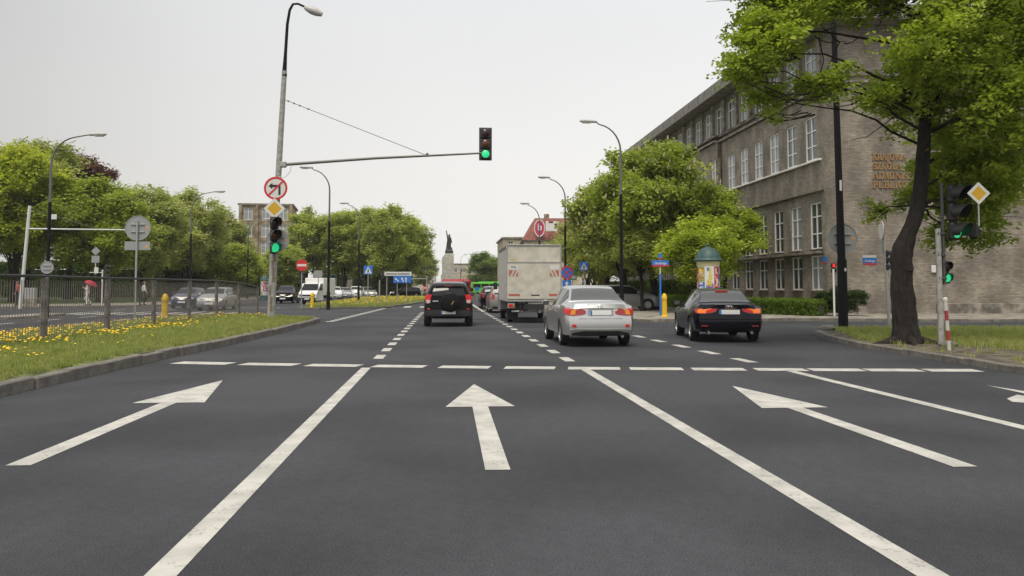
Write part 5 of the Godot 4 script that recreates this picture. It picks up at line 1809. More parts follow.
	# right side
	advert_column("advertising column with a green dome and colourful posters behind the dark saloon", at(12.3, 40.3, 0.12), -0.28, 1, 0.96)
	var sn := thing("street_name_post", "blue and red street name plates on a thin post at the right corner", "road sign", at(9.9, 39.9, 0.12))
	pole(sn, "post", M.pole_white, 2.6, 0.03)
	b = Build.new()
	b.tube([Vector3(0, -0.1, 0), Vector3(0, 1.95, 0)], [0.045, 0.045], 10)
	part("blue_sleeve", b, M.sign_blue, sn)
	plate(sn, "name_plate", M.sign_blue, 0.80, 0.29, 0.03, 0.02, 2.42)
	plate(sn, "red_stripe", M.sign_red, 0.80, 0.075, 0.05, 0.004, 2.315)
	lettering("Chrobrego", 0.11, 0.004, M.sign_white, sn, Vector3(0.0, 2.43, 0.053), Basis.IDENTITY, "letters", "Droid Sans", 0.56)
	plate(sn, "cross_plate", M.sign_blue, 0.17, 0.27, 0.02, 0.02, 2.75)
	plate(sn, "cross_plate_stripe", M.sign_red, 0.17, 0.065, 0.041, 0.004, 2.65)
	var ns := thing("no_stopping_sign", "round blue no-stopping sign with a red cross, right of the lorry", "road sign", at(8.42, 60.9, 0.1))
	pole(ns, "post", M.galv, 2.9, 0.035, -1, 0, -0.06)
	disc(ns, "plate", M.sign_blue, 0.47, 0.0, 0.02, 2.35)
	ring(ns, "red_rim", M.sign_red, 0.38, 0.472, 0.006, 0.01, 2.35)
	for a in [-1, 1]:
		var xb := Build.new()
		xb.box(Vector3(0, 2.35, 0.004 + 0.002 * a), Vector3(0.07, 0.8, 0.005), Basis(Vector3(0, 0, 1), a * PI * 0.25))
		part("red_bar", xb, M.sign_red, ns)
	plate(ns, "arrow_board", M.sign_blue, 0.6, 0.66, -0.01, 0.02, 1.5)
	shape(ns, "white_arrow", M.sign_white, [-0.06, -0.25, 0.06, -0.25, 0.06, 0.06, 0.16, 0.06, 0.0, 0.26, -0.16, 0.06, -0.06, 0.06], 0.011, 0.004, 1.5)
	var gs := thing("green_board", "green and white board behind the no-stopping sign", "road sign", at(9.05, 62.5, 0.1))
	pole(gs, "post", M.galv, 1.9, 0.03)
	plate(gs, "board", M.sign_green, 0.62, 0.72, 0.03, 0.02, 2.22)
	plate(gs, "white_field", M.sign_white, 0.3, 0.22, 0.052, 0.004, 2.05, 0.08)
	sign_crossing("blue pedestrian crossing sign above the silver saloon", at(10.45, 66, 0.12), 3.25, 0.66)
	var rp := thing("signal_post", "slim white signal post on the pavement at the school corner", "signal post", at(17.62, 38.6, 0.12))
	pole(rp, "post", M.pole_white, 2.15, 0.045)
	lamps("small signal lit red at the school corner", at(17.70, 38.75, 2.32), 0.0, 0, 0.24, 0.14, 2)
	var gp2 := thing("signal_post", "leaning grey signal post at the back of the corner island", "signal post", at(14.2, 27.3, 0.1))
	b = Build.new()
	b.tube([Vector3(0.09, -0.1, 0), Vector3(0.0, 2.35, 0), Vector3(-0.02, 3.0, 0.0)], [0.05, 0.05, 0.03], 10, true, 60)
	part("post", b, M.galv, gp2)
	lamps("dark signal seen from the side behind the leaning trunk", at(14.28, 27.3, 2.32), 1.9, -1, 0.22, 0.16, 3)
	var es := thing("edge_on_sign", "round red-rimmed sign seen edge-on at the top of the leaning grey post", "road sign", at(14.14, 27.35, 3.3), 1.35)
	disc(es, "plate", M.sign_white, 0.30, 0.0, 0.02)
	ring(es, "red_rim", M.sign_red, 0.24, 0.302, 0.006, 0.01)
	plate(es, "lower_board", M.sign_back, 0.12, 0.5, -0.01, 0.02, -0.52)
	var sn2 := thing("street_name_plate", "white-topped blue and red street name plate beside the leaning trunk", "road sign", at(13.75, 27.45, 2.28))
	plate(sn2, "name_plate", M.sign_blue, 0.46, 0.24, 0.0, 0.02)
	plate(sn2, "red_stripe", M.sign_red, 0.46, 0.06, 0.021, 0.004, -0.085)
	plate(sn2, "white_board", M.sign_white, 0.46, 0.075, 0.0, 0.02, 0.16)
	lettering("Chrobrego", 0.075, 0.003, M.sign_white, sn2, Vector3(0, 0.02, 0.023), Basis.IDENTITY, "letters", "Droid Sans", 0.34)
	var ns2 := thing("no_stopping_sign", "no-stopping sign half hidden behind the leaning trunk", "road sign", at(18.1, 33.4, 0.0))
	pole(ns2, "post", M.galv, 2.2, 0.035, -1, 0, -0.05)
	disc(ns2, "plate", M.sign_blue, 0.3, 0.0, 0.02, 2.25)
	ring(ns2, "red_rim", M.sign_red, 0.24, 0.302, 0.006, 0.01, 2.25)
	# right front signal
	var rs := thing("signal_post", "grey signal post at the front of the corner island, right of the leaning trunk", "signal post", at(11.5, 19.6, 0.1))
	pole(rs, "post", M.grey_pole, 2.72, 0.07, 0.062)
	b = Build.new()
	b.rod(Vector3(0.12, 1.4, 0), Vector3(0.12, 3.8, 0), 0.04)
	for y in [1.55, 2.1, 2.6]: b.box(Vector3(0.06, y, 0), Vector3(0.2, 0.06, 0.12), Basis.IDENTITY, 0.01)
	part("carrier", b, M.signal_grey, rs)
	lamps("large three-lamp signal with deep visors right of the leaning trunk, lit green", at(11.90, 19.5, 3.20), 0.42, 2, 0.44, 0.36)
	lamps("small pedestrian signal lit green on the right signal post", at(11.72, 19.65, 1.80), 0.12, 1, 0.27, 0.12, 2)
	lamps("single rear-facing signal hood below the right priority diamond", at(12.45, 19.7, 2.75), 2.5, -1, 0.34, 0.3, 1)
	sign_priority("yellow and white priority diamond on the right, before dark leaves", at(12.18, 19.05, 3.60), -0.1, 0.37, 0.75)
	var rw := thing("marker_post", "thin red and white striped post at the edge of the corner island", "marker post", at(10.68, 17.9, 0.1))
	for k in 5:
		b = Build.new()
		b.tube([Vector3(-0.012 * k, k * 0.212 - (0.1 if k == 0 else 0.0), 0), Vector3(-0.012 * (k + 1), (k + 1) * 0.212, 0)], [0.038, 0.038], 12, true, 60)
		part("band", b, M.band_red if k % 2 else M.band_white, rw)
	b = Build.new()
	b.lathe([[0.046, 0], [0.046, 0.05], [0.03, 0.07], [0, 0.07]], 12, Transform3D(Basis.IDENTITY, Vector3(-0.06, 1.06, 0)))
	part("cap", b, M.pole_white, rw)
	# stones lying on the bare strip
	for q in [[11.45, 19.25, 0.22, "rough stone at the foot of the right signal post"], [11.9, 26.6, 0.3, "stone on the rounded tip of the corner island"]]:
		var stn := thing("stone", q[3], "stone", at(q[0], q[1], 0.1))
		var rows := []
		for k in 6:
			var rg := PackedVector3Array()
			for j in 9:
				var a := TAU * j / 9
				var rr: float = sin(PI * (k + 0.6) / 6.4) * q[2] * rnd(0.85, 1.15)
				rg.append(Vector3(cos(a) * rr, (k / 5.0 - 0.3) * q[2] * 0.8, sin(a) * rr * 0.7))
			rows.append(rg)
		var sbld := Build.new()
		sbld.grid(rows, true, 35, true)
		part("stone_block", sbld, M.kerb, stn)

# --- vehicles ------------------------------------------------------------------------------------------------------
# A car body is one lofted skin: s runs from the tail (0) to the nose (L), each station a half outline mirrored.
# Stations' keys: top (roof line), belt (shoulder), hw (half width), hwt (half width of the roof); tail and nose give
# how far the end face leans back at each height.

class Car:
	var k: Dictionary
	var L: float
	var host: Node

	func _init(keys: Dictionary, h: Node) -> void:
		k = keys; L = keys.L; host = h

	func end_shift(s: float, x: float, y: float) -> float:
		var hw: float = host.key(k.hw, s)
		var wt: float = 1.0 - smoothstep(0.0, k.get("tail_reach", 0.55), s)
		var wn: float = smoothstep(L - k.get("nose_reach", 0.6), L, s)
		var q := (x / maxf(k.W * 0.5, 0.1)) ** 2
		return wt * (host.key(k.tail, y) + k.get("tail_bow", 0.12) * q) - wn * (host.key(k.nose, y) + k.get("nose_bow", 0.22) * q) 

	func outline(s: float) -> PackedVector2Array:            # from the middle of the floor round to the middle of the roof
		var hw: float = host.key(k.hw, s)
		var hwt: float = host.key(k.hwt, s)
		var top: float = host.key(k.top, s)
		var belt: float = minf(host.key(k.belt, s), top - 0.03)
		var fl: float = k.floor
		var sill: float = fl + 0.02
		for w in [k.rear_axle, k.front_axle]:
			var d: float = absf(s - w)
			if d < k.arch: sill = maxf(sill, k.wheel_r + sqrt(k.arch * k.arch - d * d) * 1.0)
		var mid := maxf(lerpf(fl, belt, 0.42), sill + 0.03)
		var hip := maxf(belt - 0.13, mid + 0.03)
		var be := maxf(belt, hip + 0.03)
		var y6 := maxf(be + 0.012, top - 0.075)
		var x6 := hwt if top - be > 0.12 else lerpf(hw * 0.93, hwt, clampf((top - be) / 0.12, 0, 1) * 0.6)
		var tuck: float = k.get("tuck", 0.95)
		return PackedVector2Array([Vector2(0, fl), Vector2(hw * 0.62, fl), Vector2(hw * 0.66, sill), Vector2(hw * tuck, sill), Vector2(hw * 0.995, mid), Vector2(hw * 0.99, hip), Vector2(hw * 0.955, be), Vector2(x6, y6), Vector2(x6 * 0.9, maxf(top - 0.02, y6 + 0.004)), Vector2(x6 * 0.5, maxf(top - 0.004, y6 + 0.008)), Vector2(0, maxf(top, y6 + 0.01))])

	func spot(s: float, p: Vector2) -> Vector3:              # x right, y up, the tail at +z
		return Vector3(p.x, p.y, L * 0.5 - s - end_shift(s, p.x, p.y))

	func side_x(s: float, y: float) -> float:                # half width of the skin at a height
		var o := outline(s)
		for j in range(3, o.size() - 1):
			if y >= o[j].y and y <= o[j + 1].y:
				return lerpf(o[j].x, o[j + 1].x, (y - o[j].y) / maxf(o[j + 1].y - o[j].y, 1e-4))
		return o[3].x if y < o[3].y else o[o.size() - 1].x

	# a point on the rear (or front) end: u 0..1 across the end face, 1..2 round the corner along reach metres of the side
	func round_end(u: float, y: float, front: bool, reach: float) -> Vector3:
		var s0 := L if front else 0.0
		if u <= 1.0:
			return spot(s0, Vector2(side_x(s0, y) * u, y))
		var s := (L - (u - 1.0) * reach) if front else (u - 1.0) * reach
		return spot(s, Vector2(side_x(s, y), y))

	# a patch that follows the end: edges are [u, low y, high y], mirrored where sign is -1
	func patch(b, edges: Array, front: bool, sgn: float, off: float, reach := 0.5) -> void:
		var rows := []
		var n := 4
		for e in edges:
			var r := PackedVector3Array()
			for j in n + 1:
				var y: float = lerpf(e[1], e[2], float(j) / n)
				var p := round_end(e[0], y, front, reach)
				var q := round_end(e[0] + 0.02, y, front, reach)
				var o := Vector3(q.z - p.z, 0, p.x - q.x).normalized() * (1.0 if not front else -1.0)
				if o.x < 0 or (o.z < 0) != front: o = Vector3(absf(o.x), 0, (-1.0 if front else 1.0) * absf(o.z))
				p += o * off
				p.x *= sgn
				r.append(p)
			rows.append(r)
		# close the rim back to the skin
		var inner := []
		for r in rows:
			var q := PackedVector3Array()
			for p in r: q.append(p - Vector3(signf(p.x) * off * 1.4, 0, (-1.0 if front else 1.0) * off * 1.4))
			inner.append(q)
		var V := PackedVector3Array()
		var F := []
		var m := n + 1
		var cnt := rows.size()
		for r in rows: V.append_array(r)
		for r in inner: V.append_array(r)
		for a in cnt - 1:
			for j in n:
				F.append(PackedInt32Array([a * m + j, (a + 1) * m + j, (a + 1) * m + j + 1, a * m + j + 1]))
		var h := cnt * m
		for a in cnt - 1:
			F.append(PackedInt32Array([h + a * m, h + (a + 1) * m, (a + 1) * m, a * m]))
			F.append(PackedInt32Array([a * m + n, (a + 1) * m + n, h + (a + 1) * m + n, h + a * m + n]))
		for j in n:
			F.append(PackedInt32Array([j, j + 1, h + j + 1, h + j]))
			var z := (cnt - 1) * m
			F.append(PackedInt32Array([h + z + j, h + z + j + 1, z + j + 1, z + j]))
		# face outwards: compare the first big face with its own outward direction
		var f: PackedInt32Array = F[0]
		var nn := (V[f[2]] - V[f[0]]).cross(V[f[3]] - V[f[1]])
		if nn.dot(Vector3(sgn * 0.4, 0, -1.0 if front else 1.0)) < 0:
			for g in F: g.reverse()
		b.add(V, F, 35.0, PackedVector2Array(), false)

func car_body(t: Node3D, c: Car, coat: Material, glass: Material, trim: Material) -> void:
	var k := c.k
	var stations := []
	var s := 0.0
	while s < c.L:
		stations.append(s)
		s += 0.09
	for w in [k.rear_axle, k.front_axle]:
		for j in 15: stations.append(w + k.arch * -cos(PI * j / 14.0))
	for g in k.cuts: stations.append(g)
	stations.append(c.L)
	stations.sort()
	var st := [0.0]
	for q in stations:
		if q - st[-1] > 0.012 or k.cuts.has(q):
			if k.cuts.has(q) and q - st[-1] <= 0.012 and st.size() > 1 and not k.cuts.has(st[-1]): st[-1] = q
			elif q > st[-1]: st.append(q)
	var V := PackedVector3Array()
	var n := 21
	for q in st:
		var o := c.outline(q)
		for j in 11: V.append(c.spot(q, o[j]))
		for j in range(9, 0, -1): V.append(c.spot(q, Vector2(-o[j].x, o[j].y)))
	n = 20
	var F := []
	var what := []
	for a in st.size() - 1:
		var m: float = (st[a] + st[a + 1]) * 0.5
		for j in n:
			var j2 := (j + 1) % n
			F.append(PackedInt32Array([a * n + j, a * n + j2, (a + 1) * n + j2, (a + 1) * n + j]))
			var w := 0
			var side := j == 6 or j == 13
			var crown := j in [8, 9, 10, 11]
			if side:
				for q in k.side_glass:
					if m > q[0] and m < q[1]: w = 1
				for q in k.get("pillars", []):
					if m > q[0] and m < q[1]: w = 4
			if crown and k.rear_glass.size() and m > k.rear_glass[0] and m < k.rear_glass[1]: w = 2
			if crown and m > k.wind_glass[0] and m < k.wind_glass[1]: w = 3
			if j <= 1 or j >= 18: w = 4
			what.append(w)
	# end faces: rungs between left and right outlines
	for e in [0, st.size() - 1]:
		var o := c.outline(st[e])
		var base := V.size()
		var cols := 10
		for j in range(2, 11):
			for q in cols + 1:
				V.append(c.spot(st[e], Vector2(o[j].x * (q / float(cols) * 2.0 - 1.0), o[j].y)))
		for j in 8:
			for q in cols:
				var f := PackedInt32Array([base + j * (cols + 1) + q, base + j * (cols + 1) + q + 1, base + (j + 1) * (cols + 1) + q + 1, base + (j + 1) * (cols + 1) + q])
				if e != 0: f.reverse()
				F.append(f)
				what.append(0)
	var check := (V[F[30][2]] - V[F[30][0]]).cross(V[F[30][3]] - V[F[30][1]])
	var N := Build.shade(V, F, 32.0)
	var vol := 0.0
	for q in F.size():
		if what[q] == 0: vol += (V[F[q][0]] - Vector3(0, 0.7, 0)).dot((V[F[q][1]] - Vector3(0, 0.7, 0)).cross(V[F[q][2]] - Vector3(0, 0.7, 0)))
	var bs := [Build.new(), Build.new(), Build.new(), Build.new(), Build.new()]
	for q in F.size():
		var f: PackedInt32Array = F[q].duplicate()
		var ns: PackedVector3Array = N[q].duplicate()
		if vol < 0 and q < (st.size() - 1) * n:
			f.reverse(); ns.reverse()
			for j in ns.size(): ns[j] = -ns[j]
		bs[what[q]].face(V, f, ns)
	var names := ["body", "side_window", "rear_window", "windscreen", "underbody"]
	var mats := [coat, glass, k.get("rear_glass_mat", glass), glass, trim]
	for q in 5:
		if bs[q].v.size(): part(names[q], bs[q], mats[q], t)

var wheel_shapes := {}

func wheel(t: Node3D, x: float, r: float, z: float, wide: float, dark_rim := false) -> void:
	var w := Node3D.new()
	w.name = "wheel" if not t.has_node("wheel") else "wheel_%03d" % t.find_children("wheel*", "Node3D", false, false).size()
	t.add_child(w, true)
	w.position = Vector3(x, r, z)
	w.rotation.y = PI / 2 if x > 0 else -PI / 2
	var id := "%.3f %.3f" % [r, wide]
	if not wheel_shapes.has(id):
		var b := Build.new()
		var xf := Transform3D(Basis(Vector3.RIGHT, PI / 2), Vector3.ZERO)
		var h := wide * 0.5
		b.lathe([[r * 0.66, -h], [r * 0.9, -h], [r * 0.98, -h * 0.8], [r, -h * 0.5], [r, h * 0.5], [r * 0.98, h * 0.8], [r * 0.9, h], [r * 0.68, h * 0.95], [r * 0.64, h * 0.6], [r * 0.64, -h * 0.9]], 28, xf, 30, false)
		var q := Build.new()
		q.lathe([[0, h * 0.2], [r * 0.63, h * 0.15], [r * 0.66, h * 0.85], [r * 0.64, h * 0.9], [r * 0.60, h * 0.3], [0.0, h * 0.3]], 24, xf, 30)
		q.lathe([[r * 0.16, h * 0.3], [r * 0.16, h * 0.85], [0, h * 0.9]], 12, xf, 30)
		for k in 7:
			var a := TAU * k / 7
			q.prism(poly([r * 0.1, -r * 0.06, r * 0.64, -r * 0.09, r * 0.64, r * 0.09, r * 0.1, r * 0.06]), h * 0.45, h * 0.78, Transform3D(Basis(Vector3(0, 0, 1), a), Vector3.ZERO))
		wheel_shapes[id] = [b.mesh(), q.mesh()]
	put("tyre", wheel_shapes[id][0], M.rubber, w)
	put("rim", wheel_shapes[id][1], M.plastic if dark_rim else M.alloy, w)

func number_plate(t: Node3D, y: float, z: float, back: bool, w := 0.52) -> void:
	var sg := 1.0 if back else -1.0
	var b := Build.new()
	b.box(Vector3(0, y, z), Vector3(w, 0.115, 0.02), Basis.IDENTITY, 0.005)
	var p := part("number_plate", b, M.plate, t)
	b = Build.new()
	b.box(Vector3(-sg * (w * 0.5 - 0.025), y, z + sg * 0.011), Vector3(0.045, 0.11, 0.002))
	part("blue_band", b, M.sign_blue, p)

func mirrors(t: Node3D, c: Car, s: float, y: float, coat: Material) -> void:
	for sg in [-1.0, 1.0]:
		var x := c.side_x(s, y)
		var p := c.spot(s, Vector2(x, y))
		var b := Build.new()
		b.box(Vector3(sg * (x + 0.12), y + 0.06, p.z), Vector3(0.20, 0.14, 0.11), Basis(Vector3.UP, sg * 0.25), 0.05)
		b.box(Vector3(sg * (x + 0.01), y, p.z), Vector3(0.10, 0.04, 0.07), Basis.IDENTITY, 0.012)
		var m := part("wing_mirror", b, coat, t)
		b = Build.new()
		b.box(Vector3(sg * (x + 0.12), y + 0.06, p.z + 0.058), Vector3(0.16, 0.105, 0.006), Basis(Vector3.UP, sg * 0.25), 0.002)
		part("mirror_glass", b, M.car_glass_pale, m)

func handles(t: Node3D, c: Car, ss: Array, y: float, coat: Material) -> void:
	for s in ss:
		for sg in [-1.0, 1.0]:
			var x := c.side_x(s, y)
			var b := Build.new()
			b.box(Vector3(sg * (x + 0.012), y, c.spot(s, Vector2(x, y)).z), Vector3(0.025, 0.03, 0.2), Basis.IDENTITY, 0.01)
			part("door_handle", b, coat, t)

func door_seams(t: Node3D, c: Car, ss: Array, y0: float, y1: float) -> void:
	for s in ss:
		for sg in [-1.0, 1.0]:
			var b := Build.new()
			for k in 6:
				var ya := lerpf(y0, y1, k / 6.0)
				var yb := lerpf(y0, y1, (k + 1) / 6.0)
				var pa := Vector3(sg * (c.side_x(s, ya) + 0.002), ya, c.spot(s, Vector2(0.8, ya)).z)
				var pb := Vector3(sg * (c.side_x(s, yb) + 0.002), yb, c.spot(s, Vector2(0.8, yb)).z)
				var o := [pa - Vector3(0, 0, 0.005), pa + Vector3(0, 0, 0.005), pb + Vector3(0, 0, 0.005), pb - Vector3(0, 0, 0.005)]
				face_to(b, o, Vector3(sg, 0, 0))
			part("door_seam", b, M.seam, t)

func ends(t: Node3D, c: Car, list: Array) -> void:           # [name, material, edges, front, offset, both sides?, reach]
	for q in list:
		for sg in ([1.0, -1.0] if q[5] else [1.0]):
			var b := Build.new()
			if q[5]:
				c.patch(b, q[2], q[3], sg, q[4], q[6] if q.size() > 6 else 0.5)
			else:                                            # spans the middle: both halves in one mesh
				c.patch(b, q[2], q[3], 1.0, q[4]); c.patch(b, q[2], q[3], -1.0, q[4])
			part(q[0], b, q[1], t)

func saloon_keys(L: float, W: float, H: float) -> Dictionary:
	var k := L / 4.54
	var w := W * 0.5
	var h := H / 1.47
	return {"L": L, "W": W, "floor": 0.27, "wheel_r": 0.315, "arch": 0.355, "rear_axle": 0.99 * k, "front_axle": 3.62 * k, "tuck": 0.95,
		"top": [[0, 0.93 * h], [0.10, 1.035 * h], [0.3, 1.06 * h], [0.56 * k, 1.075 * h], [0.64 * k, 1.10 * h], [1.22 * k, 1.395 * h], [1.45 * k, 1.445 * h], [2.0 * k, 1.47 * h], [2.4 * k, 1.455 * h], [2.66 * k, 1.40 * h], [3.36 * k, 1.035 * h], [3.5 * k, 1.0 * h], [4.1 * k, 0.87 * h], [4.4 * k, 0.76 * h], [L, 0.62 * h]],
		"belt": [[0, 0.87 * h], [0.3, 0.965 * h], [1.0 * k, 0.985 * h], [3.2 * k, 0.915 * h], [4.1 * k, 0.78 * h], [L, 0.55 * h]],
		"hw": [[0, w * 0.86], [0.1, w * 0.935], [0.3, w * 0.975], [0.9 * k, w], [3.6 * k, w], [4.1 * k, w * 0.97], [4.4 * k, w * 0.88], [L, w * 0.72]],
		"hwt": [[0, w * 0.70], [0.2, w * 0.78], [0.6 * k, w * 0.80], [1.22 * k, w * 0.655], [2.0 * k, w * 0.67], [2.7 * k, w * 0.66], [3.36 * k, w * 0.79], [4.2 * k, w * 0.74], [L, w * 0.5]],
		"tail": [[0.2, 0.10], [0.34, 0.035], [0.42, 0.0], [0.62, 0.0], [0.68, 0.03], [0.74, 0.055], [0.92, 0.075], [1.0, 0.065], [1.2, 0.10]], "tail_bow": 0.10,
		"nose": [[0.2, 0.06], [0.4, 0.0], [0.55, 0.0], [0.8, 0.10], [1.0, 0.25]], "nose_bow": 0.26,
		"side_glass": [[0.98 * k, 1.30 * k], [1.34 * k, 2.02 * k], [2.10 * k, 3.05 * k]], "pillars": [[1.30 * k, 1.34 * k], [2.02 * k, 2.10 * k], [0.92 * k, 0.98 * k]], "rear_glass": [0.66 * k, 1.22 * k], "wind_glass": [2.68 * k, 3.33 * k],
		"cuts": [0.92 * k, 0.98 * k, 1.30 * k, 1.34 * k, 2.02 * k, 2.10 * k, 3.05 * k, 0.66 * k, 1.22 * k, 2.68 * k, 3.33 * k]}

func hatch_keys(L: float, W: float, H: float, tall := 0.0) -> Dictionary:   # estates, hatchbacks, four-by-fours: the roof runs to the tail
	var k := L / 4.2
	var w := W * 0.5
	var h := H / 1.47
	return {"L": L, "W": W, "floor": 0.20 + tall * 0.1, "wheel_r": 0.31 + tall * 0.045, "arch": 0.35 + tall * 0.055, "rear_axle": 0.74 * k, "front_axle": 3.32 * k, "tuck": 0.95,
		"top": [[0, 1.33 * h], [0.12, 1.385 * h], [0.3, 1.41 * h], [0.9, 1.455 * h], [1.7 * k, 1.47 * h], [2.2 * k, 1.44 * h], [2.4 * k, 1.40 * h], [3.1 * k, 1.05 * h], [3.25 * k, 1.01 * h], [3.85 * k, 0.88 * h], [4.05 * k, 0.80 * h], [L, 0.62 * h]],
		"belt": [[0, 0.96 * h], [0.5, 0.97 * h], [3.0 * k, 0.92 * h], [3.8 * k, 0.80 * h], [L, 0.55 * h]],
		"hw": [[0, w * 0.88], [0.1, w * 0.95], [0.3, w * 0.985], [0.9 * k, w], [3.4 * k, w], [3.85 * k, w * 0.96], [4.08 * k, w * 0.87], [L, w * 0.72]],
		"hwt": [[0, w * 0.68], [0.3, w * 0.71], [1.0 * k, w * 0.72], [2.4 * k, w * 0.70], [3.1 * k, w * 0.80], [3.9 * k, w * 0.74], [L, w * 0.5]],
		"tail": [[0.2, 0.08], [0.36, 0.02], [0.44, 0.0], [0.62, 0.0], [0.68, 0.05], [0.98 * h, 0.075], [1.03 * h, 0.09], [1.36 * h, 0.25], [1.45 * h, 0.27]], "tail_bow": 0.09, "tail_reach": 0.7,
		"nose": [[0.2, 0.06], [0.4, 0.0], [0.6, 0.0], [0.85, 0.10], [1.0, 0.2]], "nose_bow": 0.22,
		"side_glass": [[0.36, 0.74 * k], [0.82 * k, 1.72 * k], [1.80 * k, 2.80 * k]], "pillars": [[0.74 * k, 0.82 * k], [1.72 * k, 1.80 * k]], "rear_glass": [], "wind_glass": [2.42 * k, 3.07 * k],
		"cuts": [0.36, 0.74 * k, 0.82 * k, 1.72 * k, 1.80 * k, 2.80 * k, 2.42 * k, 3.07 * k]}

# turn 0: tail towards the camera; PI: nose towards the camera
func simple_car(label: String, where: Vector3, turn: float, keys: Dictionary, coat: Material, hatch: bool, lit := true, group := "", category := "car", called := "parked_car") -> Node3D:
	var t := thing(called, label, category, where, turn, group)
	var c := Car.new(keys, self)
	car_body(t, c, coat, M.car_glass, M.plastic)
	var L := c.L
	var w: float = keys.W
	var h: float = (keys.top[3][1] if not hatch else keys.top[0][1] / 1.33 * 1.0)
	for z in [keys.rear_axle, keys.front_axle]:
		for sg in [-1, 1]: wheel(t, sg * (w * 0.5 - 0.125), keys.wheel_r, L * 0.5 - z, 0.2)
	var hb: float = keys.belt[0][1]
	var list := [["headlight", M.head_lit if lit else M.head_clear, [[0.52, 0.60, 0.70], [0.8, 0.59, 0.75], [1.0, 0.60, 0.78], [1.5, 0.66, 0.80]], true, 0.012, true, 0.5],
		["grille", M.plastic, [[0.0, 0.56, 0.70], [0.45, 0.58, 0.70]], true, 0.01, false],
		["lower_grille", M.plastic, [[0.0, 0.27, 0.40], [0.7, 0.29, 0.38]], true, 0.008, false],
		["rear_bumper_skirt", M.plastic, [[0.0, 0.24, 0.36], [0.9, 0.26, 0.36]], false, 0.008, false]]
	if hatch:
		list.append(["tail_light", M.tail, [[0.74, hb - 0.22, hb + 0.02], [0.95, hb - 0.24, hb + 0.12], [1.3, hb - 0.2, hb + 0.10]], false, 0.012, true, 0.4])
		list.append(["rear_window", M.car_glass, [[0.0, hb + 0.09, keys.top[0][1] - 0.06], [0.5, hb + 0.09, keys.top[0][1] - 0.07], [0.84, hb + 0.11, keys.top[0][1] - 0.09]], false, 0.006, false])
	else:
		list.append(["tail_light", M.tail, [[0.55, 0.74, 0.88], [0.9, 0.70, 0.92], [1.5, 0.76, 0.92]], false, 0.012, true, 0.5])
	ends(t, c, list)
	number_plate(t, 0.44, -c.spot(L, Vector2(0, 0.44)).z * -1.0 - 0.03, false)
	number_plate(t, 0.80 if not hatch else 0.82, c.spot(0, Vector2(0, 0.8)).z + 0.012, true)
	mirrors(t, c, keys.wind_glass[1] - 0.35, hb * 1.0, coat)
	return t

func make_silver_saloon() -> void:
	var t := thing("silver_car", "silver saloon seen from behind in the middle of the crossing, next to the lorry", "car", at(3.66, 23.05), 0.02)
	var k := saloon_keys(4.54, 1.78, 1.50)
	var c := Car.new(k, self)
	k.rear_glass_mat = M.car_glass_pale
	car_body(t, c, M.silver, M.car_glass, M.plastic)
	for z in [k.rear_axle, k.front_axle]:
		for sg in [-1, 1]: wheel(t, sg * 0.765, 0.318, c.L * 0.5 - z, 0.205)
	ends(t, c, [
		["tail_light", M.tail, [[0.50, 0.80, 0.865], [0.62, 0.775, 0.905], [0.85, 0.76, 0.93], [1.0, 0.76, 0.94], [1.25, 0.78, 0.945], [1.6, 0.84, 0.945]], false, 0.016, true, 0.45],
		["amber_lens", M.amber_lens, [[0.82, 0.79, 0.91], [0.97, 0.785, 0.92]], false, 0.020, true, 0.45],
		["brake_lens", M.tail_red, [[1.02, 0.80, 0.92], [1.25, 0.81, 0.925], [1.5, 0.85, 0.93]], false, 0.020, true, 0.45],
		["plate_recess", M.seam_silver, [[0.0, 0.755, 0.905], [0.43, 0.755, 0.905]], false, 0.003, false],
		["boot_handle_strip", M.chrome, [[0.0, 0.912, 0.94], [0.46, 0.912, 0.935]], false, 0.02, false],
		["boot_seam", M.seam, [[0.0, 0.682, 0.690], [0.70, 0.682, 0.690]], false, 0.002, false],
		["bumper_crease", M.silver, [[0.0, 0.43, 0.455], [0.75, 0.43, 0.455], [1.0, 0.40, 0.425]], false, 0.014, false],
		["lower_bumper", M.plastic, [[0.0, 0.28, 0.39], [0.6, 0.28, 0.39], [0.96, 0.28, 0.34]], false, 0.008, false],
		["reflector", M.tail_red, [[0.80, 0.49, 0.55], [0.92, 0.49, 0.55]], false, 0.012, true],
		["headlight", M.head_clear, [[0.52, 0.62, 0.70], [1.0, 0.60, 0.78], [1.5, 0.66, 0.80]], true, 0.012, true],
	])
	number_plate(t, 0.83, c.spot(0, Vector2(0, 0.83)).z + 0.012, true)
	var b := Build.new()
	b.lathe([[0.052, -0.006], [0.062, 0.0], [0.052, 0.006]], 20, Transform3D(Basis(Vector3.RIGHT, PI / 2).scaled(Vector3(1, 0.72, 1)), Vector3(0, 0.985, c.spot(0.02, Vector2(0, 0.985)).z + 0.01)), 60, false)
	b.box(Vector3(0, 0.99, c.spot(0.02, Vector2(0, 0.985)).z + 0.008), Vector3(0.014, 0.07, 0.01))
	part("badge", b, M.chrome, t)
	b = Build.new()
	b.rod(Vector3(0.52, 0.27, c.L * 0.5 - 0.3), Vector3(0.52, 0.26, c.L * 0.5 - 0.02), 0.035)
	part("exhaust", b, M.chrome, t)
	mirrors(t, c, 3.0, 0.97, M.silver)
	handles(t, c, [1.55, 2.45], 0.84, M.silver)
	door_seams(t, c, [1.30, 2.08, 3.08], 0.30, 0.93)

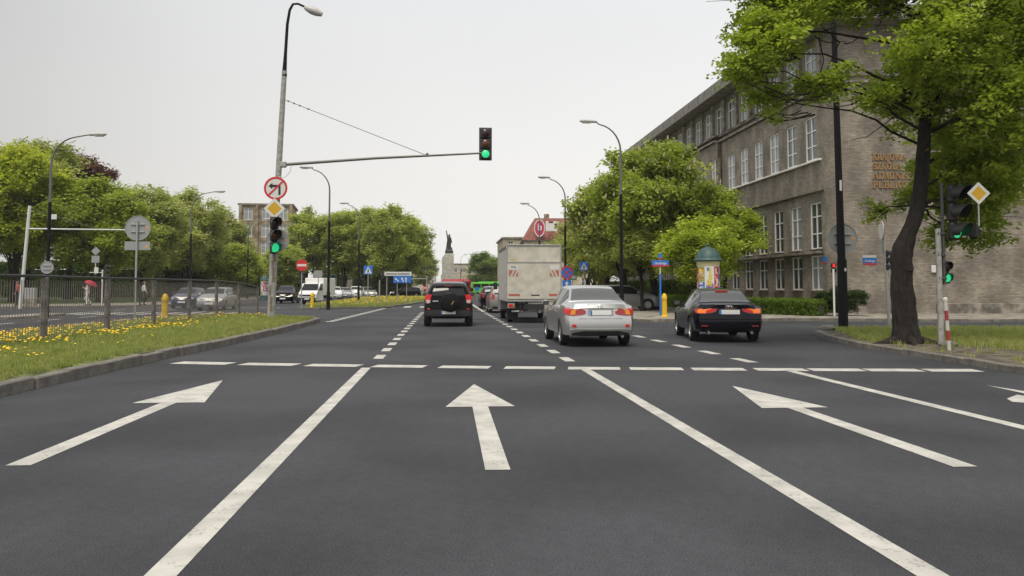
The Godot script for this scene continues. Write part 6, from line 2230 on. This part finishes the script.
func make_dark_saloon() -> void:
	var t := thing("dark_saloon", "dark blue-black saloon seen from behind with lit orange indicators, turning right", "car", at(7.62, 24.45), -0.13)
	var k := saloon_keys(4.70, 1.83, 1.42)
	k.wheel_r = 0.325
	k.arch = 0.36
	var c := Car.new(k, self)
	k.rear_glass_mat = M.car_glass_pale
	car_body(t, c, M.navy, M.car_glass, M.plastic)
	for z in [k.rear_axle, k.front_axle]:
		for sg in [-1, 1]: wheel(t, sg * 0.785, 0.325, c.L * 0.5 - z, 0.225)
	ends(t, c, [
		["tail_light", M.tail, [[0.46, 0.815, 0.855], [0.6, 0.775, 0.885], [0.85, 0.755, 0.905], [1.0, 0.755, 0.91], [1.3, 0.78, 0.905], [1.5, 0.83, 0.895]], false, 0.015, true, 0.42],
		["brake_lens", M.tail_lit, [[0.50, 0.822, 0.848], [0.62, 0.80, 0.86], [0.78, 0.79, 0.885]], false, 0.019, true, 0.42],
		["indicator_lens", M.tail_amber, [[0.80, 0.775, 0.88], [1.0, 0.775, 0.89], [1.15, 0.79, 0.885]], false, 0.019, true, 0.42],
		["boot_lip", M.navy, [[0.0, 0.985, 1.01], [0.8, 0.97, 0.992]], false, 0.02, false],
		["boot_seam", M.seam, [[0.0, 0.672, 0.68], [0.66, 0.672, 0.68]], false, 0.002, false],
		["bumper_line", M.navy, [[0.0, 0.60, 0.62], [1.0, 0.60, 0.62]], false, 0.014, false],
		["lower_bumper", M.black_satin, [[0.0, 0.28, 0.42], [0.6, 0.28, 0.42], [0.95, 0.28, 0.38]], false, 0.008, false],
		["plate_recess", M.seam, [[0.0, 0.74, 0.90], [0.36, 0.745, 0.89]], false, 0.002, false],
		["reflector", M.tail, [[0.74, 0.43, 0.455], [0.95, 0.43, 0.455]], false, 0.012, true],
		["headlight", M.head_clear, [[0.52, 0.62, 0.70], [1.0, 0.60, 0.76], [1.5, 0.66, 0.78]], true, 0.012, true],
	])
	number_plate(t, 0.80, c.spot(0, Vector2(0, 0.80)).z + 0.012, true)
	var b := Build.new()
	for q in 4:
		b.lathe([[0.028, -0.005], [0.034, 0.0], [0.028, 0.005]], 16, Transform3D(Basis(Vector3.RIGHT, PI / 2), Vector3((q - 1.5) * 0.048, 0.93, c.spot(0.0, Vector2(0, 0.93)).z + 0.009)), 60, false)
	part("badge", b, M.chrome, t)
	b = Build.new()
	var zb := c.L * 0.5 - 1.18
	b.box(Vector3(0.0, 1.335, zb), Vector3(0.34, 0.025, 0.03), Basis(Vector3.RIGHT, -0.5), 0.005)
	part("high_brake_light", b, M.tail_lit, t)
	for sg in [-1, 1]:
		b = Build.new()
		b.rod(Vector3(sg * 0.55, 0.28, c.L * 0.5 - 0.3), Vector3(sg * 0.55, 0.27, c.L * 0.5 - 0.01), 0.04)
		part("exhaust", b, M.chrome, t)
	# seats seen through the rear window are left dark; the window itself mirrors the sky
	mirrors(t, c, 3.1, 0.93, M.navy)
	handles(t, c, [1.62, 2.55], 0.80, M.chrome)
	door_seams(t, c, [1.34, 2.15, 3.18], 0.30, 0.89)

func make_suv() -> void:
	var t := thing("black_four_by_four", "black four-by-four with a covered spare wheel on its tail, in the middle lane", "car", at(0.06, 34.0), 0.0)
	var k := hatch_keys(4.3, 1.82, 1.66, 1.0)
	k.wheel_r = 0.355; k.arch = 0.405; k.floor = 0.30
	var c := Car.new(k, self)
	car_body(t, c, M.black_paint, M.car_glass, M.plastic)
	for z in [k.rear_axle, k.front_axle]:
		for sg in [-1, 1]: wheel(t, sg * 0.78, 0.355, c.L * 0.5 - z, 0.235, true)
	ends(t, c, [
		["rear_window", M.car_glass, [[0.0, 1.13, 1.45], [0.5, 1.13, 1.44], [0.85, 1.14, 1.41]], false, 0.006, false],
		["tail_light", M.tail_lit, [[0.84, 0.93, 1.16], [0.95, 0.90, 1.18], [1.05, 0.92, 1.18], [1.3, 0.98, 1.16]], false, 0.016, true, 0.4],
		["clear_lens", M.tail_clear, [[0.84, 0.88, 0.97], [0.96, 0.85, 0.99], [1.08, 0.87, 0.97]], false, 0.019, true, 0.4],
		["bumper", M.plastic, [[0.0, 0.38, 0.62], [0.6, 0.38, 0.62], [1.0, 0.38, 0.60], [1.4, 0.42, 0.58]], false, 0.02, false],
		["reflector", M.tail_lit, [[0.84, 0.64, 0.71], [0.96, 0.64, 0.71]], false, 0.024, true, 0.4],
		["door_seam", M.seam, [[0.80, 0.66, 1.12], [0.815, 0.66, 1.12]], false, 0.003, true],
		["roof_spoiler", M.black_paint, [[0.0, 1.455, 1.50], [0.8, 1.44, 1.48]], false, 0.06, false],
	])
	var zt := c.spot(0, Vector2(0, 0.9)).z
	var b := Build.new()
	b.lathe([[0, -0.16], [0.33, -0.16], [0.36, -0.10], [0.36, 0.03], [0.345, 0.065], [0.31, 0.085], [0.20, 0.095], [0, 0.10]], 32, Transform3D(Basis(Vector3.RIGHT, PI / 2), Vector3(0.06, 0.90, zt + 0.14)), 40)
	var sp := part("spare_wheel_cover", b, M.black_satin, t)
	b = Build.new()
	b.box(Vector3(0.15, 0.88, zt + 0.243), Vector3(0.16, 0.022, 0.004), Basis(Vector3(0, 0, 1), 1.0))
	part("cover_badge", b, M.gold_bright, sp)
	b = Build.new()
	b.box(Vector3(-0.47, 0.93, zt + 0.02), Vector3(0.22, 0.05, 0.03), Basis.IDENTITY, 0.012)
	part("door_trim", b, M.chrome, t)
	number_plate(t, 0.52, c.spot(0, Vector2(0, 0.52)).z + 0.03, true)
	for sg in [-1.0, 1.0]:
		b = Build.new()
		b.tube([Vector3(sg * 0.6, 1.62, 1.6), Vector3(sg * 0.61, 1.69, 1.45), Vector3(sg * 0.61, 1.72, 0.6), Vector3(sg * 0.60, 1.69, -0.2), Vector3(sg * 0.6, 1.62, -0.35)], [0.018, 0.02, 0.02, 0.02, 0.018], 8)
		part("roof_rail", b, M.galv_dark, t)
	b = Build.new()
	b.box(Vector3(0.0, 1.49, c.spot(0, Vector2(0, 1.47)).z + 0.05), Vector3(0.3, 0.02, 0.02))
	part("high_brake_light", b, M.tail, t)
	b = Build.new()
	b.rod(Vector3(-0.25, 1.05, c.spot(0, Vector2(0, 1.15)).z + 0.015), Vector3(0.15, 1.17, c.spot(0, Vector2(0, 1.17)).z + 0.02), 0.01)
	part("wiper", b, M.plastic, t)
	mirrors(t, c, 3.0, 1.10, M.black_paint)

func van_like(t: Node3D, box: Vector3, nose: float, coat: Material, box_mat: Material, lit: bool) -> void:
	# cab with a sloping windscreen in front (-z) of a box body; the box's tail at z = 0, floor height 0.85
	var cab := Build.new()
	var w := box.x * 0.5
	var z0 := -box.z
	var side := [[z0 + 0.05, 0.45], [z0 + 0.05, 2.05], [z0 - 0.75, 2.05], [z0 - 1.35, 1.32], [z0 - 1.35 - nose, 1.05], [z0 - 1.5 - nose, 0.75], [z0 - 1.5 - nose, 0.35], [z0 - 0.3, 0.35]]
	var rows := []
	for q in [[-w * 0.88, 0.93], [-w * 0.94, 1.0], [w * 0.94, 1.0], [w * 0.88, 0.93]]:
		var r := PackedVector3Array()
		for p in side: r.append(Vector3(q[0], 0.35 + (p[1] - 0.35) * q[1], z0 + (p[0] - z0) * q[1]))
		rows.append(r)
	cab.grid(rows, true, 25, true)
	part("cab", cab, coat, t)
	var g := Build.new()
	var a := Vector3(0, 1.36, z0 - 1.34)
	var b := Vector3(0, 2.0, z0 - 0.80)
	g.quad(Vector3(w * 0.84, a.y, a.z - 0.012), Vector3(-w * 0.84, a.y, a.z - 0.012), Vector3(-w * 0.78, b.y, b.z - 0.012), Vector3(w * 0.78, b.y, b.z - 0.012))
	part("windscreen", g, M.car_glass, t)
	for sg in [-1.0, 1.0]:
		g = Build.new()
		face_to(g, [Vector3(sg * w * 0.945, 1.38, z0 - 0.15), Vector3(sg * w * 0.945, 1.38, z0 - 1.12), Vector3(sg * w * 0.945, 1.95, z0 - 0.72), Vector3(sg * w * 0.945, 1.95, z0 - 0.15)], Vector3(sg, 0, 0))
		part("side_window", g, M.car_glass, t)
		g = Build.new()
		g.box(Vector3(sg * w * 0.74, 0.93, z0 - 1.52 - nose), Vector3(0.30, 0.2, 0.12), Basis.IDENTITY, 0.04)
		part("headlight", g, M.head_lit if lit else M.head_clear, t)
		g = Build.new()
		g.box(Vector3(sg * (w + 0.10), 1.5, z0 - 1.05), Vector3(0.18, 0.34, 0.1), Basis.IDENTITY, 0.03)
		part("wing_mirror", g, M.plastic, t)
	g = Build.new()
	g.box(Vector3(0, 0.50, z0 - 1.53 - nose), Vector3(w * 1.85, 0.3, 0.1), Basis.IDENTITY, 0.03)
	part("front_bumper", g, M.plastic, t)
	g = Build.new()
	g.box(Vector3(0, 0.86, z0 - 1.51 - nose), Vector3(w * 0.95, 0.16, 0.06), Basis.IDENTITY, 0.02)
	part("grille", g, M.plastic, t)
	number_plate(t, 0.5, z0 - 1.59 - nose, false)
	var bx := Build.new()
	bx.box(Vector3(0, 0.85 + box.y * 0.5, -box.z * 0.5), box, Basis.IDENTITY, 0.04)
	part("box_body", bx, box_mat, t)
	var ch := Build.new()
	ch.box(Vector3(0, 0.66, -box.z * 0.5 - 0.4), Vector3(0.8, 0.22, box.z + 1.2))
	part("chassis", ch, M.plastic, t)
	for z in [-box.z * 0.28, z0 - 0.75]:
		for sg in [-1, 1]: wheel(t, sg * (w * 0.9 - 0.13), 0.34, z, 0.22, true)

func make_lorry() -> void:
	var t := thing("box_lorry", "beige box lorry seen from behind with red and white chevrons, left of the silver saloon", "lorry", at(3.50, 35.0))
	var w := 2.24
	var h := 2.28
	var len := 5.0
	van_like(t, Vector3(w, h, len), 0.35, M.grey_paint, M.truck_side, false)
	var b := Build.new()
	b.box(Vector3(0, 0.93 + 0.02 + 0.74, 0.05), Vector3(w - 0.08, 1.46, 0.09), Basis.IDENTITY, 0.015)
	part("tail_lift_plate", b, M.truck_box, t)
	b = Build.new()
	b.box(Vector3(0, 2.79, 0.012), Vector3(w - 0.1, 0.64, 0.02), Basis.IDENTITY, 0.006)
	part("upper_rear_panel", b, M.truck_box, t)
	b = Build.new()
	b.box(Vector3(0, 2.44, 0.06), Vector3(w - 0.06, 0.045, 0.10), Basis.IDENTITY, 0.01)
	part("hinge_strip", b, M.galv, t)
	b = Build.new()
	for sg in [-1, 1]: b.box(Vector3(sg * (w * 0.5 - 0.025), 2.0, 0.02), Vector3(0.06, 2.26, 0.07), Basis.IDENTITY, 0.012)
	b.box(Vector3(0, 3.14, 0.02), Vector3(w, 0.05, 0.08), Basis.IDENTITY, 0.012)
	b.box(Vector3(0, 0.90, 0.03), Vector3(w, 0.08, 0.1), Basis.IDENTITY, 0.012)
	part("rear_frame", b, M.galv, t)
	for sg in [-1, 1]:
		var x: float = sg * 0.83
		plate(t, "white_label", M.sign_white, 0.36, 0.17, 0.096, 0.004, 2.24, x)
		var ch := plate(t, "chevron_board", M.sign_red_worn, 0.36, 0.24, 0.096, 0.004, 2.0, x)
		for k in 2:
			var q := Build.new()
			q.prism(poly([x - 0.14 + k * 0.14, 1.885, x - 0.06 + k * 0.14, 1.885, x + 0.0 + k * 0.14 - sg * 0.0 + 0.06, 2.115, x - 0.08 + k * 0.14 + 0.06, 2.115]) if sg < 0 else poly([x + 0.0 - k * 0.14 + 0.14, 1.885, x + 0.06 - k * 0.14, 1.885, x - 0.06 - k * 0.14, 2.115, x + 0.02 - k * 0.14, 2.115]), 0.1005, 0.103)
			part("white_stripe", q, M.truck_box, ch)
		plate(t, "red_reflector_strip", M.sign_red_worn, 0.46 if sg < 0 else 0.40, 0.09, 0.096, 0.004, 1.13, sg * 0.8)
	lettering("THL", 0.09, 0.004, M.sign_black, t, Vector3(-0.83, 2.25, 0.102), Basis.IDENTITY, "letters", "Droid Sans", 0.22)
	plate(t, "yellow_label", M.sign_yellow, 0.2, 0.04, 0.024, 0.004, 2.55, -0.88)
	plate(t, "dark_label", M.plastic, 0.34, 0.05, 0.096, 0.004, 1.12, 0.05)
	for q in [[-0.92, 1.30, 0.25], [0.08, 1.25, 0.2], [0.66, 1.32, 0.3]]:
		var sc := Build.new()
		sc.box(Vector3(q[0] + 0.2, q[1], 0.098), Vector3(q[2], 0.025, 0.003), Basis(Vector3(0, 0, 1), 0.5))
		part("scuff", sc, M.sign_white, t)
	# below the box: lights, hitch, plate, mudguards
	for sg in [-1, 1]:
		b = Build.new()
		b.box(Vector3(sg * 0.92, 0.70, 0.0), Vector3(0.30, 0.22, 0.08), Basis.IDENTITY, 0.015)
		var lb := part("light_board", b, M.galv, t)
		b = Build.new()
		b.box(Vector3(sg * 0.95, 0.70, 0.05), Vector3(0.14, 0.13, 0.04), Basis.IDENTITY, 0.012)
		part("tail_light", b, M.tail_lit, lb)
		b = Build.new()
		b.box(Vector3(sg * 0.84, 0.70, 0.05), Vector3(0.08, 0.13, 0.036), Basis.IDENTITY, 0.012)
		part("indicator", b, M.amber_off, lb)
		b = Build.new()
		b.box(Vector3(sg * 0.82, 0.34, -0.55), Vector3(0.44, 0.42, 0.03), Basis.IDENTITY, 0.01)
		part("mud_flap", b, M.plastic, t)
	b = Build.new()
	b.box(Vector3(0.18, 0.67, -0.02), Vector3(0.86, 0.34, 0.03), Basis.IDENTITY, 0.012)
	part("bumper_board", b, M.truck_box, t)
	b = Build.new()
	b.rod(Vector3(-0.55, 0.5, 0.0), Vector3(-0.5, 0.9, 0.02), 0.05)
	b.rod(Vector3(-0.42, 0.45, 0.0), Vector3(-0.40, 0.9, 0.02), 0.04)
	b.box(Vector3(-0.47, 0.82, 0.02), Vector3(0.3, 0.1, 0.12), Basis.IDENTITY, 0.02)
	part("lift_ram", b, M.plastic, t)
	b = Build.new()
	b.rod(Vector3(-0.9, 0.47, -0.06), Vector3(0.9, 0.47, -0.06), 0.04)
	b.box(Vector3(0.22, 0.5, 0.05), Vector3(0.14, 0.2, 0.14), Basis.IDENTITY, 0.03)
	part("under_run_bar", b, M.galv, t)
	b = Build.new()
	b.box(Vector3(0.12, 0.73, 0.004), Vector3(0.52, 0.115, 0.015), Basis.IDENTITY, 0.004)
	part("number_plate", b, M.plate, t)
	b = Build.new()
	b.box(Vector3(-1.125, 3.05, -2.5), Vector3(0.012, 0.12, 4.9))
	part("roof_edge", b, M.galv_dark, t)

func make_vehicles() -> void:
	make_silver_saloon()
	make_dark_saloon()
	make_suv()
	make_lorry()
	simple_car("grey estate with lit tail lights in the lorry's lane, half hidden by the lorry", at(3.2, 50.6), 0.0, hatch_keys(4.3, 1.75, 1.48), M.warm_grey, true, false, "", "car", "grey_estate")
	simple_car("dark hatchback farthest ahead in the lorry's lane", at(3.05, 60.0), 0.0, hatch_keys(4.1, 1.72, 1.5), M.navy, true, false, "", "car", "dark_hatchback")
	simple_car("grey hatchback parked sideways under the chestnuts, behind the silver saloon", at(10.3, 50.2, 0.12), -PI / 2, hatch_keys(4.2, 1.75, 1.46), M.grey_paint, true, false, "", "car", "grey_hatchback")
	simple_car("silver estate coming towards us with headlights on, behind the railing", at(-14.5, 56.5), PI + 0.02, hatch_keys(4.5, 1.72, 1.44), M.silver, true, true, "", "car", "silver_estate")
	simple_car("dark blue car with headlights on beside the silver estate", at(-17.8, 62.0), PI + 0.02, hatch_keys(4.1, 1.70, 1.42), M.blue_paint, true, true, "", "car", "blue_car")
	simple_car("black car turning behind the mast's foot", at(-14.4, 80), PI, hatch_keys(4.3, 1.78, 1.6), M.black_paint, true, true, "", "car", "black_car")
	simple_car("dark red car half hidden beside the white box van", at(-14.2, 93), PI, hatch_keys(4.2, 1.72, 1.48), M.dark_red, true, true, "", "car", "red_car")
	var van := thing("white_box_van", "white box van with its nose towards us, right of the no entry sign", "van", at(-10.9, 80.0), PI - 0.22)
	van_like(van, Vector3(2.0, 1.75, 3.4), 0.45, M.white_paint, M.white_paint, false)
	van.scale = Vector3.ONE * 0.86
	var wc := "white cars parked beyond the far island"
	simple_car("first white car parked beyond the far island, next to the lamp", at(-13.6, 108, 0), PI + 0.1, hatch_keys(4.2, 1.74, 1.5), M.white_paint, true, false, wc)
	simple_car("low silver-white saloon second in the parked line", at(-12.6, 109.5, 0), PI + 0.1, hatch_keys(4.2, 1.74, 1.44), M.silver, true, false, wc)
	simple_car("third white car in the parked line, taller than its neighbours", at(-11.4, 111, 0), PI + 0.1, hatch_keys(4.2, 1.76, 1.56), M.white_paint, true, false, wc)
	simple_car("grey-green car fourth in the parked line, headlights showing white", at(-10.0, 110, 0), PI + 0.4, hatch_keys(4.2, 1.74, 1.48), M.grey_paint, true, true, wc)
	simple_car("dark car parked behind the direction board", at(-5.6, 118, 0), PI * 0.6, hatch_keys(4.2, 1.74, 1.45), M.navy, true, true, wc)
	var rv := thing("red_van", "tall red van ahead of the black four-by-four", "van", at(0.55, 52.5))
	var b := Build.new()
	b.box(Vector3(0, 1.12, -2.3), Vector3(1.78, 1.62, 4.6), Basis.IDENTITY, 0.14)
	part("body", b, M.red_paint, rv)
	for sg in [-1, 1]:
		b = Build.new()
		b.box(Vector3(sg * 0.42, 1.52, 0.0), Vector3(0.66, 0.46, 0.03), Basis.IDENTITY, 0.012)
		part("rear_window", b, M.car_glass, rv)
		b = Build.new()
		b.box(Vector3(sg * 0.81, 0.95, 0.0), Vector3(0.13, 0.46, 0.05), Basis.IDENTITY, 0.015)
		part("tail_light", b, M.tail, rv)
		b = Build.new()
		b.box(Vector3(sg * 1.03, 1.28, -3.6), Vector3(0.22, 0.26, 0.12), Basis.IDENTITY, 0.05)
		part("wing_mirror", b, M.plastic, rv)
		for z in [-0.85, -3.7]: wheel(rv, sg * 0.76, 0.31, z, 0.2, true)
	number_plate(rv, 0.66, 0.02, true)
	var bus := thing("green_bus", "bright green bus crossing far ahead between the red van and the lorry", "bus", at(10.5, 168), 0.0)
	b = Build.new()
	b.box(Vector3(0, 1.30, 0), Vector3(11.5, 2.1, 2.5), Basis.IDENTITY, 0.15)
	part("body", b, M.green_paint, bus)
	for k in 7:
		b = Build.new()
		b.box(Vector3(-4.75 + k * 1.55, 1.68, 1.25), Vector3(1.42, 0.75, 0.03), Basis.IDENTITY, 0.012)
		part("window", b, M.car_glass, bus)
	for x in [-3.6, 3.4]:
		var wb := Build.new()
		wb.lathe([[0, -0.15], [0.45, -0.15], [0.48, 0], [0.45, 0.1], [0, 0.1]], 20, Transform3D(Basis(Vector3.RIGHT, PI / 2), Vector3(x, 0.48, 1.2)))
		part("wheel", wb, M.rubber, bus)
	b = Build.new()
	b.box(Vector3(0, 2.42, 0), Vector3(9, 0.16, 1.8), Basis.IDENTITY, 0.04)
	part("roof_unit", b, M.green_paint, bus)
	var bs := thing("far_street_sign", "small blue round sign beside the red van's mirror", "road sign", at(3.1, 90))
	pole(bs, "post", M.galv, 1.2, 0.03)
	disc(bs, "plate", M.sign_blue, 0.22, 0.05, 0.02, 1.25)

# --- people --------------------------------------------------------------------------------------------------------

func hand(b: Build, w: Array, dir: Vector3, palm_n: Vector3, s := 1.0) -> void:
	var o := Vector3(w[0], w[1], w[2])
	var side := dir.cross(palm_n).normalized()
	var bones := []
	var a3 := func(p: Vector3) -> Array: return [p.x, p.y, p.z]
	for k in 4:
		var off := side * (k - 1.5) * 0.021
		bones.append([a3.call(o), a3.call(o + dir * 0.085 * s + off), 0.018, 0.012])
		var l: float = [0.07, 0.085, 0.08, 0.06][k]
		var p := o + dir * 0.085 * s + off
		var q := p + (dir * 0.8 + palm_n * 0.45).normalized() * l * 0.55
		bones.append([a3.call(p), a3.call(q), 0.0095, 0.009])
		bones.append([a3.call(q), a3.call(q + (dir * 0.35 + palm_n).normalized() * l * 0.5), 0.009, 0.007])
	var th := o + dir * 0.03 - side * 0.025
	bones.append([a3.call(th), a3.call(th + (dir * 0.6 - side * 0.7 + palm_n * 0.3).normalized() * 0.055), 0.013, 0.010])
	body(bones, 0.006, 0.012, b)

func head(b: Build, o: Vector3, turn: float) -> void:
	var q := Basis(Vector3.UP, turn)
	var bones := []
	for e in [[0, 0.02, 0.01, 0, -0.02, -0.01, 0.085, 0.085], [0, -0.05, -0.045, 0, -0.085, -0.05, 0.062, 0.048], [0, 0.05, 0.0, 0, 0.04, 0.03, 0.088, 0.085],
			[0, -0.005, -0.085, 0, -0.035, -0.108, 0.012, 0.016], [-0.03, -0.075, -0.088, 0.03, -0.075, -0.088, 0.009, 0.009],
			[-0.035, 0.012, -0.072, -0.028, 0.012, -0.08, 0.014, 0.012], [0.035, 0.012, -0.072, 0.028, 0.012, -0.08, 0.014, 0.012],
			[-0.088, 0.0, 0.0, -0.092, -0.03, 0.0, 0.016, 0.012], [0.088, 0.0, 0.0, 0.092, -0.03, 0.0, 0.016, 0.012]]:
		var p0: Vector3 = o + q * Vector3(e[0], e[1], e[2])
		var p1: Vector3 = o + q * Vector3(e[3], e[4], e[5])
		bones.append([[p0.x, p0.y, p0.z], [p1.x, p1.y, p1.z], e[6], e[7]])
	body(bones, 0.009, 0.02, b)

# j holds the joints; arms and legs as [shoulder, elbow, wrist] and [hip, knee, ankle]
func person(label: String, where: Vector3, turn: float, j: Dictionary, top: Material, legs: Material, long_hair: bool, dress := false) -> Node3D:
	var t := thing("person", label, "person", where, turn)
	var sk := []
	sk.append([[0, 0.98, 0], [0, 1.30, 0.01], 0.125, 0.135])
	sk.append([[-0.13, 1.40, 0], [0.13, 1.40, 0], 0.06, 0.06])
	sk.append([[0, 1.40, 0], [0, 1.50, -0.01], 0.06, 0.05])
	sk.append([[-0.08, 0.95, 0], [0.08, 0.95, 0], 0.11, 0.11])
	for a in j.arms:
		sk.append([a[0], a[1], 0.048, 0.038]); sk.append([a[1], a[2], 0.038, 0.026])
	for l in j.legs:
		sk.append([l[0], l[1], 0.085, 0.055]); sk.append([l[1], l[2], 0.058, 0.035])
		sk.append([l[2], [l[2][0], 0.03, l[2][2] - 0.15], 0.036, 0.028])
	var b := body(sk, 0.028, 0.05)
	head(b, Vector3(0, 1.62, -0.02), 0)
	for a in j.arms:
		var d := (Vector3(a[2][0], a[2][1], a[2][2]) - Vector3(a[1][0], a[1][1], a[1][2])).normalized()
		hand(b, a[2], d, Vector3(-signf(a[2][0]), 0, -0.3).normalized())
	part("body", b, M.skin, t)
	var tb := []
	tb.append([[0, 0.98, 0], [0, 1.30, 0.01], 0.128, 0.138])
	tb.append([[-0.13, 1.40, 0], [0.13, 1.40, 0], 0.062, 0.062])
	for a in j.arms:
		var e := [lerpf(a[1][0], a[2][0], 0.75), lerpf(a[1][1], a[2][1], 0.75), lerpf(a[1][2], a[2][2], 0.75)]
		tb.append([a[0], a[1], 0.05, 0.041]); tb.append([a[1], e, 0.041, 0.034])
	part("shirt", body(tb, 0.028, 0.05, null, 0.014), top, t)
	var lb := [[[-0.08, 0.95, 0], [0.08, 0.95, 0], 0.113, 0.113]]
	for l in j.legs:
		lb.append([l[0], l[1], 0.087, 0.062]); lb.append([l[1], [l[2][0], l[2][1] + 0.02, l[2][2]], 0.062, 0.05])
	part("trousers", body(lb, 0.028, 0.05, null, 0.012), legs, t)
	var hb := [[[0, 1.67, 0.0], [0, 1.64, 0.035], 0.096, 0.092]]
	if long_hair: hb.append([[0, 1.62, 0.05], [0, 1.45, 0.06], 0.08, 0.06])
	part("hair", body(hb, 0.018, 0.04), M.hair, t)
	for l in j.legs:
		part("shoe", body([[[l[2][0], 0.045, l[2][2] + 0.03], [l[2][0], 0.035, l[2][2] - 0.16], 0.045, 0.036]], 0.02, 0.02), M.cloth_dark, t)
	return t

func make_people() -> void:
	var legs_step := [[[-0.09, 0.92, 0], [-0.10, 0.50, -0.12], [-0.10, 0.09, -0.02]], [[0.09, 0.92, 0], [0.10, 0.49, 0.04], [0.10, 0.12, 0.28]]]
	var legs_stand := [[[-0.09, 0.92, 0], [-0.10, 0.50, -0.02], [-0.11, 0.08, 0]], [[0.09, 0.92, 0], [0.10, 0.50, -0.02], [0.11, 0.08, 0.02]]]
	person("person in white holding a crimson umbrella at the left crossing", at(-26.1, 65.6, 0.12), 2.2, {"arms": [[[-0.18, 1.38, 0], [-0.23, 1.12, -0.05], [-0.12, 1.25, -0.22]], [[0.18, 1.38, 0], [0.22, 1.12, 0.02], [0.20, 0.90, -0.08]]], "legs": legs_step}, M.cloth_white, M.cloth_white, true)
	var u := thing("umbrella", "open crimson umbrella held over the person in white", "umbrella", at(-25.95, 65.5, 1.42), 0.0)
	u.rotation = Vector3(0, 0, -0.45)
	u.scale = Vector3.ONE * 0.85
	var b := Build.new()
	var rows := []
	for q in [[0.0, 0.60], [0.2, 0.575], [0.38, 0.50], [0.50, 0.40], [0.56, 0.31]]:
		var r := PackedVector3Array()
		for k in 24:
			var a := TAU * k / 24
			var sc: float = 1.0 - 0.06 * absf(sin(a * 4.0)) * q[0]
			r.append(Vector3(cos(a) * q[0] * sc, q[1], sin(a) * q[0] * sc))
		rows.append(r)
	b.grid(rows, true, 40, false, Vector2.ZERO, false)
	part("canopy", b, M.umbrella, u)
	b = Build.new()
	b.rod(Vector3(0, -0.25, 0), Vector3(0, 0.68, 0), 0.007, -1, 6)
	b.tube([Vector3(0, -0.25, 0), Vector3(0.0, -0.31, 0), Vector3(0.03, -0.34, 0), Vector3(0.06, -0.31, 0)], [0.012, 0.012, 0.012, 0.012], 6)
	part("shaft", b, M.black_pole, u)
	person("person in a dark coat and pale shirt walking under the park trees", at(-22.4, 66.5, 0.12), -1.2, {"arms": [[[-0.18, 1.38, 0], [-0.22, 1.12, 0.08], [-0.20, 0.92, -0.02]], [[0.18, 1.38, 0], [0.22, 1.12, -0.06], [0.20, 0.94, -0.2]]], "legs": legs_step}, M.cloth_white, M.cloth_dark, false)
	person("person in a red top beside the white gantry post", at(-30.4, 64.4, 0.12), 1.4, {"arms": [[[-0.18, 1.38, 0], [-0.22, 1.12, 0.04], [-0.20, 0.90, -0.04]], [[0.18, 1.38, 0], [0.23, 1.13, 0.02], [0.2, 0.93, -0.1]]], "legs": legs_stand}, M.cloth_red, M.cloth_dark, false)

func _ready() -> void:
	rng.seed = 20260
	make_materials()
	make_camera_and_sky()
	make_ground()
	make_school()
	make_buildings()
	make_monument()
	make_plants()
	make_vehicles()
	make_street()
	make_people()
